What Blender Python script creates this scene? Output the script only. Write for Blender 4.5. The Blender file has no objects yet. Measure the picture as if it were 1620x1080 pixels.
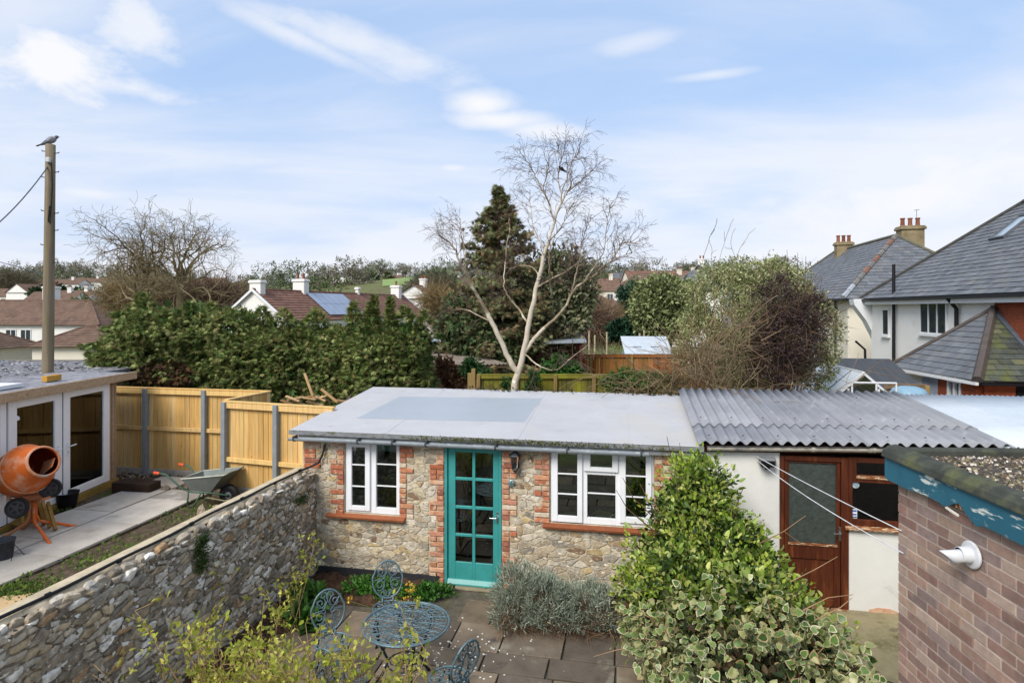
import bpy, math, random
import numpy as np
from mathutils import Vector, Matrix
random.seed(7)
R = math.radians
SC = bpy.context.scene
COL = SC.collection
# ------------------------------------------------------------------ camera
F = 950.0; CZ = 4.05; HY = 488.0            # focal length (px of a 1620 wide frame), eye height, horizon row
cam = bpy.data.cameras.new('camera'); camo = bpy.data.objects.new('camera', cam); COL.objects.link(camo)
camo.location = (0, 0, CZ); camo.rotation_euler = (R(90), 0, 0)
cam.sensor_width = 36; cam.lens = 36*F/1620; cam.shift_y = -(540-HY)/1620
cam.clip_start = .1; cam.clip_end = 4000
SC.camera = camo
# ------------------------------------------------------------------ sky, sun, exposure
SUN_EL, SUN_ROT = R(44), R(216)
w = bpy.data.worlds.new('World'); SC.world = w; w.use_nodes = True
def build_world():
    nt = w.node_tree; N = nt.nodes; L = nt.links; N.clear()
    out = N.new('ShaderNodeOutputWorld'); bg = N.new('ShaderNodeBackground'); bg.inputs[1].default_value = .1
    L.new(bg.outputs[0], out.inputs[0])
    sky = N.new('ShaderNodeTexSky'); sky.sky_type = 'NISHITA'; sky.sun_disc = False
    sky.sun_elevation = SUN_EL; sky.sun_rotation = SUN_ROT
    sky.air_density = 1.0; sky.dust_density = 1.6; sky.ozone_density = 1.5
    tc = N.new('ShaderNodeTexCoord')
    sep = N.new('ShaderNodeSeparateXYZ'); L.new(tc.outputs['Generated'], sep.inputs[0])
    def math_(op, a, b=None, clamp=False):
        n = N.new('ShaderNodeMath'); n.operation = op; n.use_clamp = clamp
        for i, v in enumerate((a, b)):
            if v is None: continue
            if isinstance(v, (int, float)): n.inputs[i].default_value = v
            else: L.new(v, n.inputs[i])
        return n.outputs[0]
    def maprange(v, a, b, c=0., d=1.):
        n = N.new('ShaderNodeMapRange'); n.interpolation_type = 'SMOOTHSTEP'
        L.new(v, n.inputs[0])
        for i, x in enumerate((a, b, c, d)): n.inputs[i+1].default_value = x
        return n.outputs[0]
    zc = math_('MAXIMUM', sep.outputs[2], 0.0)
    den = math_('ADD', zc, .16)
    u = math_('DIVIDE', sep.outputs[0], den); v = math_('DIVIDE', sep.outputs[1], den)
    cmb = N.new('ShaderNodeCombineXYZ'); L.new(u, cmb.inputs[0]); L.new(v, cmb.inputs[1])
    def noise(vec, scale, detail, rough, dist=0., mapping=None):
        if mapping:
            m = N.new('ShaderNodeMapping'); L.new(vec, m.inputs[0])
            m.inputs['Location'].default_value = mapping[0]; m.inputs['Rotation'].default_value = mapping[1]; m.inputs['Scale'].default_value = mapping[2]
            vec = m.outputs[0]
        n = N.new('ShaderNodeTexNoise'); L.new(vec, n.inputs['Vector'])
        n.inputs['Scale'].default_value = scale; n.inputs['Detail'].default_value = detail
        n.inputs['Roughness'].default_value = rough; n.inputs['Distortion'].default_value = dist
        return n.outputs[0]
    # wispy high cloud, stretched streaks on the cloud plane
    n1 = noise(cmb.outputs[0], 1.0, 7, .56, .5, ((3.1, 1.7, 0), (0, 0, R(14)), (.62, 1.25, 1)))
    n2 = noise(cmb.outputs[0], .42, 3, .5, .3, ((.4, 5.2, 0), (0, 0, R(-20)), (1, 1.3, 1)))
    wisp = maprange(math_('ADD', math_('MULTIPLY', n1, .62), math_('MULTIPLY', n2, .5)), .41, .72)
    # low banks of thin cloud near the horizon
    n3 = noise(tc.outputs['Generated'], 2.2, 6, .52, .4, ((0, 2.3, .4), (0, 0, 0), (1, 1, 5.5)))
    low = math_('MULTIPLY', maprange(n3, .34, .60), maprange(sep.outputs[2], .36, .06))
    # single clouds, each an ellipse of sky (direction, half sizes) with a ragged noise edge
    NZ = noise(tc.outputs['Generated'], 11., 5, .58, .25, ((3, 1, 0), (0, 0, 0), (1, 1, 1.9)))
    def cloud(px, py, hw, hh, soft, rag, tilt=0.):
        d = Vector(((px-810)/F, 1, (HY-py)/F)).normalized()
        e = Vector((d.y, -d.x, 0)).normalized(); t = e.cross(d)
        e, t = e*math.cos(tilt)+t*math.sin(tilt), t*math.cos(tilt)-e*math.sin(tilt)
        def dot(vv, s):
            n = N.new('ShaderNodeVectorMath'); n.operation = 'DOT_PRODUCT'; L.new(tc.outputs['Generated'], n.inputs[0])
            n.inputs[1].default_value = tuple(vv*(F/s)); return n.outputs['Value']
        a, b = dot(e, hw), dot(t, hh)
        fwd = dot(d, F)
        # flat base: squash below
        r2 = math_('ADD', math_('MULTIPLY', a, a), math_('MULTIPLY', b, b))
        r = math_('SQRT', r2)
        r = math_('ADD', r, math_('MULTIPLY', math_('SUBTRACT', NZ, .5), rag))
        m = maprange(r, 1.0, 1.0-soft)
        return math_('MULTIPLY', m, maprange(fwd, 0., .3))
    def screen(a, b): return math_('MAXIMUM', a, b)
    big = None
    for args, k in (((765, 165, 80, 34, 1., .8), 1.), ((790, 190, 120, 26, .95, .7), .95), ((860, 208, 120, 26, 1., .8, -.12), .85), ((716, 266, 52, 14, 1., .5), .8),
                    ((60, 100, 150, 52, .9, 2.0), 1.), ((215, 45, 80, 46, 1., 2.2, -.6), .8), ((210, 140, 150, 26, 1., 1.8), .85),
                    ((470, 60, 190, 24, 1., 1.0, -.3), .7), ((140, 306, 80, 15, .95, .5), .75), ((1125, 119, 90, 12, .95, .6), .6),
                    ((1500, 300, 520, 120, 1., 1.1, .17), .95), ((1250, 400, 500, 60, 1., 1.0, .05), .8), ((560, 70, 260, 40, 1., 1.3, -.2), .7), ((900, 330, 320, 45, 1., 1.0), .7), ((280, 246, 60, 7, .95, .5), .5), ((1000, 70, 100, 26, 1., .9, .1), .55)):
        c = math_('MULTIPLY', cloud(*args), k)
        big = c if big is None else screen(big, c)
    mask = screen(screen(math_('MULTIPLY', wisp, .78), math_('MULTIPLY', low, .75)), big)
    haze = maprange(sep.outputs[2], .34, -.02, .0, .6)
    # colours (before the .1 strength)
    tint = N.new('ShaderNodeMix'); tint.data_type = 'RGBA'; tint.blend_type = 'MIX'
    sc = N.new('ShaderNodeVectorMath'); sc.operation = 'MULTIPLY'; L.new(sky.outputs[0], sc.inputs[0]); sc.inputs[1].default_value = (1.0, 1.0, 1.0)
    base = N.new('ShaderNodeMix'); base.data_type = 'RGBA'; base.inputs[0].default_value = .75
    L.new(sc.outputs[0], base.inputs[6]); base.inputs[7].default_value = (2.8, 3.95, 5.95, 1)
    L.new(base.outputs[2], tint.inputs[6]); L.new(haze, tint.inputs[0]); tint.inputs[7].default_value = (4.6, 4.85, 5.65, 1)
    mx = N.new('ShaderNodeMix'); mx.data_type = 'RGBA'; L.new(mask, mx.inputs[0])
    L.new(tint.outputs[2], mx.inputs[6]); mx.inputs[7].default_value = (5.5, 5.55, 5.75, 1)
    L.new(mx.outputs[2], bg.inputs[0])
build_world()
w.cycles.sampling_method = 'MANUAL'; w.cycles.sample_map_resolution = 512
sun = bpy.data.lights.new('sun', 'SUN'); sun.energy = 2.3; sun.angle = R(28); sun.color = (1, .95, .88)
suno = bpy.data.objects.new('sun', sun); COL.objects.link(suno)
sd = Vector((math.sin(SUN_ROT)*math.cos(SUN_EL), math.cos(SUN_ROT)*math.cos(SUN_EL), math.sin(SUN_EL)))
suno.rotation_euler = sd.to_track_quat('Z', 'Y').to_euler(); suno.location = sd*60
vs = SC.view_settings; vs.view_transform = 'Standard'; vs.look = 'None'; vs.exposure = 0.8; vs.gamma = 1
SC.render.engine = 'CYCLES'
SC.cycles.max_bounces = 6; SC.cycles.transparent_max_bounces = 12
# ------------------------------------------------------------------ helpers
def P(px, py, Y): return Vector(((px-810)/F*Y, Y, CZ-(py-HY)/F*Y))
def G(px, py, z):
    Y = (CZ-z)*F/(py-HY); return Vector(((px-810)/F*Y, Y, z))
def hx(s):
    c = [int(s[i:i+2], 16)/255 for i in (0, 2, 4)]
    return tuple((x/12.92 if x <= .04045 else ((x+.055)/1.055)**2.4) for x in c)+(1,)
_m = {}
def mat(name, pal, var=.25, scale=5., detail=5, rough=.8, bump=.0, bscale=40., isl=False, metal=0., spec=.3, stretch=(1, 1, 1), ov=(), transl=0., jit=.0, coat=0.):
    """palette picked per object (or per island), broken up by noise; ov = [(hex, scale, lo, hi, stretch)] stains, moss, lichen"""
    if name in _m: return _m[name]
    m = bpy.data.materials.new(name); _m[name] = m; m.use_nodes = True
    nt = m.node_tree; N = nt.nodes; L = nt.links; b = N['Principled BSDF']
    geo = N.new('ShaderNodeNewGeometry')
    if isl: rnd = geo.outputs['Random Per Island']
    else: rnd = N.new('ShaderNodeObjectInfo').outputs['Random']
    def noise(sc, dt, st=(1, 1, 1)):
        mp = N.new('ShaderNodeMapping'); L.new(geo.outputs['Position'], mp.inputs[0]); mp.inputs['Scale'].default_value = st
        n = N.new('ShaderNodeTexNoise'); L.new(mp.outputs[0], n.inputs['Vector']); n.inputs['Scale'].default_value = sc
        n.inputs['Detail'].default_value = dt; n.inputs['Roughness'].default_value = .6
        return n.outputs[0]
    if isinstance(pal, str): pal = [pal]
    if len(pal) == 1:
        rgb = N.new('ShaderNodeRGB'); rgb.outputs[0].default_value = hx(pal[0]); col = rgb.outputs[0]
    else:
        rp = N.new('ShaderNodeValToRGB'); rp.color_ramp.interpolation = 'CONSTANT' if not jit else 'LINEAR'
        el = rp.color_ramp.elements
        while len(el) < len(pal): el.new(.5)
        for i, c in enumerate(pal): el[i].position = i/len(pal); el[i].color = hx(c)
        L.new(rnd, rp.inputs[0]); col = rp.outputs[0]
    mr = N.new('ShaderNodeMapRange'); L.new(noise(scale, detail, stretch), mr.inputs[0])
    mr.inputs[1].default_value = .3; mr.inputs[2].default_value = .7; mr.inputs[3].default_value = 1-var; mr.inputs[4].default_value = 1+var
    vm = N.new('ShaderNodeVectorMath'); vm.operation = 'SCALE'; L.new(col, vm.inputs[0]); L.new(mr.outputs[0], vm.inputs['Scale']); col = vm.outputs[0]
    if len(pal) > 1 or jit:      # a little brightness change from piece to piece
        m2 = N.new('ShaderNodeMath'); m2.operation = 'MULTIPLY'; L.new(rnd, m2.inputs[0]); m2.inputs[1].default_value = 37.7
        m3 = N.new('ShaderNodeMath'); m3.operation = 'FRACT'; L.new(m2.outputs[0], m3.inputs[0])
        m4 = N.new('ShaderNodeMapRange'); L.new(m3.outputs[0], m4.inputs[0]); j = jit or .15
        m4.inputs[3].default_value = 1-j; m4.inputs[4].default_value = 1+j
        v2 = N.new('ShaderNodeVectorMath'); v2.operation = 'SCALE'; L.new(col, v2.inputs[0]); L.new(m4.outputs[0], v2.inputs['Scale']); col = v2.outputs[0]
    for o in ov:
        st = o[4] if len(o) > 4 else (1, 1, 1)
        m5 = N.new('ShaderNodeMapRange'); L.new(noise(o[1], 6, st), m5.inputs[0]); m5.inputs[1].default_value = o[2]; m5.inputs[2].default_value = o[3]
        mx = N.new('ShaderNodeMix'); mx.data_type = 'RGBA'; L.new(m5.outputs[0], mx.inputs[0]); L.new(col, mx.inputs[6]); mx.inputs[7].default_value = hx(o[0]); col = mx.outputs[2]
    L.new(col, b.inputs['Base Color'])
    b.inputs['Roughness'].default_value = rough; b.inputs['Metallic'].default_value = metal
    b.inputs['Specular IOR Level'].default_value = spec
    if coat: b.inputs['Coat Weight'].default_value = coat; b.inputs['Coat Roughness'].default_value = .15
    if bump:
        bp = N.new('ShaderNodeBump'); bp.inputs['Strength'].default_value = 1.; bp.inputs['Distance'].default_value = bump
        L.new(noise(bscale, 6, stretch), bp.inputs['Height']); L.new(bp.outputs[0], b.inputs['Normal'])
    if transl:
        tr = N.new('ShaderNodeBsdfTranslucent'); L.new(col, tr.inputs[0]); ms = N.new('ShaderNodeMixShader'); ms.inputs[0].default_value = transl
        L.new(b.outputs[0], ms.inputs[1]); L.new(tr.outputs[0], ms.inputs[2]); L.new(ms.outputs[0], N['Material Output'].inputs[0])
    return m
def glass(name, tint='9fb0ae', refl=.9, bump=0., bscale=30., rough=.02, base=.04):
    if name in _m: return _m[name]
    m = bpy.data.materials.new(name); _m[name] = m; m.use_nodes = True
    nt = m.node_tree; N = nt.nodes; L = nt.links; N.remove(N['Principled BSDF'])
    t = N.new('ShaderNodeBsdfTransparent'); t.inputs[0].default_value = hx(tint)
    g = N.new('ShaderNodeBsdfGlossy'); g.inputs['Roughness'].default_value = rough; g.inputs[0].default_value = (refl, refl, refl, 1)
    fr = N.new('ShaderNodeFresnel'); fr.inputs[0].default_value = 1.5
    ad = N.new('ShaderNodeMath'); ad.operation = 'ADD'; ad.use_clamp = True; ad.inputs[1].default_value = base; L.new(fr.outputs[0], ad.inputs[0])
    if bump:
        geo = N.new('ShaderNodeNewGeometry'); n = N.new('ShaderNodeTexNoise'); L.new(geo.outputs['Position'], n.inputs['Vector']); n.inputs['Scale'].default_value = bscale
        n.inputs['Detail'].default_value = 1
        bp = N.new('ShaderNodeBump'); bp.inputs['Distance'].default_value = bump; L.new(n.outputs[0], bp.inputs['Height']); L.new(bp.outputs[0], g.inputs['Normal'])
    ms = N.new('ShaderNodeMixShader'); L.new(ad.outputs[0], ms.inputs[0]); L.new(t.outputs[0], ms.inputs[1]); L.new(g.outputs[0], ms.inputs[2])
    L.new(ms.outputs[0], N['Material Output'].inputs[0]); return m

def link(o, parent=None):
    COL.objects.link(o)
    if parent is not None: o.parent = parent
    return o
def tag(o, label, cat, group=None):
    o['label'] = label; o['category'] = cat
    if group: o['group'] = group
    return o
def thing(name, label, cat, loc=(0, 0, 0), rz=0., group=None):
    o = bpy.data.objects.new(name, None); o.location = loc; o.rotation_euler = (0, 0, rz); o.empty_display_size = .2
    link(o); return tag(o, label, cat, group)
def kids(o): return [c for c in bpy.data.objects if c.parent == o]
def copy_tree(o, parent=None):
    ch = kids(o); c = o.copy(); link(c, parent)
    for k in ch: copy_tree(k, c)
    return c
def struct(o): o['kind'] = 'structure'; return o
def stuff(o): o['kind'] = 'stuff'; return o

class MB:
    def __init__(s, M=None): s.v = []; s.f = []; s.mi = []; s.M = M
    def add(s, vs, fs, mi=0, M=None):
        n = len(s.v)
        for p in vs:
            p = Vector(p)
            if M is not None: p = M @ p
            if s.M is not None: p = s.M @ p
            s.v.append(p)
        for f in fs: s.f.append([i+n for i in f]); s.mi.append(mi)
        return s
    def box(s, x0, x1, y0, y1, z0, z1, mi=0, M=None):
        vs = [(x0, y0, z0), (x1, y0, z0), (x1, y1, z0), (x0, y1, z0), (x0, y0, z1), (x1, y0, z1), (x1, y1, z1), (x0, y1, z1)]
        return s.add(vs, [(0, 3, 2, 1), (4, 5, 6, 7), (0, 1, 5, 4), (1, 2, 6, 5), (2, 3, 7, 6), (3, 0, 4, 7)], mi, M)
    def bar(s, a, b, wd, ht, up=(0, 0, 1), mi=0):
        a = Vector(a); b = Vector(b); d = (b-a); l = d.length; d.normalize(); up = Vector(up)
        if abs(d.dot(up)) > .98: up = Vector((0, 1, 0))
        x = d.cross(up).normalized(); u = x.cross(d)
        M = Matrix((x, d, u)).transposed().to_4x4(); M.translation = a
        return s.box(-wd/2, wd/2, 0, l, -ht/2, ht/2, mi, M)
    def tube(s, pts, r, n=6, cap=True, mi=0, closed=False):
        pts = [Vector(p) for p in pts]; k = len(pts)
        if isinstance(r, (int, float)): r = [r]*k
        vs = []; fs = []; prev = None
        for i, p in enumerate(pts):
            if closed: t = pts[(i+1) % k]-pts[i-1]
            else: t = pts[min(i+1, k-1)]-pts[max(i-1, 0)]
            if t.length < 1e-9: t = Vector((0, 0, 1))
            t.normalize()
            if prev is None:
                a = Vector((0, 0, 1)) if abs(t.z) < .9 else Vector((1, 0, 0)); x = t.cross(a).normalized()
            else:
                x = prev-t*prev.dot(t)
                x = x.normalized() if x.length > 1e-6 else t.orthogonal().normalized()
            prev = x; y = t.cross(x)
            for j in range(n):
                a = 2*math.pi*j/n; vs.append(p+(x*math.cos(a)+y*math.sin(a))*r[i])
        m = k if closed else k-1
        for i in range(m):
            i2 = (i+1) % k
            for j in range(n):
                j2 = (j+1) % n; fs.append((i*n+j, i*n+j2, i2*n+j2, i2*n+j))
        if cap and not closed and n > 2:
            fs.append(tuple(range(n-1, -1, -1))); fs.append(tuple((k-1)*n+j for j in range(n)))
        return s.add(vs, fs, mi)
    def lathe(s, prof, n=16, M=None, mi=0, cap=True):
        vs = []; fs = []
        for r, z in prof:
            for j in range(n):
                a = 2*math.pi*j/n; vs.append((r*math.cos(a), r*math.sin(a), z))
        for i in range(len(prof)-1):
            for j in range(n):
                j2 = (j+1) % n; fs.append((i*n+j, i*n+j2, (i+1)*n+j2, (i+1)*n+j))
        if cap:
            fs.append(tuple(range(n-1, -1, -1))); q = (len(prof)-1)*n; fs.append(tuple(q+j for j in range(n)))
        return s.add(vs, fs, mi, M)
    def prism(s, poly, z0, z1, mi=0, M=None):
        k = len(poly); vs = [(x, y, z0) for x, y in poly]+[(x, y, z1) for x, y in poly]
        fs = [tuple(range(k-1, -1, -1)), tuple(range(k, 2*k))]+[(i, (i+1) % k, (i+1) % k+k, i+k) for i in range(k)]
        return s.add(vs, fs, mi, M)
    def slab(s, quad, th, mi=0):
        """thick sheet: quad of 3-d points, thickness straight down its normal"""
        q = [Vector(p) for p in quad]; n = (q[1]-q[0]).cross(q[2]-q[0]).normalized()
        k = len(q); vs = q+[p-n*th for p in q]
        fs = [tuple(range(k)), tuple(range(2*k-1, k-1, -1))]+[(i, i+k, (i+1) % k+k, (i+1) % k) for i in range(k)]
        return s.add(vs, fs, mi)
    def mesh(s, name, mats, smooth=False):
        me = bpy.data.meshes.new(name); me.from_pydata([tuple(p) for p in s.v], [], s.f)
        if not isinstance(mats, (list, tuple)): mats = [mats]
        for m in mats: me.materials.append(m)
        if len(mats) > 1: me.polygons.foreach_set('material_index', s.mi)
        if smooth: me.polygons.foreach_set('use_smooth', [True]*len(s.f))
        me.update(); return me
    def build(s, name, mats, parent=None, smooth=False, world=False, bevel=0., loc=None, rot=None, seg=1):
        if world and parent is not None:
            pl = Matrix.Translation(parent.location) @ parent.rotation_euler.to_matrix().to_4x4()
            inv = pl.inverted(); s.v = [inv @ p for p in s.v]
        o = bpy.data.objects.new(name, s.mesh(name, mats, smooth)); link(o, parent)
        if loc is not None: o.location = loc
        if rot is not None: o.rotation_euler = rot
        if bevel:
            md = o.modifiers.new('bevel', 'BEVEL'); md.width = bevel; md.segments = seg; md.limit_method = 'ANGLE'; md.angle_limit = R(40)
        return o
def inst(name, me, parent, loc, rot=(0, 0, 0), scale=(1, 1, 1)):
    o = bpy.data.objects.new(name, me); o.location = loc; o.rotation_euler = rot; o.scale = scale; return link(o, parent)

# ---- polygons in the plane
def clip_half(poly, nx, ny, c):
    """keep nx*x+ny*y <= c"""
    out = []; k = len(poly)
    for i in range(k):
        a = poly[i]; b = poly[(i+1) % k]; da = nx*a[0]+ny*a[1]-c; db = nx*b[0]+ny*b[1]-c
        if da <= 0: out.append(a)
        if (da < 0 < db) or (db < 0 < da):
            t = da/(da-db); out.append((a[0]+(b[0]-a[0])*t, a[1]+(b[1]-a[1])*t))
    return out
def area(p): return .5*sum(p[i][0]*p[(i+1) % len(p)][1]-p[(i+1) % len(p)][0]*p[i][1] for i in range(len(p)))
def clip_convex(poly, cv):
    for i in range(len(cv)):
        a = cv[i]; b = cv[(i+1) % len(cv)]; nx, ny = b[1]-a[1], -(b[0]-a[0])
        poly = clip_half(poly, nx, ny, nx*a[0]+ny*a[1])
        if len(poly) < 3: return []
    return poly
def cut_rects(poly, rects):
    for (x0, x1, y0, y1) in rects:
        if max(p[0] for p in poly) <= x0 or min(p[0] for p in poly) >= x1 or max(p[1] for p in poly) <= y0 or min(p[1] for p in poly) >= y1: continue
        best = []
        for h in ((1, 0, x0), (-1, 0, -x1), (0, 1, y0), (0, -1, -y1)):
            q = clip_half(poly, *h)
            if len(q) >= 3 and (not best or abs(area(q)) > abs(area(best))): best = q
        poly = best
        if len(poly) < 3: return []
    return poly
def inset(poly, d):
    if area(poly) < 0: poly = poly[::-1]
    q = poly
    for i in range(len(poly)):
        a = poly[i]; b = poly[(i+1) % len(poly)]; nx, ny = b[1]-a[1], -(b[0]-a[0]); l = math.hypot(nx, ny)
        if l < 1e-6: continue
        nx /= l; ny /= l; q = clip_half(q, nx, ny, nx*a[0]+ny*a[1]-d)
        if len(q) < 3: return []
    return q
def chaikin(p, k=.25):
    o = []
    for i in range(len(p)):
        a = p[i]; b = p[(i+1) % len(p)]
        o.append((a[0]*(1-k)+b[0]*k, a[1]*(1-k)+b[1]*k)); o.append((a[0]*k+b[0]*(1-k), a[1]*k+b[1]*(1-k)))
    return o
def voronoi(x0, x1, y0, y1, sx, sy, rng, drop=.12):
    """convex cells of jittered sites; sx, sy = mean stone size"""
    pts = []; j = 0; y = y0-sy
    while y < y1+sy:
        x = x0-sx+(j % 2)*sx*.5
        while x < x1+sx:
            if rng.random() > drop: pts.append((x+rng.uniform(-.42, .42)*sx, y+rng.uniform(-.42, .42)*sy))
            x += sx
        y += sy; j += 1
    A = np.array(pts); an = sx/sy; out = []
    for i, (x, y) in enumerate(pts):
        if not (x0-sx*.4 < x < x1+sx*.4 and y0-sy*.4 < y < y1+sy*.4): continue
        d = (A[:, 0]-x)**2+((A[:, 1]-y)*an)**2; idx = np.argsort(d)[1:22]
        poly = [(x-sx*1.6, y-sy*1.6), (x+sx*1.6, y-sy*1.6), (x+sx*1.6, y+sy*1.6), (x-sx*1.6, y+sy*1.6)]
        for k in idx:
            dx = A[k, 0]-x; dy = (A[k, 1]-y)*an*an
            mx = (A[k, 0]+x)/2; my = (A[k, 1]+y)/2
            poly = clip_half(poly, dx, dy, dx*mx+dy*my)
            if len(poly) < 3: break
        if len(poly) < 3: continue
        poly = clip_convex(poly, [(x0, y0), (x1, y0), (x1, y1), (x0, y1)])
        if len(poly) >= 3: out.append(poly)
    return out
def stone_verts(poly, h, rng, back=.02, rough=False):
    """rounded stone on an x-z wall facing -y: returns centre, verts (local), faces"""
    p = list(poly) if rough else chaikin(poly, .2)
    if rough and len(p) < 7: p = chaikin(p, .12)
    if len(p) > 14: p = p[::2] if len(p) > 20 else p
    cx = sum(a[0] for a in p)/len(p); cy = sum(a[1] for a in p)/len(p); k = len(p)
    vs = []; tz_ = .16 if rough is True else .05; tx, tz = rng.uniform(-tz_, tz_), rng.uniform(-tz_, tz_)
    for (s, d) in ((1., -back), (.99, h*.4), (.78 if rough is True else .87, h)):
        for (x, y) in p:
            jx = 1+rng.uniform(-.05, .05)
            lx, ly = (x-cx)*s*jx, (y-cy)*s*jx
            vs.append((lx, -(d+(tx*lx+tz*ly)*(1 if d > 0 else 0)*.9), ly))
    vs.append((rng.uniform(-.01, .01), -h*(1.15 if rough is True else 1.04), 0))
    fs = []
    for r in range(2):
        for i in range(k): j = (i+1) % k; fs.append((r*k+i, r*k+j, (r+1)*k+j, (r+1)*k+i))
    for i in range(k): fs.append((2*k+i, 2*k+(i+1) % k, 3*k))
    return (cx, cy), vs, fs
def lay_stones(parent, cells, blocked, m, mst, gap, h, rng, limit=300, key=None, name='stone', rough=False):
    """300 largest stones as objects, the rest joined"""
    todo = []
    for c in cells:
        c = cut_rects(c, blocked) if blocked else c
        if len(c) < 3: continue
        c = inset(c, gap*rng.uniform(.7, 1.5))
        if len(c) < 3 or abs(area(c)) < .0012: continue
        todo.append(c)
    todo.sort(key=key or (lambda c: -abs(area(c))))
    rest = MB()
    for i, c in enumerate(todo):
        (cx, cy), vs, fs = stone_verts(c, h*rng.uniform(.6, 1.4), rng, rough=rough)
        if i < limit: MB().add(vs, fs).build(name, m, parent, loc=(cx, 0, cy), smooth=not rough)
        else: rest.add([(v[0]+cx, v[1], v[2]+cy) for v in vs], fs)
    if rest.v: stuff(rest.build('small_stones', mst, parent, smooth=not rough))
def wall_holes(mb, x0, x1, z0, z1, y0, y1, holes, mi=0):
    xs = sorted({x0, x1, *[h[0] for h in holes], *[h[1] for h in holes]}); zs = sorted({z0, z1, *[h[2] for h in holes], *[h[3] for h in holes]})
    xs = [x for x in xs if x0 <= x <= x1]; zs = [z for z in zs if z0 <= z <= z1]
    for i in range(len(xs)-1):
        run = None
        for j in range(len(zs)-1):
            mx, mz = (xs[i]+xs[i+1])/2, (zs[j]+zs[j+1])/2
            inside = any(h[0] < mx < h[1] and h[2] < mz < h[3] for h in holes)
            if not inside: run = (run[0], zs[j+1]) if run else (zs[j], zs[j+1])
            if inside or j == len(zs)-2:
                if run: mb.box(xs[i], xs[i+1], y0, y1, run[0], run[1], mi)
                run = None
    return mb
# ---- foliage
def np_mesh(name, V, tmpl_f, k, n, mats, tmpl_mi=None, parent=None, smooth=False):
    """n copies of a template with k verts; V is (n*k,3)"""
    lens = np.array([len(f) for f in tmpl_f]); flat = np.concatenate([np.array(f) for f in tmpl_f])
    idx = (flat[None, :]+np.arange(n)[:, None]*k).ravel(); ll = np.tile(lens, n)
    me = bpy.data.meshes.new(name); me.vertices.add(n*k); me.vertices.foreach_set('co', V.astype(np.float32).ravel())
    me.loops.add(len(idx)); me.loops.foreach_set('vertex_index', idx.astype(np.int32))
    me.polygons.add(len(ll)); st = np.concatenate(([0], np.cumsum(ll)[:-1])); me.polygons.foreach_set('loop_start', st.astype(np.int32)); me.polygons.foreach_set('loop_total', ll.astype(np.int32))
    if not isinstance(mats, (list, tuple)): mats = [mats]
    for m in mats: me.materials.append(m)
    if tmpl_mi is not None: me.polygons.foreach_set('material_index', np.tile(np.array(tmpl_mi, dtype=np.int32), n))
    me.update(calc_edges=True)
    o = bpy.data.objects.new(name, me); link(o, parent); return o
LEAF = (np.array([(0, 0, 0), (-.5, .45, .12), (0, 1, -.05), (.5, .45, .12)], float)*np.array([.55, 1, 1]), [(0, 3, 2, 1)], None)
LEAF6 = (np.array([(0, 0, 0), (-.26, .3, .08), (-.2, .72, .05), (0, 1, -.08), (.2, .72, .05), (.26, .3, .08), (0, .45, -.03)], float), [(0, 6, 1), (1, 6, 2), (2, 6, 3), (3, 6, 4), (4, 6, 5), (5, 6, 0)], None)
TWIG = (np.array([(-.012, 0, 0), (.012, 0, 0), (.03, .5, .06), (.0, 1, 0), (.015, .5, .06)], float), [(0, 1, 2, 4), (4, 2, 3)], None)
_sv = [(0, 0, 0)]; _sf = []
for _a, _l in ((-62, .55), (-40, .75), (-20, .9), (0, 1.1), (18, .92), (38, .78), (60, .58)):
    _c, _s = math.cos(R(_a)), math.sin(R(_a)); _k = len(_sv); _sv += [(_s*_l*.45-_c*.07, _c*_l*.45+_s*.07, .05), (_s*_l, _c*_l, -.10), (_s*_l*.45+_c*.07, _c*_l*.45-_s*.07, .05)]; _sf.append((0, _k+2, _k+1, _k))
FAN = (np.array(_sv, float), _sf, None); FAN5 = (np.array(_sv[:1]+_sv[4:19], float), [tuple(0 if i == 0 else i-3 for i in f) for f in _sf[1:6]], None)
SPRAY = (np.array([(0, 0, 0), (-.10, .3, .02), (-.34, .62, -.04), (-.10, .6, .03), (-.16, .95, -.06), (0, .78, .03), (.05, 1.08, -.05), (.10, .6, .03), (.36, .66, -.04), (.10, .3, .02)], float),
         [(0, 9, 1), (1, 9, 7, 3), (1, 3, 2), (3, 7, 5), (3, 5, 4), (5, 7, 6), (7, 9, 8)], None)
def basis(tip, nor):
    t = tip/np.maximum(np.linalg.norm(tip, axis=1, keepdims=True), 1e-9)
    n = nor-t*(nor*t).sum(1, keepdims=True); n /= np.maximum(np.linalg.norm(n, axis=1, keepdims=True), 1e-9)
    return np.cross(t, n), t, n
def leaves(name, m, parent, pts, out, size, tmpl=LEAF, seed=1, wild=.7, droop=.0, up=.5, svar=.35):
    rg = np.random.default_rng(seed); n = len(pts); V, fs, mi = tmpl
    tip = out+rg.normal(0, wild, (n, 3)); tip[:, 2] -= droop
    nor = rg.normal(0, .6, (n, 3)); nor[:, 2] += up; nor += out*.6
    x, t, nn = basis(tip, nor); s = (size*(1+rg.uniform(-svar, svar, n)))[:, None, None]
    W = pts[:, None, :]+s*(V[None, :, 0:1]*x[:, None]+V[None, :, 1:2]*t[:, None]+V[None, :, 2:3]*nn[:, None])
    off = np.array(parent.location) if parent is not None else 0
    return stuff(np_mesh(name, (W-off).reshape(-1, 3), fs, len(V), n, m, mi, parent))
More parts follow.
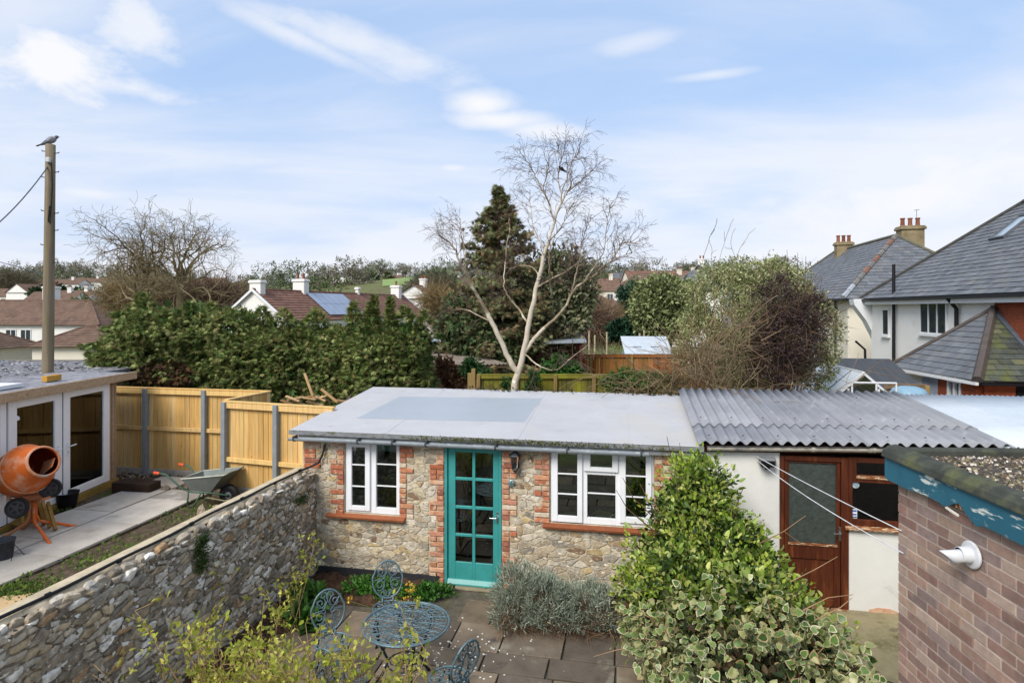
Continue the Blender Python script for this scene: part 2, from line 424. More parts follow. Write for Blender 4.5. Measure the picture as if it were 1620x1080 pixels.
def blob_pts(ell, n, seed=1, clump=.12, per=30, shell=.35, flat=1.):
    """points in clumps near the surface of a union of ellipsoids (cx,cy,cz,rx,ry,rz); returns points and outward directions"""
    rg = np.random.default_rng(seed); E = np.array(ell, float); vol = (E[:, 3]*E[:, 4]*E[:, 5])**(2/3); k = max(1, n//per)
    which = rg.choice(len(E), k*3, p=vol/vol.sum()); d = rg.normal(size=(k*3, 3)); d /= np.linalg.norm(d, axis=1, keepdims=True)
    rr = 1-shell*rg.random(k*3)**1.5+rg.normal(0, .05, k*3)
    c = E[which, :3]+d*E[which, 3:]*rr[:, None]
    deep = np.zeros(len(c), bool)
    for i, e in enumerate(E):
        q = (((c-e[:3])/e[3:])**2).sum(1); deep |= (q < (1-shell)**2) & (which != i)
    c = c[~deep][:k]; o = d[~deep][:k]; k = len(c)
    j = rg.integers(0, k, n); v = rg.normal(0, 1, (n, 3)); v /= np.linalg.norm(v, axis=1, keepdims=True)
    pts = c[j]+v*np.array([1, 1, flat])*clump*(rg.random((n, 1))**.5)*(.6+.8*rg.random(k)[j][:, None]); out = o[j]*.7+v*.6
    return pts, out
def grow(mb, p, d, ln, r, lev, rng, par):
    """bare branches: par = dict(seg, wander, kids, ratio, angle, up, rmin, sides)"""
    n = par['seg'][min(lev, len(par['seg'])-1)]; pts = [p.copy()]; rad = [r]; dd = d.normalized(); wd = par['wander']
    last = lev >= par['levels']-1
    for i in range(n):
        dd = (dd+Vector((rng.gauss(0, wd), rng.gauss(0, wd), rng.gauss(0, wd)))+Vector((0, 0, par['up'][min(lev, len(par['up'])-1)]))).normalized()
        pts.append(pts[-1]+dd*ln/n); rad.append(max(par['rmin'], r*(1-(i+1)/n*(.9 if last else .62))))
    mb.tube(pts, rad, 3 if r < .02 or last else par.get('sides', 5), cap=False)
    if last: return
    kk = par['kids'][min(lev, len(par['kids'])-1)]
    for c in range(kk):
        t = 1. if c == 0 else rng.uniform(par.get('from', .3), .98)
        i = min(n-1, int(t*n)); f = t*n-i; q = pts[i].lerp(pts[i+1], min(1, f)); ax = (pts[i+1]-pts[i]).normalized()
        a = par['angle']*(.35 if c == 0 else rng.uniform(.7, 1.3)); o = ax.orthogonal().normalized(); o.rotate(Matrix.Rotation(rng.uniform(0, 6.283), 3, ax))
        nd = ax*math.cos(a)+o*math.sin(a)
        grow(mb, q, nd, ln*par['ratio']*rng.uniform(.75, 1.2), max(par['rmin'], rad[i]*(.8 if c == 0 else .6)), lev+1, rng, par)
# ================================================================== materials of the near buildings
EX, EY = Vector((.9825, -.1863, 0)), Vector((.1863, .9825, 0))
RZ = math.atan2(-.1863, .9825)
O0 = Vector((-.568, 8.7, 0))
def ft(px): k = (px-810)/F; return (k*8.7+.568)/(.9825+.1863*k)
def fz(px, py): return CZ-(py-HY)/F*(8.7-.1863*ft(px))
def loc2w(x, y, z=0): return O0+EX*x+EY*y+Vector((0, 0, z))
def ray_plane(px, py, p0, n):
    d = Vector(((px-810)/F, 1, (HY-py)/F)); o = Vector((0, 0, CZ)); return o+d*((p0-o).dot(n)/d.dot(n))
m_mortar = mat('lime_mortar', ['b8ad98'], var=.22, scale=9, bump=.006, bscale=60, rough=.95, ov=[('8b7c62', 3, .55, .75)])
STONEPAL = ['aa9a80', 'bfb39c', 'a2937b', 'cbc1ae', '958a79', 'b59f74', 'a09889', 'b1a48e', '7b6450', 'c3b597', 'aaa294', 'c0b5a1', 'a99a84', 'b7ad9b', 'a08a6b', 'c4baa8', '8f877a', 'b8aa90']
m_stone = mat('rubble_stone', STONEPAL, var=.3, scale=16, bump=.012, bscale=45, rough=.92, ov=[('dcd2bd', 11, .62, .75), ('b6aa94', 7, .55, .66)])
m_stone_s = mat('rubble_stone_small', STONEPAL, var=.3, scale=16, bump=.012, bscale=45, rough=.92, isl=True, ov=[('b6aa94', 7, .55, .66)])
BR = ['a8674a', 'b07253', 'a05e45', 'b88566', 'ac6f52', 'bf9376', '955c4a', 'b07b64', 'bfa48d', 'c6b59f', 'a6603f', 'bba592', 'b4805f']
m_brick = mat('soft_red_brick', BR, var=.25, scale=22, bump=.006, bscale=70, rough=.93, ov=[('c6b497', 10, .53, .66), ('7a4a38', 6, .66, .76)])
m_teal = mat('teal_paint', ['388d89'], var=.12, scale=3, ov=[('4aa39d', 6, .62, .78), ('1f6f6e', 11, .70, .76)], rough=.38, bump=.0006, bscale=30, spec=.45)
m_upvc = mat('white_upvc', ['e2e3e5'], var=.04, scale=3, rough=.32, ov=[('b9b9b4', 5, .64, .85)])
m_sill = mat('quarry_tile', ['8f5232', '985a39'], var=.16, scale=9, rough=.75, bump=.002)
m_roof = mat('grey_roof_membrane', ['aeaeb0'], var=.07, scale=1.6, rough=.6, bump=.002, bscale=5, ov=[('b3afa7', 1.1, .5, .75), ('8d8a85', 3, .62, .80, (1, 3, 1)), ('c2c2c1', 9, .66, .74), ('7f7d76', 22, .68, .74)])
m_patch = mat('smooth_roof_membrane', ['9ca3aa'], var=.03, scale=3, rough=.35)
m_drip = mat('lead_grey_edge', ['7b7d80'], var=.2, scale=7, rough=.7, ov=[('55572f', 9, .52, .66, (1, 1, 2))])
m_gutter = mat('grey_plastic_gutter', ['8f979d'], var=.12, scale=8, rough=.45, ov=[('bfc4c6', 6, .55, .8)])
m_black = mat('black_plastic', ['15161a'], var=.2, scale=20, rough=.5)
m_moss = mat('moss', ['55602a', '6b6a2f', '474e24'], var=.3, scale=40, rough=1, isl=True)
m_glass = glass('window_glass', 'ccd8d4', .9, base=.07)
m_inner = mat('dark_room', ['7d8480'], var=.25, scale=2, rough=.95)
m_green_in = mat('dark_green_curtain', ['3f6f63'], var=.35, scale=2, rough=.9, stretch=(6, 6, .4))
m_chrome = mat('satin_metal', ['b8babb'], var=.05, rough=.25, metal=1)
m_bitumen = mat('bitumen_band', ['2a2b2e'], var=.3, scale=8, rough=.8)
# ================================================================== ground
def terr(x, y):
    ys = [-60, 9, 14, 22, 35, 60, 85, 120, 200, 350, 520, 800, 1500, 3000]
    zs = [-.06, -.06, .0, .0, -1.6, -3.2, -1.2, 3.0, 9.0, 19, 31, 33, 25, 0]
    z = float(np.interp(y, ys, zs))
    z += max(0, min(1, (y-110)/150))*(3*math.sin(x*.013+1)+2.2*math.sin(x*.031+y*.01)) - max(0, min(1, (x-5)/12))*max(0, min(1, (60-y)/25))*0
    if 8 < x < 40 and 12 < y < 60: z = max(z, -.5)
    return z
m_ground = mat('rough_ground', ['5d5a3a'], var=.35, scale=.8, rough=1, bump=.05, bscale=6, ov=[('5f6b34', .25, .45, .62), ('6d5a42', .9, .58, .72)])
def build_ground():
    xs = np.unique(np.concatenate([np.linspace(-30, 30, 31), np.linspace(-260, 260, 53), np.linspace(-1900, 1900, 39)]))
    ys = np.unique(np.concatenate([np.linspace(-60, 9, 8), np.linspace(9, 60, 35), np.linspace(60, 560, 60), np.linspace(560, 3000, 25)]))
    V = [(x, y, terr(x, y)) for y in ys for x in xs]; nx = len(xs)
    Fc = [(j*nx+i, j*nx+i+1, (j+1)*nx+i+1, (j+1)*nx+i) for j in range(len(ys)-1) for i in range(nx-1)]
    return struct(MB().add(V, Fc).build('ground', m_ground, smooth=True))
build_ground()
m_slab = mat('worn_paving', ['6b6052', '746755', '5f564b', '7a6c5b', '665c50'], var=.22, scale=4, rough=.9, bump=.004, bscale=35, ov=[('8f8878', 2.2, .6, .75), ('454039', 3.1, .6, .72), ('dcdad2', 11, .70, .74)])
m_joint = mat('patio_joint_soil', ['5a5347'], var=.3, scale=12, rough=1, bump=.01, ov=[('4f5a2c', 5, .55, .7)])
def build_patio():
    rng = random.Random(5)
    a, b = loc2w(-2.46, -7), loc2w(3.3, 0)
    pat = MB().add([loc2w(-2.46, -7, 0), loc2w(2.9, -7, 0), loc2w(2.9, .0, 0), loc2w(-2.46, .0, 0)], [(0, 1, 2, 3)]).build('patio', m_joint)
    struct(pat)
    y = 0.; rows = []
    while y > -6.6:
        h = rng.choice([.45, .6, .6, .75, .38]); rows.append((y-h, y)); y -= h
    for (y0, y1) in rows:
        x = -2.4-rng.uniform(0, .4)
        while x < 2.8:
            wd = rng.choice([.45, .6, .6, .75, .9]); x0, x1 = max(x, -2.4), min(x+wd, 2.85); x += wd
            if x1-x0 < .12: continue
            if y1 > -.78 and x0 < -.55: continue          # flower bed by the stone wall
            g = .008; c = loc2w((x0+x1)/2, (y0+y1)/2, .018+rng.uniform(0, .008)); hx_, hy_ = (x1-x0)/2-g, (y1-y0)/2-g
            mb = MB(); pl = [(-hx_+rng.uniform(0, .012), -hy_+rng.uniform(0, .012)), (hx_-rng.uniform(0, .012), -hy_), (hx_, hy_-rng.uniform(0, .012)), (-hx_, hy_)]
            mb.prism(pl, -.015, .014); mb.build('paving_slab', m_slab, pat, loc=c, rot=(rng.uniform(-.006, .006), rng.uniform(-.006, .006), RZ), bevel=.005)
    # soil bed at the foot of the walls
    m_soil = mat('bark_and_soil', ['4a3527'], var=.5, scale=18, rough=1, bump=.03, bscale=40, ov=[('6d5138', 25, .55, .68), ('2c2019', 14, .55, .7)])
    mb = MB(); nx, ny = 26, 18
    V = []; 
    def bedh(x, y): return .05+.05*math.sin(x*9+y*3)*math.sin(y*11)+.03*math.sin(x*23)
    for j in range(ny+1):
        for i in range(nx+1):
            x = -2.46+1.92*i/nx; yy = -.80+.80*j/ny
            edge = min(1, min(i, nx-i)/2, min(j, 3)/2)
            V.append(loc2w(x, yy, .01+edge*bedh(x, yy)))
    mb.add(V, [(j*(nx+1)+i, j*(nx+1)+i+1, (j+1)*(nx+1)+i+1, (j+1)*(nx+1)+i) for j in range(ny) for i in range(nx)])
    n0 = len(V); V2 = []
    for j in range(21):
        for i in range(9):
            x = -2.46+.55*i/8; yy = -3.6+2.82*j/20; edge = min(1, min(8-i, 3)/2, min(j, 20-j)/2+.1); V2.append(loc2w(x, yy, .024+edge*bedh(x, yy)))
    mb.add(V2, [(j*9+i, j*9+i+1, (j+1)*9+i+1, (j+1)*9+i) for j in range(20) for i in range(8)])
    struct(mb.build('flower_bed', m_soil, smooth=True))
    m_conc = mat('old_concrete', ['8f8566'], var=.25, scale=5, rough=.95, bump=.004, bscale=60, ov=[('5c5a34', 2.5, .5, .66), ('94896a', 30, .55, .65), ('403a2c', 1.7, .66, .74)])
    mb = MB(); mb.add([loc2w(2.9, -7, -.05), loc2w(9, -7, -.05), loc2w(9, .1, -.05), loc2w(2.9, .1, -.05), loc2w(2.9, -7, .12), loc2w(9, -7, .12), loc2w(9, .1, .15), loc2w(2.9, .1, .15)],
                      [(4, 5, 6, 7), (0, 4, 7, 3), (0, 1, 5, 4)])
    struct(mb.build('concrete_path', m_conc))
    # white stone chips and petals strewn over the slabs
    rg = random.Random(3); mb = MB(); q = 0
    while q < 170:
        x = rg.gauss(.15, .42); yy = rg.gauss(-2.0, .45)
        if not -1.2 < x < 1.3: continue
        q += 1; p = loc2w(x, yy, .0375); r = rg.uniform(.006, .017); k = rg.randint(5, 7); a0 = rg.random()*6
        mb.prism([(p.x+r*rg.uniform(.6, 1.1)*math.cos(a0+6.283*i/k), p.y+r*rg.uniform(.6, 1.1)*math.sin(a0+6.283*i/k)) for i in range(k)], p.z-.004, p.z+.004)
    stuff(tag(mb.build('white_chips', mat('white_chip', ['d9d6cc'], var=.1, rough=.9)), 'white chips scattered over the paving near the table', 'chips'))
build_patio()
# ================================================================== stone outbuilding
def sash(parent, x0, x1, z0, z1, y, panes, bars, m=m_upvc, gl=m_glass, depth=.06, name='window', border=None, label=None):
    """frame with pane openings; panes/bars as sub-parts. facing -y"""
    mb = wall_holes(MB(), x0, x1, z0, z1, y-depth/2, y+depth/2, [p for p in panes])
    wdw = mb.build(name, m, parent, bevel=.006)
    for (a, b, c, d) in panes: MB().box(a-.008, b+.008, y+.004, y+.012, c-.008, d+.008).build('pane', gl, wdw)
    for (a, b, c, d) in bars: MB().box(a, b, y-.016, y+.001, c, d).build('glazing_bar', m, wdw, bevel=.003)
    return wdw
def build_outbuilding():
    rng = random.Random(11)
    T = thing('stone_outbuilding', 'low rubble stone and brick outbuilding with flat grey roof and teal door', 'outbuilding', O0, RZ)
    xl, xr, zt = -2.68, 3.2, 2.10
    W1 = (ft(545), ft(632), fz(588, 813), 2.085); W2 = (ft(870), ft(1035), fz(950, 831), 2.085); DR = (ft(703), ft(794), .02, 2.085)
    holes = [W1, W2, DR]
    wall_holes(MB(), xl, xr, 0, zt, 0, .25, holes).build('wall', m_mortar, T)
    mb = MB()     # sides, back, floor
    for x in (xl, xr-.2): mb.prism([(.251, 0), (2.9, 0), (2.9, 2.34), (.251, 2.11)], 0, .2, M=Matrix(((0, 0, 1, x), (1, 0, 0, 0), (0, 1, 0, 0), (0, 0, 0, 1))))
    mb.box(xl+.201, xr-.201, 2.7, 2.9, 0, 2.3); mb.build('back_wall', m_mortar, T)
    MB().box(xl+.2, xr-.2, .25, 2.7, .0, .02).build('room_floor', mat('room_boards', ['6a4f3a'], var=.3, scale=6), T)
    MB().box(xl+.205, xr-.205, 2.66, 2.695, .03, 2.2).build('room_wall', m_inner, T)
    MB().box(W2[0]-.1, W2[1]+.1, .55, .58, .03, 2.05).build('room_curtain', m_green_in, T)
    # brick piers: rows of bricks beside the openings
    bm = MB(); hx_, hd, hh = .5, .5, .5
    vs = [(-.5, .5, -.5), (.5, .5, -.5), (.5, .5, .5), (-.5, .5, .5), (-.5, -.35, -.5), (.5, -.35, -.5), (.5, -.35, .5), (-.5, -.35, .5), (-.475, -.5, -.42), (.475, -.5, -.42), (.475, -.5, .42), (-.475, -.5, .42)]
    bm.add(vs, [(0, 1, 5, 4), (1, 2, 6, 5), (2, 3, 7, 6), (3, 0, 4, 7), (4, 5, 9, 8), (5, 6, 10, 9), (6, 7, 11, 10), (7, 4, 8, 11), (8, 9, 10, 11)])
    me = bm.mesh('brick', m_brick); rects = []
    def brick(x0, x1, z0, z1):
        if x1 < xl or x0 > xr: return
        d = .034+rng.uniform(0, .014)
        inst('brick', me, T, ((x0+x1)/2, .012-d/2+.006, (z0+z1)/2+rng.uniform(-.002, .002)), (rng.uniform(-.02, .02), rng.uniform(-.012, .012), rng.uniform(-.02, .02)), (x1-x0-.013, d, z1-z0-.013))
    def pier(x, sgn, z0, z1, long=.225, short=.115, run=3, ph=0):
        z = z1; k = ph
        while z-.073 > z0:
            L_ = long if (k//run) % 2 == 0 else short
            if rng.random() < .15: L_ = short if L_ == long else long
            a, b = (x, x+sgn*L_) if sgn > 0 else (x-L_, x)
            if L_ == long and rng.random() < .35: brick(a, (a+b)/2, z-.074, z); brick((a+b)/2, b, z-.074, z)
            else: brick(a, b, z-.074, z)
            rects.append((a-.004, b+.004, z-.076, z+.002)); z -= .075; k += 1
    top = 2.07
    pier(W1[0], -1, W1[2]-.09, top, run=3, ph=2); pier(W1[1], 1, W1[2]-.09, top, run=3)
    pier(DR[0], -1, .0, top, run=3, ph=1); pier(DR[1], 1, .0, top, run=3, ph=3)
    pier(W2[0], -1, W2[2]-.09, top, run=3, ph=1); pier(W2[1], 1, W2[2]-.09, top, run=2)
    pier(xl+.02, 1, 1.55, top, run=2, long=.28, short=.2)
    block = rects+[(h[0]-.01, h[1]+.01, h[2]-(.08 if h is not DR else .1), h[3]) for h in holes]
    cells = voronoi(xl+.01, xr, .02, zt-.01, .13, .072, rng, drop=.34)
    lay_stones(T, cells, block, m_stone, m_stone_s, .0055, .011, rng, rough=1)
    rg = np.random.default_rng(29); CHP = (np.array([(-.5, -.35, 0), (.5, -.25, .05), (.35, .4, .0), (-.4, .35, .1), (.05, 0, .4)], float), [(0, 1, 4), (1, 2, 4), (2, 3, 4), (3, 0, 4)], None)
    pt = np.array([(x, -.004-.006*k, z) for x, z, k in zip(rg.uniform(xl+.03, xr-.03, 5200), rg.uniform(.05, zt-.03, 5200), rg.random(5200)) if not any(r[0]-.02 < x < r[1]+.02 and r[2]-.02 < z < r[3]+.02 for r in block)]); nn = len(pt)
    tp = np.stack([np.ones(nn), np.zeros(nn), rg.normal(0, .35, nn)], 1); nr = np.tile([0., -1, 0], (nn, 1))+rg.normal(0, .2, (nn, 3)); X_, T_, N_ = basis(tp, nr); sz = (.01+.045*rg.random(nn)**2)[:, None, None]; V_ = CHP[0]
    Wv = pt[:, None, :]+sz*(V_[None, :, 0:1]*T_[:, None]*1.4+V_[None, :, 1:2]*X_[:, None]*.8+V_[None, :, 2:3]*N_[:, None]*.7)
    stuff(np_mesh('stone_chips', Wv.reshape(-1, 3), CHP[1], 5, nn, mat('facade_chip', ['b5a78e', 'c4b9a4', '9d907a', 'cfc6b4', '8a7a62', 'b09a74', 'aaa294'], isl=True, var=.25, scale=20, rough=.95), None, T))
    MB().box(-2.46, -.5, -.03, -.002, .02, .15).build('damp_proof_band', m_bitumen, T, bevel=.004)
    # roof, patch, drip edge, gutter
    z0, z1 = 2.215, 2.475
    A = [(-2.84, -.13, z0), (3.2, -.13, z0), (3.2, 2.95, z1), (-2.84, 2.95, z1)]
    roof = MB().slab(A, .07).build('roof', m_roof, T, bevel=.012)
    n = Vector((0, -(z1-z0), 3.08)).normalized(); Mw = Matrix.Translation(O0) @ Matrix.Rotation(RZ, 4, 'Z'); nw = (Mw.to_3x3() @ n); p0 = Mw @ Vector(A[0])
    q = [ray_plane(a, b, p0+nw*.004, nw) for a, b in ((565, 661), (830, 667), (857, 630), (632, 627))]
    MB().slab(q, .003).build('roof_patch', m_patch, roof, world=False)
    o = kids(roof)[0]; inv = Mw.inverted()
    for v in o.data.vertices: v.co = inv @ v.co
    for xs_ in (-1.35, .62, 2.15):
        zz = lambda y: z0+(z1-z0)*(y+.13)/3.08+.003
        MB().slab([(xs_, -.125, zz(-.125)), (xs_+.07, -.125, zz(-.125)), (xs_+.07, 2.94, zz(2.94)), (xs_, 2.94, zz(2.94))], .0025).build('lap_seam', m_roof, roof)
    MB().slab([(-2.84, -.134, z0-.07), (3.2, -.134, z0-.07), (3.2, -.134, z0-.002), (-2.84, -.134, z0-.002)], .004).build('drip_edge', m_drip, T)
    MB().box(-2.7, 3.19, -.10, -.012, 2.07, 2.143).build('fascia', m_drip, T)
    g = MB(); prof = [(-.05*math.cos(a), -.05*math.sin(a)) for a in np.linspace(0, math.pi, 9)]; prof2 = [(x*.9, z*.9+.0) for x, z in prof[::-1]]
    pl = prof+prof2; ga, gb = ft(466), ft(1026)
    Mx = Matrix(((0, 0, 1, 0), (1, 0, 0, -.155), (0, 1, 0, 2.105), (0, 0, 0, 1)))
    g.prism(pl, ga, gb, M=Mx); gut = g.build('gutter', m_gutter, T)
    for px in (475, 574, 628, 680, 788, 899, 1014):
        x = ft(px); MB().prism([(y*1.12, z*1.12-.001) for y, z in prof]+[(.07, .01), (.07, .03), (-.056, .03)][::1], x-.012, x+.012, M=Mx).build('gutter_bracket', mat('dark_bracket', ['4c5053'], rough=.5), gut)
    rg = np.random.default_rng(4); cl = np.concatenate([rg.normal(c, s, k) for c, s, k in ((.1, .35, 500), (-.7, .12, 80), (.9, .4, 500), (1.7, .5, 400), (-.3, .15, 120))]); cl = cl[(cl > -1.3) & (cl < 2.9)]
    pts = np.stack([cl, rg.normal(-.139, .006, len(cl)), 2.155+rg.random(len(cl))**2*.05], 1); out = np.tile([0, -.6, .7], (len(cl), 1))
    tmp = leaves('moss', m_moss, None, pts, out, .022, LEAF, 5, 1.); tmp.parent = T
    # windows
    def Z(px, py): return fz(px, py)
    bars = [(ft(594), ft(626), Z(610, y)-.009, Z(610, y)+.009) for y in (735.5, 770)]
    w1 = sash(T, W1[0]+.004, W1[1]-.004, W1[2]+.004, W1[3]-.004, .055, [(ft(594), ft(626), Z(610, 804), Z(610, 703)), (ft(553), ft(581), Z(566, 803), Z(566, 702))], bars)
    cs = sash(T, ft(549), ft(585.4), Z(566, 807), Z(566, 700), .015, [(ft(556.5), ft(577.5), Z(566, 799.5), Z(566, 707))], [(ft(556.5), ft(577.5), Z(566, y)-.009, Z(566, y)+.009) for y in (735, 769)], name='casement', depth=.045)
    MB().slab([(ft(518), -.085, W1[2]-.03), (ft(642), -.085, W1[2]-.03), (ft(642), .02, W1[2]-.001), (ft(518), .02, W1[2]-.001)], .045).build('sill', m_sill, T, bevel=.008)
    sash(T, W2[0]+.004, W2[1]-.004, W2[2]+.004, W2[3]-.004, .055,
         [(ft(879), ft(917), Z(898, 819), Z(898, 714)), (ft(934), ft(968.5), Z(950, 739), Z(950, 719)), (ft(929), ft(973.7), Z(950, 820.5), Z(950, 752)), (ft(987), ft(1025), Z(1005, 824), Z(1005, 718))],
         [(ft(929), ft(973.7), Z(950, 782)-.009, Z(950, 782)+.009)])
    sash(T, ft(873), ft(921.5), Z(898, 825.5), Z(898, 711.5), .015, [(ft(882.4), ft(913.3), Z(898, 815.5), Z(898, 717.5))], [(ft(882.4), ft(913.3), Z(898, y)-.009, Z(898, y)+.009) for y in (749.4, 781.3)], name='casement', depth=.045)
    sash(T, ft(980), ft(1031), Z(1005, 828), Z(1005, 715), .015, [(ft(990), ft(1021.7), Z(1005, 818), Z(1005, 721.7))], [(ft(990), ft(1021.7), Z(1005, y)-.009, Z(1005, y)+.009) for y in (753, 786)], name='casement', depth=.045)
    sash(T, ft(924), ft(978), Z(950, 746), Z(950, 711.5), .015, [(ft(934), ft(968.5), Z(950, 739), Z(950, 719))], [], name='fanlight', depth=.045)
    MB().slab([(ft(860), -.085, W2[2]-.03), (ft(1043), -.085, W2[2]-.03), (ft(1043), .02, W2[2]-.001), (ft(860), .02, W2[2]-.001)], .045).build('sill', m_sill, T, bevel=.008)
    m_blind = mat('pale_blind', ['c9cfcc'], rough=.8)
    for (a, b) in ((W1[0]+.02, W1[1]-.02), (W2[0]+.02, W2[1]-.02)): MB().box(a, b, .095, .11, 1.90, 2.075).build('roller_blind', m_blind, T, bevel=.01)
    # teal door
    fr = MB(); f0, f1 = DR[0]+.004, DR[1]-.004
    fr.box(f0, f0+.042, -.012, .1, .02, 2.08); fr.box(f1-.042, f1, -.012, .1, .02, 2.08); fr.box(f0+.043, f1-.043, -.012, .1, 2.035, 2.08); fr.build('door_frame', m_teal, T, bevel=.004)
    d0, d1 = f0+.046, f1-.046; px = [719.8, 746.6, 751.2, 779.5]; rows = [(716.6, 756.5), (761, 801.7), (806.3, 846), (850.4, 891)]
    holes8 = []
    for (a, b) in rows:
        for c, d in ((px[0], px[1]), (px[2], px[3])): holes8.append((ft(c), ft(d), fz(750, b), fz(750, a)))
    dr = wall_holes(MB(), d0, d1, .035, 2.03, .02, .062, holes8).build('door', m_teal, T, bevel=.005)
    for h in holes8: MB().box(h[0]-.006, h[1]+.006, .04, .046, h[2]-.006, h[3]+.006).build('pane', m_glass, dr)
    wb = MB().prism([(.02, .0), (-.03, .0), (-.03, .02), (.005, .075), (.02, .075)], d0, d1, M=Matrix(((0, 0, 1, 0), (1, 0, 0, 0), (0, 1, 0, .04), (0, 0, 0, 1)))).build('weather_bar', m_teal, dr)
    h = MB(); hxp = ft(787.5); zz = fz(787, 818); h.box(hxp-.02, hxp+.02, .008, .019, zz-.09, zz+.075); h.tube([(hxp, .01, zz), (hxp, -.04, zz), (hxp-.02, -.05, zz), (hxp-.11, -.05, zz-.004)], .009, 8); h.build('handle', m_chrome, dr, bevel=.002)
    MB().box(f0-.06, f1+.1, -.1, .12, .004, .034).build('threshold', mat('stone_step', ['8c8169'], var=.2, scale=8, rough=.9), T, bevel=.006)
    # inside: table frame glinting behind the door
    fu = thing('folding_frame', 'pale metal frame standing inside behind the teal door glass', 'frame', loc2w(ft(768), .9, .02), RZ)
    f = MB(); f.tube([(-.02, 0, 0), (.0, 0, .9), (.03, 0, 1.35)], .014, 6); f.tube([(.2, .1, .45), (.05, .02, .45), (.05, .02, 1.05), (.2, .1, 1.05)], .012, 6); f.build('tube_frame', mat('white_tube', ['cfd2d2'], rough=.3), fu)
    # pig silhouette ornament woven of strips, on the inner sill
    pg = thing('pig_ornament', 'pig shaped openwork ornament behind the larger window glass', 'ornament', loc2w(ft(951), .115, W2[2]+.05), RZ)
    pb = MB(); s = .30/62; outl = [(-22, 8), (-16, 12), (-11, 17), (-6, 18), (-3, 22), (0, 17), (10, 17), (15, 16), (19, 10), (20, 3), (17, 0), (9, 0), (-4, 0), (-8, 3), (-14, 3), (-21, 4)]
    pb.tube([(x*s*1.35, 0, z*s*1.3) for x, z in outl], .006, 5, closed=True)
    for k in range(-12, 19, 4): pb.tube([(k*s*1.35, -.004, 1*s), ((k+3)*s*1.35, .004, 21*s)], .004, 4)
    for zz in (4, 8, 12, 16): pb.tube([(-14*s*1.35, .004, zz*s*1.3), (0, -.004, zz*s*1.32), (18*s*1.35, .004, zz*s*1.25)], .004, 4)
    for k in (-12, -7, 10, 16): pb.tube([(k*s*1.35, 0, 2*s), (k*s*1.35, 0, -4*s)], .007, 5)
    pb.build('woven_body', mat('wicker', ['bfb08c'], rough=.8), pg)
    return T
OUT = build_outbuilding()
def build_lantern():
    L0 = loc2w(ft(817), -.10, fz(817, 727)); T = thing('wall_lantern', 'black coach lantern fixed to the brick right of the teal door', 'lamp', L0, RZ)
    m = mat('black_iron', ['24272c'], var=.2, rough=.45, spec=.5)
    MB().lathe([(.02, .17), (.012, .155), (.035, .13), (.085, .095), (.09, .085), (.07, .08)], 6).build('roof_cap', m, T)
    b = MB()
    for i in range(6):
        a = math.pi*2*i/6; b.tube([(.066*math.cos(a), .066*math.sin(a), .085), (.042*math.cos(a), .042*math.sin(a), -.1)], .0055, 4)
    b.lathe([(.045, -.1), (.05, -.11), (.03, -.135), (.012, -.15), (.016, -.165), (.004, -.175)], 6); b.build('cage', m, T)
    MB().lathe([(.058, .083), (.037, -.1)], 6).build('glass_body', glass('lamp_glass', 'd8dcd8', .9), T)
    MB().tube([(.0, .0, -.09), (.0, .05, -.13), (.0, .095, -.09)], .014, 6).lathe([(.05, 0), (.05, .016), (.03, .03)], 12, M=Matrix.Translation((0, .09, -.08)) @ Matrix.Rotation(R(90), 4, 'X')).build('bracket', m, T)
    Q = thing('wall_disc', 'small round grey metal disc on the brick under the lantern', 'plaque', loc2w(ft(809.5), -.026, fz(809, 763)), RZ)
    MB().lathe([(.05, 0), (.05, .01), (.042, .016), (.02, .02)], 16, M=Matrix.Rotation(R(90), 4, 'X')).build('plate', mat('pewter', ['8ea3a3'], rough=.4, metal=.6), Q)
    mb = MB(); mb.box(-.034, .034, -.026, -.019, -.006, .006); mb.box(-.006, .006, -.0265, -.0195, -.034, .034); mb.build('cross', mat('pewter_dark', ['4e6568'], rough=.5), Q)
build_lantern()
# ================================================================== white lean-to with corrugated roof
m_render = mat('white_render', ['d6d5cf'], var=.05, scale=2.2, rough=.85, bump=.003, bscale=14, ov=[('a59c8a', 2.3, .66, .80), ('c7b8a0', 6, .68, .78)])
m_brown = mat('varnished_brown_wood', ['4c2414'], var=.35, scale=5, rough=.45, stretch=(8, 8, .6), bump=.001, ov=[('7d4522', 2.5, .55, .78, (5, 5, .6))])
m_peel = mat('peeling_wood', ['7d4a26'], var=.3, scale=14, rough=.8, stretch=(1, 8, 8), ov=[('c9b594', 9, .5, .6, (1, 6, 6))])
m_asb = mat('fibre_cement', ['83858a', '8c8e92', '7d7f85'], var=.12, scale=3, rough=.9, bump=.002, bscale=50, stretch=(1, .4, 1), ov=[('a4a5a6', 5, .58, .78), ('5f6165', 12, .66, .75)])
m_wsheet = mat('white_pvc_sheet', ['b9c2ca', 'bfc6cc'], var=.05, scale=4, rough=.5, ov=[('b4bcc2', 7, .66, .8)])
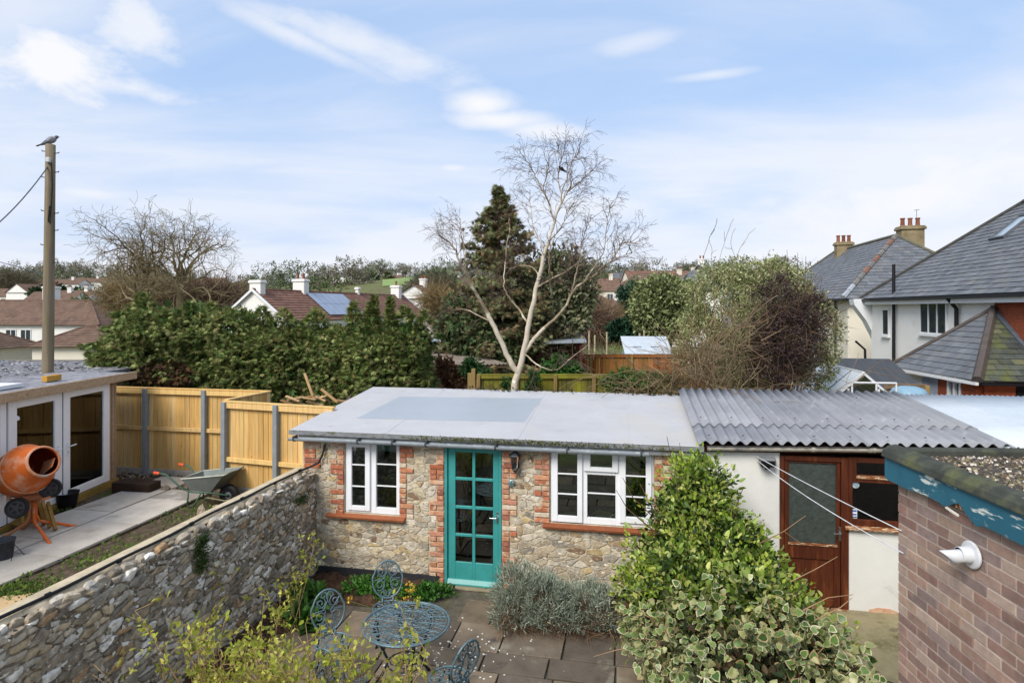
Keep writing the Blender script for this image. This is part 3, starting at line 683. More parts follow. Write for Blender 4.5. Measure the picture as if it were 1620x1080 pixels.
def corrugated(x0, x1, y0, y1, zf, pitch, amp, th=.007, per=8, ny=3):
    nx = max(2, int(round((x1-x0)/pitch*per))); V = []; 
    for s in (0, 1):
        for j in range(ny+1):
            y = y0+(y1-y0)*j/ny
            for i in range(nx+1):
                x = x0+(x1-x0)*i/nx; V.append((x, y, zf(x, y)+amp*math.cos(2*math.pi*x/pitch)-s*th))
    n1 = (nx+1)*(ny+1); fs = []
    for j in range(ny):
        for i in range(nx):
            a = j*(nx+1)+i; fs.append((a, a+1, a+nx+2, a+nx+1)); fs.append((n1+a, n1+a+nx+1, n1+a+nx+2, n1+a+1))
    for i in range(nx): fs.append((i, n1+i, n1+i+1, i+1)); b = ny*(nx+1)+i; fs.append((b, b+1, n1+b+1, n1+b))
    for j in range(ny): a = j*(nx+1); fs.append((a, a+nx+1, n1+a+nx+1, n1+a)); a += nx; fs.append((a, n1+a, n1+a+nx+1, a+nx+1))
    return MB().add(V, fs)
def build_leanto():
    T = thing('lean_to', 'white rendered lean-to with grey corrugated roof and brown glazed door', 'lean-to', O0, RZ)
    xa = 3.205; d0, d1 = ft(1234.5), ft(1343); w1 = ft(1470); zt = lambda x: 2.16+(x-3.2)*.033
    low_t = fz(1380, 838)
    mb = MB(); mb.box(xa, d0, .02, .2, .05, 2.17); mb.box(d1+.002, w1, .02, .2, .05, low_t); mb.box(w1+.001, 9, .02, .2, .05, 2.25); mb.build('wall', m_render, T, bevel=.01)
    rng = random.Random(2)
    mb = MB(); mb.prism([(0, 0), (.34, 0), (.36, .02), (.26, .055), (.12, .06), (.02, .03)], 0, .01, M=Matrix(((1, 0, 0, ft(1374)), (0, 0, -1, .019), (0, 1, 0, .15), (0, 0, 0, 1)))); mb.build('bare_brick_patch', m_brick, T)
    mb = MB(); mb.box(xa, 9, 2.6, 2.8, 0, 2.42); mb.box(8.8, 9, .2, 2.6, 0, 2.3); mb.build('back_wall', m_render, T)
    MB().box(xa, 8.8, 2.5, 2.59, .1, 2.4).build('room_wall', m_inner, T)
    MB().box(xa, 9, .2, 2.5, .06, .14).build('room_floor', mat('room_boards', ['4a3526']), T)
    # fascia board + gutter
    mb = MB(); mb.add([(xa, .0, 2.12), (9, .0, 2.3), (9, .0, 2.40), (xa, .0, 2.215), (xa, .05, 2.12), (9, .05, 2.3), (9, .05, 2.40), (xa, .05, 2.215)], [(0, 1, 2, 3), (5, 4, 7, 6), (0, 4, 5, 1), (3, 2, 6, 7), (0, 3, 7, 4), (1, 5, 6, 2)])
    mb.build('fascia', m_brown, T)
    gm = mat('weathered_gutter', ['b5afa3'], var=.2, scale=5, rough=.6, ov=[('6a5f4a', 7, .6, .72), ('6b6d70', 2, .6, .7)])
    g = MB(); xs = [3.24, 5.0, 9]
    prof = [(-.055*math.cos(a), -.055*math.sin(a)) for a in np.linspace(0, math.pi, 9)]
    pl = prof+[(x*.88, z*.88) for x, z in prof[::-1]]
    V = []; k = len(pl)
    for x in (3.25, 9): V += [(x, -.065+y, 2.205+(x-3.2)*.033+z) for y, z in pl]
    g.add(V, [(i, (i+1) % k, (i+1) % k+k, i+k) for i in range(k)]+[tuple(range(k-1, -1, -1)), tuple(range(k, 2*k))]); gut = g.build('gutter', gm, T)
    for px in (1283, 1372, 1378): x = ft(px); MB().prism([(y*1.1, z*1.1) for y, z in prof]+[(.06, .008), (-.06, .008)], x-.02, x+.02, M=Matrix(((0, 0, 1, 0), (1, 0, 0, -.065), (0, 1, 0, 2.205+(x-3.2)*.033), (0, 0, 0, 1)))).build('gutter_bracket', gm, gut)
    # corrugated sheets
    def zf(x, y):
        t = (y+.16)/3.1; return (2.30+(x-3.2)*.028)*(1-t)+(2.585+(x-3.2)*.006)*t
    x = 3.13; P_ = .146; wds = [P_*7, P_*7, P_*7, P_*4.0]; k = 0
    for wd in wds:
        corrugated(x-.01, x+wd+.03, .62, 2.95, lambda a, b, k=k: zf(a, b)+.004*(k % 2), P_, .026).build('corrugated_sheet', m_asb, T, smooth=True)
        corrugated(x-.01, x+wd+.03, -.17, .80, lambda a, b, k=k: zf(a, b)-.013+.004*(k % 2), P_, .026).build('corrugated_sheet', m_asb, T, smooth=True)
        x += wd; k += 1
    x = 6.66
    for k in range(4): corrugated(x, x+.84, -.17, 2.95, lambda a, b, k=k: zf(a, b)-.034+.004*(k % 2), .076, .017, .004, 6).build('white_roof_sheet', m_wsheet, T, smooth=True); x += .80
    bl = MB().lathe([(.012, 0), (.012, .012), (.005, .016)], 6).mesh('roof_bolt', mat('bolt_grey', ['55575b'], rough=.7))
    for xx in np.arange(3.13+P_*1, 6.6, P_*3):
        for yy in (.0, .9, 2.3): inst('roof_bolt', bl, T, (xx, yy, zf(xx, yy)+.024))
    # door
    fr = MB(); zd = lambda px, y: fz(px, y)
    a, b = d0+.003, d1-.001; zt0 = 2.115
    fr.box(a, a+.05, .0, .12, .14, zt0); fr.box(b-.09, b, .0, .12, .14, zt0); fr.box(a+.051, b-.091, .0, .12, zt0-.06, zt0); fr.build('door_frame', m_brown, T, bevel=.005)
    gl = (ft(1248.5), ft(1324), zd(1286, 860), zd(1286, 733)); pn = (ft(1246), ft(1320), zd(1286, 947), zd(1286, 885))
    dr = wall_holes(MB(), a+.054, b-.094, .16, zt0-.064, .02, .062, [gl, pn]).build('door', m_brown, T, bevel=.005)
    MB().box(gl[0]-.01, gl[1]+.01, .044, .05, gl[2]-.01, gl[3]+.01).build('obscured_pane', mat('hammered_glass', ['3d4440'], var=.25, scale=14, rough=.22, spec=.8, bump=.01, bscale=24), dr)
    MB().box(pn[0]-.01, pn[1]+.01, .04, .056, pn[2]-.01, pn[3]+.01).build('door_panel', m_brown, dr)
    MB().box(gl[0]-.01, gl[1]+.01, .005, .03, gl[2]-.025, gl[2]).build('glazing_bead', m_peel, dr)
    hxp = ft(1329.5); zz = zd(1329, 845); h = MB(); h.box(hxp-.02, hxp+.02, .006, .019, zz-.09, zz+.09); h.tube([(hxp, .01, zz+.02), (hxp, -.035, zz+.02), (hxp-.1, -.045, zz+.018)], .009, 8); h.build('handle', m_chrome, dr, bevel=.002)
    MB().box(a, b, -.03, .019, .125, .16).build('threshold', m_peel, T)
    # window over the low white wall
    wa, wb = d1+.003, w1-.001; up = (ft(1356), ft(1414), zd(1385, 752.6), zd(1385, 733)); lo = (ft(1349.5), ft(1424), zd(1385, 823.5), zd(1385, 764.5))
    up = (up[0], wb-.06, up[2], up[3]); lo = (lo[0], wb-.03, lo[2], lo[3])
    wn = wall_holes(MB(), wa, wb, low_t+.03, 2.125, .01, .08, [up, lo]).build('window', m_brown, T, bevel=.004)
    for q in (up, lo): MB().box(q[0]-.008, q[1]+.008, .045, .05, q[2]-.008, q[3]+.008).build('pane', glass('dark_glass', '454a48', .8), wn)
    MB().box(up[0]-.01, up[1]+.01, -.006, .009, up[2]-.045, up[2]-.004).build('weathered_rail', m_peel, wn)
    MB().slab([(wa-.05, -.05, low_t+.012), (wb, -.05, low_t+.012), (wb, .06, low_t+.06), (wa-.05, .06, low_t+.06)], .03).build('sill', m_peel, T, bevel=.006)
    # stickers on the glass
    sx, sz = ft(1353), zd(1353, 813.5)
    MB().box(sx-.037, sx+.037, .041, .0425, sz-.06, sz+.06).build('paper_sticker', mat('sticker_white', ['dfe3ea'], rough=.5), wn)
    mb = MB(); mb.box(sx-.03, sx+.03, .0395, .0408, sz+.025, sz+.045); mb.box(sx-.024, sx+.03, .0395, .0408, sz-.022, sz-.004); mb.build('sticker_print', mat('sticker_blue', ['2456b4'], rough=.5), wn)
    MB().box(sx-.034, sx+.034, .0395, .0408, sz-.052, sz-.038).build('sticker_print', mat('sticker_black', ['1d2b3c'], rough=.5), wn)
    cx, cz = ft(1354), zd(1354, 768); MB().lathe([(.044, 0), (.044, .003)], 20, M=Matrix.Translation((cx+.012, .044, cz)) @ Matrix.Rotation(R(90), 4, 'X')).build('round_sticker', mat('sticker_grey', ['9fb0b8'], var=.5, scale=40, rough=.4), wn)
    # flood light
    q = thing('floodlight', 'grey boxy outdoor light on the white wall above the bush', 'light', loc2w(ft(1212), -.02, fz(1212, 728)), RZ)
    MB().prism([(-.1, -.045), (.1, -.045), (.1, .06), (-.1, .06)], 0, .09, M=Matrix(((1, 0, 0, 0), (0, -.2, -1, 0), (0, 1, -.3, .01), (0, 0, 0, 1)))).build('housing', mat('grey_housing', ['6d7072'], var=.2, rough=.5), q, bevel=.012)
    MB().box(-.085, .085, -.1, -.094, -.06, .02).build('lens', glass('lens_glass', '9aa2a4', .9), q)
    MB().lathe([(.03, 0), (.034, .03), (.02, .05)], 12, M=Matrix.Translation((.0, -.05, -.10))).build('sensor', m_black, q)
    ml = mat('white_line', ['d8d9da'], rough=.5)
    e1 = Vector((2.93, 4.52, 2.38)); e2 = Vector((2.93, 4.50, 2.22))
    def line(a, b, sag, label):
        pts = [a.lerp(b, t)-Vector((0, 0, sag*4*t*(1-t))) for t in np.linspace(0, 1, 9)]
        tag(MB().tube(pts, .0045, 5).build('washing_line', ml), label, 'washing line', 'washing lines across the alley')
    line(loc2w(ft(1196), .0, fz(1196, 721)), e1, .015, 'upper white washing line from the outdoor light to the brick corner')
    line(loc2w(ft(1198), .0, fz(1198, 728)), e2, .05, 'lower white washing line sagging in front of the brown door')
build_leanto()
# ================================================================== brick extension on the right
def build_extension():
    rng = random.Random(21); O = Vector((2.95, 4.57, 0)); rz = math.atan2(-1, -.037)
    T = thing('brick_extension', 'flat roofed extension of brown pink bricks with peeling teal fascia', 'building', O, rz)
    m_b = mat('pinkish_brown_brick', ['8c7267', '947c71', '836a60', '987d6f', '88756f', '9e8675', '8a6d62', '917a6b', '7f6d67', 'a38e80'], var=.18, scale=14, rough=.9, bump=.003, bscale=80, ov=[('a5826a', 6, .62, .78), ('5c4a44', 5, .66, .76)])
    m_mo = mat('pale_mortar', ['b5a99d'], var=.15, scale=12, rough=.95)
    MB().box(0, 3.4, -.004, 3.2, 0, 2.83).build('wall', m_mo, T)
    bm = MB(); vs = [(-.5, .5, -.5), (.5, .5, -.5), (.5, .5, .5), (-.5, .5, .5), (-.5, -.3, -.5), (.5, -.3, -.5), (.5, -.3, .5), (-.5, -.3, .5), (-.488, -.5, -.46), (.488, -.5, -.46), (.488, -.5, .46), (-.488, -.5, .46)]
    fs = [(0, 1, 5, 4), (1, 2, 6, 5), (2, 3, 7, 6), (3, 0, 4, 7), (4, 5, 9, 8), (5, 6, 10, 9), (6, 7, 11, 10), (7, 4, 8, 11), (8, 9, 10, 11)]
    me = bm.add(vs, fs).mesh('brick', m_b); rest = MB()
    m_bi = mat('pinkish_brown_brick_far', ['8c7267', '947c71', '836a60', '987d6f'], var=.16, scale=14, rough=.9, isl=True)
    n = int(2.8/.075); cnt = 0
    for c in range(n-1, -1, -1):
        z = .03+c*.075; x = -.002 if c % 2 == 0 else -.002-.1125
        while x < 3.35:
            a, b = max(x, -.002), min(x+.215, 3.35); x += .225
            if b-a < .04: continue
            lc = ((a+b)/2, .0035, z+.0325); dz = rng.uniform(-.0012, .0012); dy = rng.uniform(-.0012, .0012)
            if a < 1.75 and cnt < 300: inst('brick', me, T, (lc[0], lc[1]+dy, lc[2]+dz), (0, rng.uniform(-.006, .006), 0), (b-a, .026, .065)); cnt += 1
            else: rest.add([(v[0]*(b-a)+lc[0], v[1]*.026+lc[1], v[2]*.065+lc[2]) for v in vs], fs)
    stuff(rest.build('far_bricks', m_bi, T))
    # far end (faces the lean-to): plain brick courses joined
    # fascia with torn lower edge
    m_f = mat('peeling_teal_paint', ['2a5f72'], var=.15, scale=5, rough=.55, ov=[('c9cfc8', 7, .585, .62, (1, .4, 2.2)), ('6e7f80', 16, .66, .7)])
    zb, ztp = 2.735, 2.925; V = []; xs = np.linspace(-.07, 3.4, 70); lo = []
    for x in xs:
        e = 0
        if .28 < x < .6: e = .02*math.sin((x-.28)/.32*math.pi)+rng.uniform(0, .008)
        if .62 < x < .82: e = .06*math.sin((x-.62)/.2*math.pi)+rng.uniform(0, .014)
        if .84 < x < .92: e = -.02
        lo.append(zb+e+rng.uniform(-.002, .002))
    poly = [(x, l) for x, l in zip(xs, lo)]+[(3.4, ztp), (-.07, ztp)]
    MB().prism(poly, 0, .02, M=Matrix(((1, 0, 0, 0), (0, 0, -1, -.045), (0, 1, 0, 0), (0, 0, 0, 1)))).build('fascia', m_f, T)
    MB().box(-.06, 3.4, -.043, -.024, 2.76, 2.92).build('bare_backing_board', m_peel, T)
    MB().box(-.09, -.055, -.06, 3.2, 2.74, 2.925).build('end_fascia', m_f, T)
    # small splinter
    MB().bar((.62, -.07, 2.742), (.74, -.075, 2.73), .012, .012).build('loose_splinter', mat('bare_splinter', ['d5cfc2']), T)
    m_t = mat('mossy_felt_edge', ['3f423c'], var=.35, scale=8, rough=.95, bump=.006, bscale=30, ov=[('5a5d3c', 4, .5, .7), ('77756b', 20, .66, .74)])
    pr = [(-.09, .0), (.05, .0), (.05, .085), (.02, .095), (-.035, .085), (-.075, .05)]
    tr = MB(); tr.prism(pr, -.10, 3.4, M=Matrix(((0, 0, 1, 0), (1, 0, 0, 0), (0, 1, 0, 2.905), (0, 0, 0, 1))))
    tr.build('felt_edge', m_t, T, bevel=.012, seg=2)
    MB().prism(pr, -.02, 3.2, M=Matrix(((1, 0, 0, -.02), (0, 0, 1, .071), (0, 1, 0, 2.9), (0, 0, 0, 1)))).build('felt_edge', m_t, T, bevel=.012)
    MB().box(.031, 3.4, .052, 3.2, 2.84, 2.935).build('roof', mat('grit_felt', ['4b453e'], var=.4, scale=30, rough=1), T)
    rg = np.random.default_rng(8); nn = 9000; pts = np.stack([.04+rg.random(nn)**1.0*2.6, .06+rg.random(nn)*2.2, np.full(nn, 2.937)], 1); out = rg.normal(0, 1, (nn, 3))
    CH = (np.array([(-.5, -.4, 0), (.5, -.3, .05), (.35, .5, .0), (-.4, .4, .1), (0, 0, .6)], float), [(0, 1, 4), (1, 2, 4), (2, 3, 4), (3, 0, 4)], None)
    o = leaves('roof_gravel', mat('roof_grit', ['6b5f50', '8a7c6a', '57504a', 'a89a86', '6f5a48', '4a4744', 'c7c0b3', '75704f'], var=.2, scale=40, isl=True, rough=.95), None, pts, np.tile([1., 0, 0], (nn, 1))+out*.8, .022, CH, 3, .8, up=1.2); o.parent = T
    # white boiler flue
    fp = Vector(((1545-810)/F*3.785, 3.785, CZ-(877-HY)/F*3.785))
    loc = Matrix.Translation(O) @ Matrix.Rotation(rz, 4, 'Z'); lp = loc.inverted() @ fp
    Q = thing('boiler_flue', 'white plastic boiler flue with round collar on the brown brick wall', 'flue', loc @ Vector((lp.x, -.022, lp.z)), rz)
    mw = mat('flue_white', ['c9cbce'], var=.08, scale=10, rough=.4, ov=[('9c9a92', 6, .62, .8)])
    RX = Matrix.Rotation(R(90), 4, 'X')
    MB().lathe([(.085, 0), (.085, .008), (.08, .013), (.05, .017)], 32, M=RX).build('collar', mw, Q, smooth=False)
    MB().lathe([(.05, .015), (.052, .045), (.047, .05), (.047, .08), (.044, .08)], 24, M=RX, cap=False).build('outer_ring', mw, Q, smooth=True)
    e = MB(); pts = []; V = []; k = 20
    for (r, d0_, cut) in ((.04, .05, 0), (.042, .105, .0), (.042, .15, .05), (.036, .15, .05), (.036, .07, 0)):
        for j in range(k):
            a = 2*math.pi*j/k; V.append((r*math.cos(a), -(d0_+cut*math.sin(a)*.9), r*math.sin(a)-.02*(d0_/.15)))
    e.add(V, [(i*k+j, i*k+(j+1) % k, (i+1)*k+(j+1) % k, (i+1)*k+j) for i in range(4) for j in range(k)]+[tuple(4*k+j for j in range(k))]); e.build('outlet', mw, Q, smooth=True)
build_extension()
# ================================================================== boundary wall on the left
WO = loc2w(-2.46, -.012); WRZ = math.atan2(.9825, .1863)
def wloc(x, y, z): return WO+EY*x-EX*y+Vector((0, 0, z))
def build_boundary():
    rng = random.Random(31)
    T = thing('boundary_wall', 'long weathered rubble stone wall between the patio and the neighbouring garden', 'wall', WO, WRZ)
    m_w = mat('weathered_wall_mortar', ['94897a'], var=.4, scale=6, rough=1, bump=.03, bscale=26, ov=[('aba18f', 4, .52, .68), ('6a6152', 9, .60, .72)])
    pal = ['a59a87', 'b3a896', '988b79', 'bcae98', '8c7f6c', 'c4bbac', 'ab987b', 'afa590', '9b907f', 'c8c0b2', '8f877a', 'a88a68', 'b9b1a3', 'ada08c', 'b7a486', '9f9382', 'dfdad0', 'd8d1c4', '7d7363']
    m_s = mat('weathered_stone', pal, var=.4, scale=13, rough=.95, bump=.014, bscale=45, ov=[('c6c2ba', 10, .64, .73), ('4d473c', 5, .63, .75)])
    m_ss = mat('weathered_stone_small', pal, var=.4, scale=13, rough=.95, bump=.014, bscale=45, isl=True)
    mb = MB(); nx = 60
    V = []
    for i in range(nx+1):     # rounded, wobbly cross-section
        x = -6.6+6.6*i/nx; wz = .018*math.sin(x*3.1)+.012*math.sin(x*9.3+1)+rng.uniform(-.008, .008)
        for (y, z) in ((0, 0), (.0, 1.40), (.015, 1.535+wz), (.05, 1.575+wz), (.16, 1.60+wz*.6), (.27, 1.59+wz), (.32, 1.55), (.33, 0)): V.append((x, y+rng.uniform(-.006, .006)*(z > 1), z))
    mb.add(V, [(i*8+j, i*8+j+1, (i+1)*8+j+1, (i+1)*8+j) for i in range(nx) for j in range(7)]+[tuple(range(8)), tuple(nx*8+7-j for j in range(8))])
    mb.build('wall_core', m_w, T, smooth=True)
    ca, sa = math.cos(.16), math.sin(.16); cells = voronoi(-6.9, .9, -.9, 2.7, .125, .062, rng, drop=.38)
    cells = [clip_convex([(x*ca-z*sa, x*sa+z*ca) for x, z in c], [(-6.4, .01), (-.01, .01), (-.01, 1.575), (-6.4, 1.575)]) for c in cells]; cells = [c for c in cells if len(c) >= 3 and rng.random() > .16]
    # shear the cells: the stones pitch down towards the house
    cells = [[(x, z+.0*x) for x, z in c] for c in cells]
    lay_stones(T, cells, [], m_s, m_ss, .0085, .021, rng, rough=True, key=lambda c: (0 if c[0][0] > -5.0 else 1, -abs(area(c))))
    rg = np.random.default_rng(19); nn = 7000; xx = -rg.random(nn)*6.3; zz = rg.random(nn)*1.56; pt = np.stack([xx, -.003-rg.random(nn)*.006, zz], 1)
    CHP = (np.array([(-.5, -.35, 0), (.5, -.25, .05), (.35, .4, .0), (-.4, .35, .1), (.05, 0, .45)], float), [(0, 1, 4), (1, 2, 4), (2, 3, 4), (3, 0, 4)], None)
    tp = np.stack([rg.normal(.9, .4, nn), rg.normal(0, .15, nn), rg.normal(-.1, .5, nn)], 1); V_, f_, _ = CHP; nr = np.tile([0., -1, 0], (nn, 1))+rg.normal(0, .25, (nn, 3)); X_, T_, N_ = basis(tp, nr); sz = (.012+.05*rg.random(nn)**2.2)[:, None, None]
    Wv = pt[:, None, :]+sz*(V_[None, :, 0:1]*T_[:, None]*1.5+V_[None, :, 1:2]*X_[:, None]+V_[None, :, 2:3]*N_[:, None]*.8)
    stuff(np_mesh('stone_chips', Wv.reshape(-1, 3), f_, 5, nn, mat('wall_chip', ['9a8e7c', 'b5aa98', '857967', 'c9c1b2', '75695a', 'a39074', 'dad5cb', '6d6254'], isl=True, var=.3, scale=20, rough=.95), None, T))
    m_cap = mat('sandy_coping_mortar', ['b5a78d'], var=.25, scale=7, rough=.95, bump=.008, bscale=40, ov=[('c3b597', 3, .5, .7), ('6f6756', 8, .62, .74)])
    cp = MB(); V = []
    for i in range(nx+1):
        x = -6.6+6.57*i/nx; e = rng.uniform(-.025, .025)
        for (y, z) in ((.1+e, 1.592), (.12+e, 1.622), (.22, 1.635+rng.uniform(-.006, .006)), (.33, 1.615), (.345, 1.55)): V.append((x, y, z))
    cp.add(V, [(i*5+j, i*5+j+1, (i+1)*5+j+1, (i+1)*5+j) for i in range(nx) for j in range(4)]); cp.build('coping', m_cap, T, smooth=True)
    for i in range(46):      # loose stones along the top edge
        x = -.25-i*.11+rng.uniform(-.04, .04); s = rng.uniform(.035, .085)
        (cx, cy), vs, fs = stone_verts([(-s, -s*.5), (s*.8, -s*.6), (s, s*.4), (-.2*s, s*.6), (-s, s*.3)], .04, rng, back=.03, rough=True)
        MB().add([(v[0], v[1], v[2]) for v in vs], fs).build('top_stone', m_s, T, loc=(x, rng.uniform(.02, .09), 1.578), rot=(R(-70)+rng.uniform(-.3, .3), rng.uniform(-.3, .3), rng.uniform(-.4, .4)))
    # cable
    cb = MB(); pts = []
    for x in np.linspace(-6.5, -.25, 40): pts.append(wloc(x, .125+.012*math.sin(x*2.3), 1.648+.006*math.sin(x*5)))
    pts += [wloc(-.12, .05, 1.66), loc2w(ft(507), -.06, 1.72), loc2w(ft(512), -.05, 1.82), loc2w(ft(517), -.05, fz(517, 702))]
    C = cb.tube(pts, .0155, 8).build('cable', m_black); tag(C, 'black cable running along the top of the stone boundary wall', 'cable')
    for x in (-.25, -.9, -1.6, -2.5, -3.5, -4.2):
        p = wloc(x, .125+.012*math.sin(x*2.3), 1.648); MB().lathe([(.022, -.02), (.022, .02)], 8, M=Matrix.Translation(p) @ Matrix.Rotation(WRZ, 4, 'Z') @ Matrix.Rotation(R(90), 4, 'Y')).build('cable_clip', m_black, C)
build_boundary()
# ================================================================== cast metal table and chairs
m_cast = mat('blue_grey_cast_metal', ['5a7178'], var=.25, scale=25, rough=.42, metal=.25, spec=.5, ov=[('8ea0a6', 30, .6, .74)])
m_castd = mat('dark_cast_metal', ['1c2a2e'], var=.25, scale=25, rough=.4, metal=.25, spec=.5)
def curl(cx, cy, r, a0, turns, shrink=.25, n=14):
    return [(cx+r*(1-(1-shrink)*t)*math.cos(a0+turns*6.283*t), cy+r*(1-(1-shrink)*t)*math.sin(a0+turns*6.283*t), 0) for t in np.linspace(0, 1, n)]
def rot2(pts, a): c, s = math.cos(a), math.sin(a); return [(x*c-y*s, x*s+y*c, z) for x, y, z in pts]
def build_table():
    c = G(643, 985, .7); T = thing('garden_table', 'round blue-grey cast metal table with pierced scrollwork top', 'table', (c.x, c.y, .03))
    zt = .67; rim = MB(); circ = lambda r, n=48: [(r*math.cos(6.283*i/n), r*math.sin(6.283*i/n), zt) for i in range(n)]
    rim.tube(circ(.455), .013, 6, closed=True); rim.tube(circ(.425), .007, 4, closed=True); rim.build('rim', m_cast, T, smooth=True)
    lat = MB(); Z = lambda pts: [(x, y, zt) for x, y, z in pts]
    for i in range(13):
        a = 6.283*i/13
        lat.tube(Z(rot2(curl(.335, .045, .075, 2.5, 1.3), a)), .0065, 4, cap=False); lat.tube(Z(rot2(curl(.335, -.055, .07, -2.5, -1.3), a)), .0065, 4, cap=False)
        lat.tube(Z(rot2([(.1, 0, 0), (.19, .02, 0), (.26, .0, 0), (.425, .0, 0)], a)), .0065, 4, cap=False)
        lat.tube(Z(rot2(curl(.385, .10, .045, 0, 1.0, .6), a)), .006, 4, cap=False)
        lat.tube(Z(rot2(curl(.21, .055, .05, 3.4, 1.2), a)), .0065, 4, cap=False)
        lat.tube(Z(rot2([(.12, .03, 0), (.2, .11, 0), (.3, .135, 0), (.40, .125, 0)], a)), .006, 4, cap=False)
        lat.tube(Z(rot2([(.25, -.1, 0), (.29, -.02, 0), (.36, .015, 0)], a)), .0055, 4, cap=False)
    lat.tube(circ(.10, 24), .0075, 4, closed=True); lat.tube(circ(.255, 36), .0065, 4, closed=True)
    for i in range(6): lat.tube(Z(rot2(curl(.05, 0, .04, 0, 1, .7), 6.283*i/6)), .006, 4, cap=False)
    lat.build('scrollwork_top', m_cast, T, smooth=True)
    for i in range(3):
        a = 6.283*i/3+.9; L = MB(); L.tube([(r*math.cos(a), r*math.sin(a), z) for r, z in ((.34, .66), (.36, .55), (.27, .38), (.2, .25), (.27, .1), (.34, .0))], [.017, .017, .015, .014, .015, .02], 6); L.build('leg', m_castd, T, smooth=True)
    sh = MB(); sh.tube([(.2*math.cos(6.283*i/20), .2*math.sin(6.283*i/20), .26) for i in range(20)], .009, 5, closed=True)
    for i in range(4): sh.tube([(x, y, .26) for x, y, z in rot2(curl(.09, 0, .085, 0, 1.4), 1.57*i)], .007, 4, cap=False)
    sh.build('lower_ring', m_castd, T, smooth=True)
build_table()
def make_chair(loc, rz, label):
    T = thing('garden_chair', label, 'chair', loc, rz, 'cast metal chairs around the table')
    m = m_cast; zs = .42
    s = MB(); circ = lambda r, n=32: [(r*math.cos(6.283*i/n), r*math.sin(6.283*i/n), zs) for i in range(n)]
    s.tube(circ(.205), .012, 6, closed=True); s.tube(circ(.07, 16), .006, 4, closed=True)
    for i in range(8):
        a = 6.283*i/8; s.tube([(x, y, zs) for x, y, z in rot2(curl(.135, .02, .055, 2.6, 1.25), a)], .006, 4, cap=False); s.tube([(x, y, zs) for x, y, z in rot2([(.06, 0, 0), (.205, -.02, 0)], a)], .006, 4, cap=False)
    s.build('seat', m, T, smooth=True)
    def bk(x, z): return (x, -.185-.12*(z/.5), zs+z)
    fr = MB(); n = 36; fr.tube([bk(.2*math.sin(a)*(1 if math.cos(a) > -.3 else .93), .27-.23*math.cos(a)) for a in [6.283*i/n for i in range(n)]], .0125, 6, closed=True)
    fr.tube([bk(-.07, .05), (-.07, -.17, zs-.03)], .012, 6); fr.tube([bk(.07, .05), (.07, -.17, zs-.03)], .012, 6); fr.build('back_frame', m, T, smooth=True)
    b = MB()
    for sx in (-1, 1):
        for (cx, cz, r, a0, tn) in ((.085, .36, .07, 1.6, 1.4), (.10, .21, .075, -1.0, -1.4), (.06, .10, .05, 2.0, 1.3), (.045, .44, .045, 3.6, -1.1)):
            b.tube([bk(sx*x, y) for x, y, z in curl(cx, cz, r, a0, tn)], .0075, 4, cap=False)
        b.tube([bk(sx*x, z) for x, z in ((0, .05), (.07, .16), (.03, .27), (.1, .34), (.16, .42))], .0075, 4, cap=False)
        b.tube([bk(sx*x, z) for x, z in ((.02, .5), (.0, .38), (.05, .28), (.17, .27))], .0075, 4, cap=False)
    b.build('back_scrollwork', m, T, smooth=True)
    for (sx, sy) in ((-1, -1), (1, -1), (-1, 1), (1, 1)):
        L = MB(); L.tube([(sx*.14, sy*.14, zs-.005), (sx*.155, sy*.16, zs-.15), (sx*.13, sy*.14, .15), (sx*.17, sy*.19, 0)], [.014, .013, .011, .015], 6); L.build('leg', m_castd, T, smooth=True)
    T.scale = (.92, .92, .92)
    return T
def face(d): return math.atan2(d[1], d[0])-math.pi/2
c1 = make_chair((-1.50, 7.30, .03), face((.25, -.95)), 'blue-grey scrolled metal chair behind the table, nearest the stone building')
def ch(loc, d, label):
    o = copy_tree(c1); o.location = loc; o.rotation_euler.z = face(d); o['label'] = label
    o.location.z = .03; return o
ch((-1.95, 6.55, 0), (.5, -.85), 'blue-grey scrolled metal chair left of the table with its seat showing')
ch((-1.62, 5.85, 0), (.45, .9), 'dark scrolled metal chair seen from behind through the yellow-green shrub')
ch((-.62, 5.92, 0), (-.75, .65), 'scrolled metal chair right of the table, on the white-chipped paving')
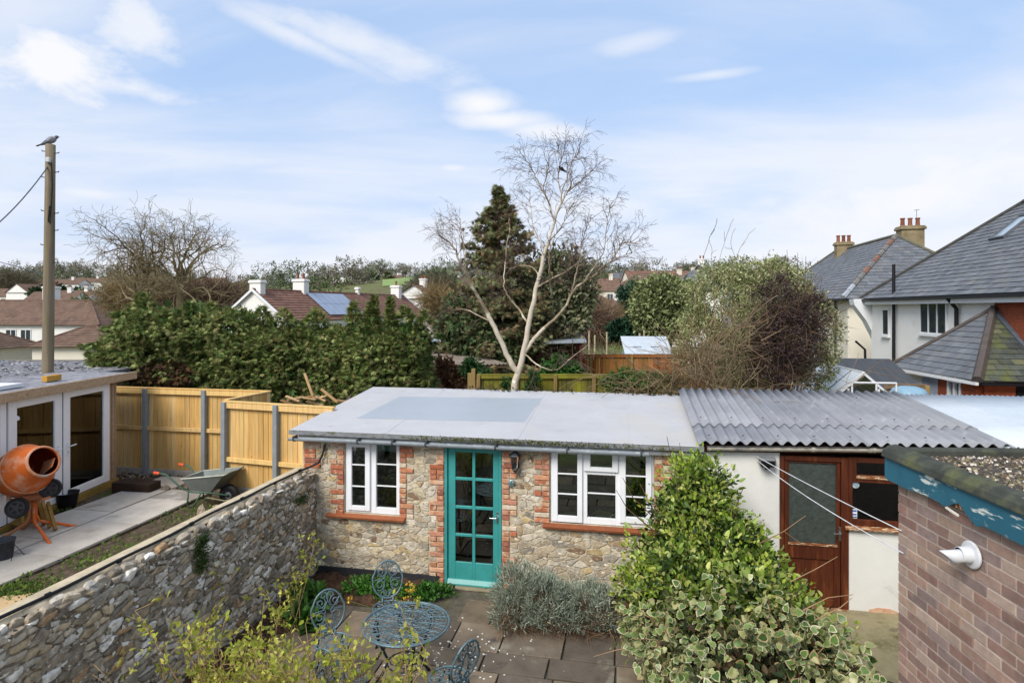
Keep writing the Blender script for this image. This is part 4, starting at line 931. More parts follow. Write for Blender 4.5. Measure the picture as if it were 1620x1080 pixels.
# ================================================================== neighbouring garden (0.6 m higher)
GZ = .6
m_earth = mat('neighbour_soil', ['554839'], var=.4, scale=7, rough=1, bump=.02, bscale=40, ov=[('7c6f5c', 12, .55, .68), ('3c3126', 9, .6, .72), ('4d5a28', 2.2, .57, .66)])
def build_neighbour():
    rng = random.Random(17)
    a, b = wloc(-8.5, .3, 0), wloc(4.2, .3, 0)
    nx, ny = 44, 60; V = []
    for j in range(ny+1):
        t = j/ny; q = a.lerp(b, t)
        for i in range(nx+1):
            s = i/nx; x = q.x-12*s; wz = .02*math.sin(x*7+q.y*5)+.018*math.sin(x*13-q.y*9)+rng.uniform(-.008, .008)
            V.append((x, q.y+.0*s, GZ-.03+wz+(.0 if s > .1 else (.1-s)*.5)))
    fs = [(j*(nx+1)+i, (j+1)*(nx+1)+i, (j+1)*(nx+1)+i+1, j*(nx+1)+i+1) for j in range(ny) for i in range(nx)]
    mb = MB().add(V, fs)
    # banked edge down to the lower ground at the far end
    e0 = V[ny*(nx+1):]; mb.add(e0+[(x, y+.3, -.2) for x, y, z in e0], [(i, i+nx+1, i+nx+2, i+1) for i in range(nx)])
    struct(mb.build('neighbour_garden', m_earth, smooth=True))
    # two rows of big concrete slabs along the summerhouse
    m_c = mat('pale_concrete_slab', ['b5aea3', 'bfb7ab', 'aaa398'], var=.16, scale=2.5, rough=.9, bump=.003, bscale=30, ov=[('8d8272', 1.6, .58, .74), ('c9c6c0', 3, .6, .75)])
    base = Vector((-6.36, 7.35, GZ)); PTH = MB().slab([base+EY*-3-EX*2.0+Vector((0, 0, .0)), base+EY*-3+Vector((0, 0, 0)), base+EY*3.9, base+EY*3.9-EX*1.5], .05).build('garden_path', m_earth); struct(PTH)
    for (row, wd, y0, lens) in ((0, .84, -2.6, (1.2, 1.25, 1.1, 1.3, 1.15, .55)), (1, .80, -.9, (.0, 1.15, 1.2, 1.25, .8))):
        y = y0
        for l in lens:
            if l < .1: y += 1.2; continue
            c = base-EX*(row*.88+wd/2+.0)+EY*(y+l/2); hx_, hy_ = wd/2-.006, l/2-.008
            mb = MB().prism([(-hx_, -hy_), (hx_, -hy_+rng.uniform(-.01, .01)), (hx_+rng.uniform(-.015, .01), hy_), (-hx_, hy_)], 0, .05)
            mb.build('path_slab', m_c, PTH, loc=(c.x, c.y, GZ-.018), rot=(rng.uniform(-.008, .008), rng.uniform(-.008, .008), RZ), bevel=.006); y += l
    # weeds and rough grass
    rg = np.random.default_rng(12); m_g = mat('rough_grass', ['54702a', '6b8033', '415a24', '7b8a45', '5f7a2c'], var=.25, scale=9, isl=True, rough=.8, transl=.3)
    pts = []
    for (px, py, sx, sy, n) in ((40, 928, 50, 10, 500), (150, 888, 40, 10, 260), (200, 868, 40, 10, 120), (250, 848, 30, 12, 70), (10, 940, 30, 8, 320), (60, 850, 35, 8, 800), (95, 838, 25, 6, 400), (30, 858, 25, 7, 600), (340, 805, 24, 6, 160), (300, 820, 30, 10, 200), (90, 803, 10, 5, 150)):
        for k in range(n):
            x, y = rg.normal(px, sx), rg.normal(py, sy)
            if y < 770: continue
            g = G(x, y, GZ+.01); q = g-WO
            if -q.dot(EX) < .36: continue
            rel = g-base; lat = -rel.dot(EX)
            if -.02 < lat < .86 and rel.dot(EY) < 3.9: continue
            if .86 <= lat < 1.7 and .3 < rel.dot(EY) < 3.9: continue
            pts.append(g)
    pts = np.array([tuple(p) for p in pts]); out = np.tile([0, 0, 1.], (len(pts), 1))
    tag(leaves('grass_tufts', m_g, None, pts, out, .05, LEAF, 6, .65, up=.2), 'green weeds and grass tufts on the bare soil beside the wall', 'grass')
    # soil clods and litter
    pts = []
    for k in range(5200):
        s, t = rg.random(), rg.random(); p = wloc(-4.6+5.2*t, .36+s*1.0, GZ+.005); pts.append(p)
    for k in range(900): pts.append(G(rg.uniform(190, 330), rg.uniform(742, 775), GZ+.005))
    pts = np.array([tuple(p) for p in pts]); CH = (np.array([(-.5, -.4, 0), (.5, -.3, .05), (.35, .5, .0), (-.4, .4, .1), (0, 0, .5)], float), [(0, 1, 4), (1, 2, 4), (2, 3, 4), (3, 0, 4)], None)
    tag(leaves('soil_clods', mat('clod', ['5d4f40', '7a6a56', '8f8271', '4a3d30', 'a79b88', '6b5a45'], isl=True, var=.2, rough=1), None, pts, rg.normal(0, 1, (len(pts), 3))*[1, 1, .1], .035, CH, 4, .3, up=1.2), 'small stones and clods strewn over the bare soil', 'soil')
build_neighbour()
m_new = mat('new_fence_wood', ['c6a065', 'cfac72', 'bd9658', 'd6b680', 'c39c5e', 'ccaa6c'], var=.2, scale=3.5, rough=.8, stretch=(9, 9, .5), ov=[('8f6630', 6, .68, .74, (1.5, 1.5, 1))], bump=.001)
m_post = mat('grey_fence_post', ['7f868a'], var=.12, scale=8, rough=.7)
m_gravelb = mat('concrete_gravel_board', ['a39d94'], var=.15, scale=6, rough=.9)
def fence(label, a, b, zb, zt, posts, board=m_new, bw=.105, rails=(.5,), name='timber_fence', gravel=.15, cap=True, post_m=m_post, wave=0, grp='new timber fences', pw=.09, thick=.014, seed=1, side=1):
    rng = random.Random(seed); a = Vector(a); b = Vector(b); d = b-a; d.z = 0; L = d.length; rz = math.atan2(d.y, d.x)
    T = thing(name, label, 'fence', (a.x, a.y, zb), rz, grp); H = zt-zb
    dz = (b.z-a.z)/L
    if gravel: MB().box(0, L, -.02, .02, -.1, gravel).build('gravel_board', m_gravelb, T, bevel=.004)
    x = 0; me = {}
    while x < L-.02:
        wd = min(bw*rng.uniform(.92, 1.06), L-x); h = H-(.03 if cap else rng.uniform(0, .02)); y = .024*side+rng.uniform(-.003, .003)
        MB().box(.003, wd-.003, y-thick/2, y+thick/2, gravel+.003, h).build('board', board, T, loc=(x, 0, 0), rot=(0, rng.uniform(-.003, .003), rng.uniform(-.05, .05))); x += wd
    for r in rails: MB().box(0, L, -.028*side-.018, -.028*side+.03, gravel+(H-gravel)*r-.04, gravel+(H-gravel)*r+.04).build('rail', board, T, bevel=.004)
    if cap:
        MB().box(0, L, -.028*side-.018, -.028*side+.03, H-.13, H-.034).build('rail', board, T, bevel=.004); MB().box(-.01, L+.01, -.045, .05, H-.03, H).build('cap_rail', board, T, bevel=.005)
    for t in posts: x = t*L; MB().box(x-pw/2, x+pw/2, -.07*side-.02, .0+.01, -.1, H-.02).build('post', post_m, T, bevel=.006)
    return T
fA, fB = Vector((-8.45, 12.75, GZ)), Vector((-4.87, 12.08, GZ)); fC = Vector((-5.22, 10.92, GZ)); fD = Vector((-3.03, 10.22, GZ))
fence('new pale timber fence behind the soil, between the summerhouse and the hedge', fA, fB, GZ-.05, GZ+1.8, (.22, .60, .99), seed=2)
fence('short return panel of new timber fence joining two longer runs', fC+(fB-fC)*.03, fB-(fB-fC)*.03, GZ-.05, GZ+1.8, (), seed=3, rails=(.5,), side=-1)
fence('new pale timber fence behind the wheelbarrow, ending at the outbuilding', fC, fD, GZ-.05, GZ+1.78, (.01, .5), seed=4, gravel=.28, rails=(.32,))
# ------------------------------------------------------------------ summerhouse
def build_summerhouse():
    DP = 1.25
    T = thing('summerhouse', 'flat roofed timber summerhouse with white glazed double doors', 'summerhouse', (-7.83, 11.87, GZ), R(90))
    m_t = mat('raw_timber', ['a58d72', '9c8369'], var=.22, scale=4, rough=.85, stretch=(.6, 6, 6), ov=[('6e5a44', 8, .64, .74)]); m_base = mat('treated_timber', ['8a7138'], var=.2, scale=4, rough=.85)
    zt = 2.05; dl = (-2.56, -1.45); dr = (-1.42, -.22)
    mb = MB(); mb.box(-.2, 0, 0.0, .12, .1, zt); mb.box(-5.5, -3.9, 0, .12, .1, zt); mb.box(-5.5, 0, DP, DP+.1, .0, zt+.06); mb.box(-.1, 0, .121, DP-.001, .1, zt); mb.build('timber_frame', m_t, T)
    MB().box(-5.5, .0, .0, DP, -.05, .07).build('floor', m_base, T)
    MB().box(-5.5, .02, -.05, -.002, -.03, .11).build('base_beam', m_base, T, bevel=.006)
    for x in (-.13, -.065): MB().box(x, x+.055, -.02, -.001, .11, zt).build('corner_post', m_t, T, bevel=.004)
    MB().box(-5.5, -.12, DP-.06, DP-.001, .08, zt).build('room_wall', mat('room_ply', ['94704a'], var=.3, scale=2, stretch=(6, 6, .5)), T)
    fb = MB(); fb.box(-5.6, .42, -.16, -.12, zt-.03, zt+.12); fb.build('fascia', m_t, T, bevel=.006)
    MB().slab([(-5.6, -.12, zt+.09), (.42, -.12, zt+.09), (.42, DP+.12, zt+.12), (-5.6, DP+.12, zt+.12)], .1).build('roof', mat('roof_felt_grey', ['85858a'], var=.4, scale=7, rough=1, bump=.03, bscale=16, ov=[('a3a2a4', 6, .55, .68), ('5a5a60', 8, .6, .7)]), T)
    gl = glass('door_glass', 'b5bab4', .7, base=.0)
    for i, (a, b) in enumerate((dl, dr, (-3.88, -2.60))):
        if i < 2:
            h = (a+.16, b-.17, .26, zt-.17)
        else: h = (a+.12, b-.12, .26, zt-.17)
        d = wall_holes(MB(), a, b, .12, zt-.04, -.03, .03, [h]).build('glazed_door', m_upvc, T, bevel=.008)
        MB().box(h[0]-.01, h[1]+.01, .0, .008, h[2]-.01, h[3]+.01).build('pane', gl, d)
        if i < 2:
            hxp = b-.09 if i == 0 else a+.09; s = -1 if i == 0 else 1; hd = MB(); hd.box(hxp-.018, hxp+.018, -.045, -.031, .86, 1.1); hd.tube([(hxp, -.04, 1.04), (hxp, -.085, 1.04), (hxp+s*.13, -.09, 1.045)], .011, 8); hd.build('handle', m_upvc, d)
            MB().lathe([(.008, 0), (.008, .006)], 8, M=Matrix.Translation((hxp, -.046, .93)) @ Matrix.Rotation(R(90), 4, 'X')).build('keyhole', m_black, d)
    MB().box(-1.449, -1.421, -.02, .03, .12, zt-.04).build('door_gap_seal', mat('seal_grey', ['5b6068']), T)
    # inside: a gate leaning, white thing
    gt = thing('leaning_gate', 'green-tinged boarded gate leaning inside behind the left glass door', 'gate', (-8.05, 9.30, GZ+.08), R(90))
    m_gate = mat('treated_boards', ['8d8440', '98904c', '837a3a'], var=.2, scale=3, stretch=(8, 8, .5))
    for k in range(8): MB().box(.003, .117, -.01, .01, 0, 1.55).build('board', m_gate, gt, loc=(k*.12, 0, 0))
    for z in (.15, 1.3): MB().box(0, .96, -.04, -.012, z, z+.11).build('rail', m_gate, gt)
    MB().bar((.04, -.028, .25), (.92, -.028, 1.3), .03, .11, up=(0, 0, 1)).build('brace', m_gate, gt)
    lt = thing('door_lamp', 'small white round lamp inside the left glass door', 'lamp', (-7.86, 9.5, GZ+1.68), R(90))
    MB().lathe([(.05, 0), (.06, .02), (.05, .06), (.02, .08)], 14).build('shade', m_upvc, lt, smooth=True)
    bx = thing('plastic_crate', 'white and green items on the floor inside the right glass door', 'crate', (-8.15, 10.95, GZ+.08), R(85))
    MB().box(-.3, .3, -.12, .12, 0, .16).build('tray', m_upvc, bx, bevel=.02); MB().box(-.1, .3, .0, .24, .161, .36).build('green_bag', mat('lime_plastic', ['8fae2e'], var=.3, scale=8), bx, bevel=.06)
    # old double glazed sash lying on the roof
    s = thing('spare_window', 'spare white framed window sheet lying flat on the summerhouse roof', 'window', (-8.05, 9.4, GZ+zt+.14), R(90))
    wall_holes(MB(M=Matrix.Rotation(R(90), 4, 'X')), -1.4, .55, -1.0, -.05, -.03, .03, [(-1.34, .49, -.94, -.11)]).build('frame', m_upvc, s); MB().box(-1.36, .51, .1, .95, -.02, -.012).build('pane', mat('blue_grey_sheet', ['8d9aa6'], rough=.2), s)
    k = thing('timber_offcut', 'short yellow timber block lying on the summerhouse roof', 'timber', (-8.15, 10.55, GZ+zt+.115), R(90)); MB().box(-.02, .32, 0, .1, 0, .1).build('block', mat('yellow_timber', ['b98a3a'], var=.2), k, bevel=.005)
build_summerhouse()
# ------------------------------------------------------------------ cement mixer
def build_mixer():
    Y = 8.95; mc = P(70, 729, Y-.1); ax = Vector((.86, -.36, .37)).normalized(); T0 = G(52, 846, GZ)
    T = thing('cement_mixer', 'orange cement mixer on splayed legs in front of the glazed doors', 'cement mixer', (T0.x, T0.y, GZ))
    m_o = mat('orange_paint', ['cb6426'], var=.12, scale=5, rough=.55, ov=[('cfa48a', 4, .52, .74), ('b9ada2', 9, .60, .70), ('8f4416', 13, .68, .75)]); m_od = mat('dusty_orange_paint', ['b5764f'], var=.2, scale=8, rough=.8, ov=[('c4b3a2', 6, .55, .7)])
    q = ax.to_track_quat('Z', 'Y').to_matrix().to_4x4(); q.translation = mc
    prof = [(.20, -.02), (.214, 0), (.222, -.02), (.222, -.04), (.325, -.30), (.36, -.38), (.36, -.46), (.345, -.64), (.31, -.78), (.2, -.90), (.0, -.92)]
    d = MB().lathe(prof+[], 36, M=q, cap=False); 
    drum = d.build('drum', m_o, T, smooth=True, world=True)
    rn = MB().lathe([(.205, .006), (.222, .008), (.234, -.012), (.232, -.034), (.222, -.036)], 36, M=q, cap=False); rn.lathe([(.36, -.40), (.372, -.405), (.372, -.435), (.36, -.44)], 36, M=q, cap=False); o_ = rn.build('rim_bands', mat('cement_dusted_orange', ['c98a66'], var=.2, scale=9, rough=.85, ov=[('b9aa9c', 6, .52, .66)]), drum, smooth=True)
    for v in o_.data.vertices: v.co = v.co-T.location
    inn = MB().lathe([(.203, -.02), (.212, -.06), (.31, -.32), (.34, -.4), (.32, -.64), (.2, -.84), (.0, -.86)], 32, M=q, cap=False).build('drum_lining', mat('rusty_orange_lining', ['8c2f12'], var=.3, scale=6, rough=.8, ov=[('b08a78', 5, .58, .75)]), drum, smooth=True, world=False)
    for v in inn.data.vertices: v.co = v.co-T.location
    bl = MB(); e1 = q.to_3x3() @ Vector((1, 0, 0)); e2 = q.to_3x3() @ Vector((0, 1, 0))
    bl.add([mc+e1*.1-ax*.02-e2*.1, mc+e1*.17-ax*.03+e2*.02, mc+e1*.19-ax*.35+e2*.05, mc+e1*.05-ax*.38-e2*.2], [(0, 1, 2, 3)]); b_ = bl.build('mixing_blade', m_od, drum)
    for v in b_.data.vertices: v.co = v.co-T.location
    hub = mc-ax*.93
    fr = MB(); top = Vector((T0.x, T0.y, GZ+.52))
    fr.tube([hub, hub-ax*.12, hub-ax*.12+Vector((0, 0, -.2)), top+Vector((-.1, 0, .03))], .03, 8)
    fr.tube([top, top+Vector((.25, -.12, .06)), top+Vector((.33, .0, .08)), top+Vector((.28, .14, .08)), top+Vector((-.05, .1, .03))], .022, 8)
    fr.tube([top+Vector((-.35, -.05, .14)), top+Vector((-.3, -.05, .03)), top], .025, 8); fr.build('yoke', m_od, T, smooth=True, world=True)
    MB().box(-.13, .13, -.1, .1, -.04, .05, M=Matrix.Translation(top+Vector((.02, 0, .07))) @ Matrix.Rotation(.3, 4, 'Z')).build('gear_housing', m_od, T, world=True, bevel=.02)
    for (px, py) in ((12, 848), (77, 859), (114, 833), (36, 838)):
        f = G(px, py, GZ+.02); L = MB(); t2 = Vector((T0.x, T0.y, 0)); k = (f-t2); k.z = 0; k.normalize()
        L.tube([top+k*.03, Vector((t2.x, t2.y, GZ+.3))+k*.035, Vector((t2.x, t2.y, GZ+.2))+k*.08, f+Vector((0, 0, .02)), f+k*.06], [.024, .024, .024, .022, .022], 8); L.build('leg', m_o if px > 40 else m_od, T, smooth=True, world=True)
    for (px, py, YY, r) in ((27, 803, 8.75, .145), (80, 772, 9.15, .145)):
        c = P(px, py, YY); M_ = Matrix.Translation(c) @ Matrix.Rotation(R(25), 4, 'Z') @ Matrix.Rotation(R(80), 4, 'X')
        wv = MB().lathe([(.09, -.03), (r-.015, -.04), (r, -.02), (r, .02), (r-.015, .04), (.09, .03)], 24, M=M_).build('wheel', m_black, T, world=True)
        h = MB()
        for i in range(5): h.box(.02, .1, -.014, .014, -.038, .038, M=M_ @ Matrix.Rotation(6.283*i/5, 4, 'Z'))
        h.lathe([(.03, -.05), (.03, .05)], 12, M=M_); h.lathe([(.1, -.04), (.1, .04), (.085, .04), (.085, -.04)], 20, M=M_, cap=False)
        o = h.build('rim', mat('grey_plastic_rim', ['3c3a3a'], rough=.7), wv)
        for v in o.data.vertices: v.co = v.co-T.location
    mo = MB().box(-.16, .16, -.13, .13, -.1, .12, M=Matrix.Translation(hub+Vector((-.12, 0, .02)))); mo.build('motor_cover', mat('cream_cover', ['b9ac90']), T, world=True, bevel=.03)
build_mixer()
# ------------------------------------------------------------------ wheelbarrow
def build_barrow():
    c = G(330, 800, GZ); T = thing('wheelbarrow', 'grey-green metal wheelbarrow with orange grips on the soil by the wall', 'wheelbarrow', (c.x-.05, c.y+.1, GZ), R(-12))
    m_g = mat('barrow_green', ['777d79'], var=.15, scale=6, rough=.5, metal=.3); m_fr = mat('barrow_frame_green', ['3d5a49'], var=.15, rough=.5)
    up = [(-.33, -.27, .50), (.50, -.27, .61), (.50, .27, .61), (-.33, .27, .50)]; lo = [(-.22, -.17, .27), (.16, -.15, .27), (.16, .15, .27), (-.22, .17, .27)]
    t = MB(); V = up+lo; t.add(V+[(x*.97+.003, y*.96, z+.004) for x, y, z in V], [(0, 4, 5, 1), (1, 5, 6, 2), (2, 6, 7, 3), (3, 7, 4, 0), (4, 7, 6, 5), (8, 9, 13, 12), (9, 10, 14, 13), (10, 11, 15, 14), (11, 8, 12, 15), (12, 13, 14, 15), (0, 1, 9, 8), (1, 2, 10, 9), (2, 3, 11, 10), (3, 0, 8, 11)]); t.build('tray', m_g, T)
    r = MB(); r.tube([Vector(p) for p in up], .012, 6, closed=True); r.build('tray_rim', mat('pale_rim', ['a9a99c'], rough=.6), T, smooth=True)
    rim = mat('orange_grip', ['d2522a'], rough=.5)
    for s in (-1, 1):
        f = MB(); f.tube([(-.78, s*.29, .58), (-.62, s*.28, .56), (-.36, s*.2, .30), (-.2, s*.17, .25), (.12, s*.14, .25), (.45, s*.06, .2)], .016, 8); f.tube([(-.26, s*.18, .25), (-.27, s*.2, .0)], .014, 6); f.tube([(-.02, s*.16, .25), (-.14, s*.19, .02), (-.26, s*.2, .005)], .014, 6); f.tube([(.1, s*.14, .25), (.2, s*.12, .46), (.36, s*.2, .5)], .012, 6)
        f.build('frame', m_fr, T, smooth=True); g = MB(); g.tube([(-.86, s*.292, .585), (-.75, s*.288, .575)], .024, 8); g.build('grip', rim, T)
    M_ = Matrix.Translation((.42, 0, .19)) @ Matrix.Rotation(R(90), 4, 'X')
    wv = MB().lathe([(.1, -.04), (.17, -.05), (.19, -.02), (.19, .02), (.17, .05), (.1, .04)], 24, M=M_).build('tyre', m_black, T, smooth=True); MB().lathe([(.1, -.03), (.1, .03), (.03, .05), (.03, -.05)], 16, M=M_).build('rim', mat('steel_rim', ['57585a'], rough=.5), wv)
    MB().tube([(.1, -.16, .17), (.45, -.17, .14), (.64, -.08, .17), (.64, .08, .17), (.45, .17, .14), (.1, .16, .17)], .012, 6).build('wheel_guard', mat('tan_bar', ['7d7a5a'], rough=.6), T, smooth=True)
build_barrow()
def build_clutter():
    rng = random.Random(9)
    c = G(106, 803, GZ); T = thing('builders_tub', 'black flexible tub on the slabs before the glazed doors', 'tub', c)
    t = MB(); t.lathe([(.13, 0), (.175, .26), (.185, .265), (.18, .275), (.168, .262), (.12, .02), (0, .02)], 24, cap=False); t.build('body', m_black, T, smooth=True)
    for s in (-1, 1): MB().tube([(s*.17, -.05, .265), (s*.19, -.03, .31), (s*.19, .03, .31), (s*.17, .05, .265)], .01, 6).build('handle', m_black, T)
    m_pl = mat('treated_plank', ['98793f', 'a5874c', '8c6e38'], var=.2, scale=4, stretch=(8, 8, .6))
    def plank(a, b, w_, h_, label, up=(0, 0, 1), name='plank', m=m_pl, grp=None):
        o = MB().bar(a, b, w_, h_, up).build(name, m, bevel=.004); return tag(o, label, 'timber', grp)
    for k, w_ in enumerate(('nearest', 'middle', 'farthest')):
        b = G(88-9*k, 838-4*k, GZ+.05); plank(b+Vector((0, 0, .0)), b+Vector((-.26, .18, .36)), .045, .10, f'{w_} of three yellowish planks leaning beside the mixer legs', up=(.7, -.7, .4), grp='planks leaning by the mixer')
    b = G(25, 833, GZ+.06); plank(b, b+Vector((.1, .3, .2)), .2, .1, 'short pale timber block under the mixer wheel')
    plank(G(5, 828, GZ+.12), G(45, 820, GZ+.12)+Vector((0, .3, 0)), .05, .09, 'yellowish plank lying low behind the mixer legs')
    for k, (x_, y_, w_, lab) in enumerate(((14, 822, .12, 'broad pale board leaning low at the left under the mixer'), (38, 828, .1, 'stubby pale board leaning under the mixer drum'), (58, 826, .08, 'thin pale board leaning behind the mixer post'))):
        b = G(x_, y_+8, GZ+.04); plank(b, b+Vector((-.22, .2, .32)), .04, w_, lab, up=(.6, -.7, .4), grp='planks leaning by the mixer')
    o = MB().box(-.16, .16, -.1, .1, 0, .12).build('blue_box', mat('dark_blue_plastic', ['1f4a78'], var=.2), loc=G(10, 838, GZ)+Vector((0, .1, 0)), bevel=.02); tag(o, 'dark blue plastic box behind the mixer legs', 'box')
    c = G(4, 886, GZ); T = thing('bucket', 'dark grey bucket at the left edge in front of the mixer', 'bucket', c)
    MB().lathe([(.11, 0), (.14, .27), (.148, .27), (.148, .285), (.135, .28), (.105, .02), (0, .02)], 20, cap=False).build('body', mat('dark_grey_plastic', ['34373c'], var=.35, scale=20, rough=.6), T, smooth=True)
    MB().tube([(.147, 0, .2), (.2, -.1, .02), (.25, -.05, .01), (.3, .05, .01), (.22, .12, .01), (0, .15, .2)], .005, 5).build('handle', m_black, T)
    m_sl = mat('dark_sleeper', ['33241a'], var=.3, scale=4, rough=.9)
    a, b = G(186, 768, GZ+.08), G(246, 771, GZ+.08); o = MB().bar(a, b, .3, .2).build('timber_sleeper', m_sl, bevel=.012); tag(o, 'dark brown timber sleeper lying on soil in front of the fence', 'timber')
    mst = mat('loose_rubble', ['9a8c78', 'b3a58e', '857a69', 'a5826a'], var=.25, scale=12, bump=.01, rough=.95)
    def rock(p, s, label, pts=None):
        rg = random.Random(int(p.x*1000)); V = []; n = 7
        for (z, k) in ((0, 1.), (.45, .95), (.8, .6), (1., .15)):
            for i in range(n): a_ = 6.283*i/n+z; V.append((s[0]*k*math.cos(a_)*rg.uniform(.75, 1.1), s[1]*k*math.sin(a_)*rg.uniform(.75, 1.1), s[2]*z*rg.uniform(.9, 1.1)-.01))
        o = MB().add(V, [(r*n+i, r*n+(i+1) % n, (r+1)*n+(i+1) % n, (r+1)*n+i) for r in range(3) for i in range(n)]+[tuple(range(3*n, 4*n))]).build('loose_stone', mst, loc=p); tag(o, label, 'stone', 'loose stones on the soil')
    rock(G(319, 822, GZ), (.09, .07, .26), 'pale pointed stone standing between the wall and wheelbarrow legs')
    rock(G(222, 776, GZ), (.3, .18, .1), 'flat grey boulder in front of the dark sleeper')
    rock(G(250, 773, GZ), (.1, .08, .09), 'small pale stone right of the flat boulder')
    rock(G(262, 776, GZ), (.1, .09, .12), 'brownish stone rightmost of the little heap by the slabs')
    rock(G(343, 803, GZ), (.12, .08, .06), 'low buff stone lying just behind the wall coping')
    o = MB().slab([G(-30, 948, GZ+.02), G(72, 938, GZ+.02), G(62, 962, GZ+.02), G(-30, 985, GZ+.02)], .018).build('plywood_board', mat('pale_plywood', ['b99d74'], var=.15, scale=3, rough=.8)); tag(o, 'pale plywood board lying by the wall at the left edge', 'board')
    rg = np.random.default_rng(2)
    # woodpile of broken timber in front of the hedge
    m_b = mat('broken_timber', ['a8875f', '8a6a47', 'c0a078', '75573b', 'b3946a'], var=.3, scale=6, rough=.9)
    spots = [(484, 634, 482, 590, .05, 'tall broken batten standing upright in the woodpile'), (520, 636, 508, 615, .05, 'short broken batten tilted at the right of the woodpile')]
    for (x0, y0, x1, y1, w_, lab) in spots:
        a, b = P(x0+14, y0, 12.9), P(x1, y1, 12.9); plank(a, b, w_, .05, lab, name='broken_batten', m=m_b, grp='woodpile by the hedge')
    names = ['lowest', 'second lowest', 'third lowest', 'fourth', 'fifth', 'sixth', 'seventh', 'eighth', 'ninth', 'tenth', 'eleventh', 'topmost']
    for k in range(12):
        x = 445+k*7+rng.uniform(-5, 5); y = 637-rng.uniform(0, 12); a = P(x, y, 12.6+.04*k); an = rng.uniform(-.7, .7); l = rng.uniform(.2, .45)
        o = plank(a, a+Vector((l*math.cos(an), rng.uniform(-.1, .1), l*math.sin(an)*.6)), .09, .03, f'broken board lying in the woodpile, {names[k]} counted from its left end' if k else 'broken board at the left end of the woodpile', name='broken_board', m=m_b, grp='woodpile by the hedge')
    hp = MB(); n = 16
    V = []
    for j in range(7):
        for i in range(n+1): x = -4.9+2.6*i/n; V.append((x, 12.4+.35*j, .5+1.45*max(0, math.sin(math.pi*min(1, (i+.6)/n)))*math.sin(math.pi*min(1, (j+.5)/6.5))*(.85+.3*rng.random())))
    hp.add(V, [(j*(n+1)+i, j*(n+1)+i+1, (j+1)*(n+1)+i+1, (j+1)*(n+1)+i) for j in range(6) for i in range(n)]); stuff(tag(hp.build('rubbish_mound', m_earth), 'mound of earth under the broken timber by the hedge', 'mound'))
build_clutter()
# ------------------------------------------------------------------ telegraph pole, wires, birds
def bird(loc, s, heading, m_body, m_head, label, name):
    T = thing(name, label, 'bird', loc, heading); b = MB(); prof = [(0, -.5), (.045, -.46), (.10, -.35), (.2, -.12), (.235, .05), (.2, .22), (.125, .33), (.1, .38)]
    M_ = Matrix.Scale(s, 4) @ Matrix.Translation((0, 0, .3)) @ Matrix.Rotation(R(60), 4, 'Y'); b.lathe(prof, 12, M=M_); b.build('body', m_body, T, smooth=True)
    hd = MB(); hd.lathe([(0, -.12), (.07, -.1), (.11, 0), (.09, .07), (.05, .11), (0, .13)], 12, M=Matrix.Scale(s, 4) @ Matrix.Translation((.36, 0, .53)) @ Matrix.Rotation(R(80), 4, 'Y')); hd.lathe([(.035, 0), (.004, .11)], 6, M=Matrix.Scale(s, 4) @ Matrix.Translation((.46, 0, .545)) @ Matrix.Rotation(R(100), 4, 'Y')); hd.build('head', m_head, T, smooth=True)
    for q in (-1, 1):
        wv = MB(); wv.add([(x*s, (q*.2+y)*s, z*s) for x, y, z in ((.22, 0, .46), (.05, q*.05, .2), (-.35, q*-.02, .02), (-.62, q*-.1, -.06), (-.3, q*-.06, .22), (0, -q*.02, .45))], [(0, 1, 4, 5), (1, 2, 3, 4)]); wv.build('wing', m_head, T)
        MB().tube([(.0, q*.07*s, .12*s), (.03*s, q*.07*s, 0), (.12*s, q*.07*s, -.01*s)], .013*s, 5).build('leg', mat('bird_leg', ['8a4a3a']), T)
    t = MB(); t.add([(x*s, y*s, z*s) for x, y, z in ((-.28, -.09, .1), (-.28, .09, .1), (-.85, .12, -.14), (-.85, -.12, -.14), (-.3, 0, .16))], [(0, 1, 2, 3), (0, 3, 4), (1, 4, 2), (3, 2, 4)]); t.build('tail', m_head, T)
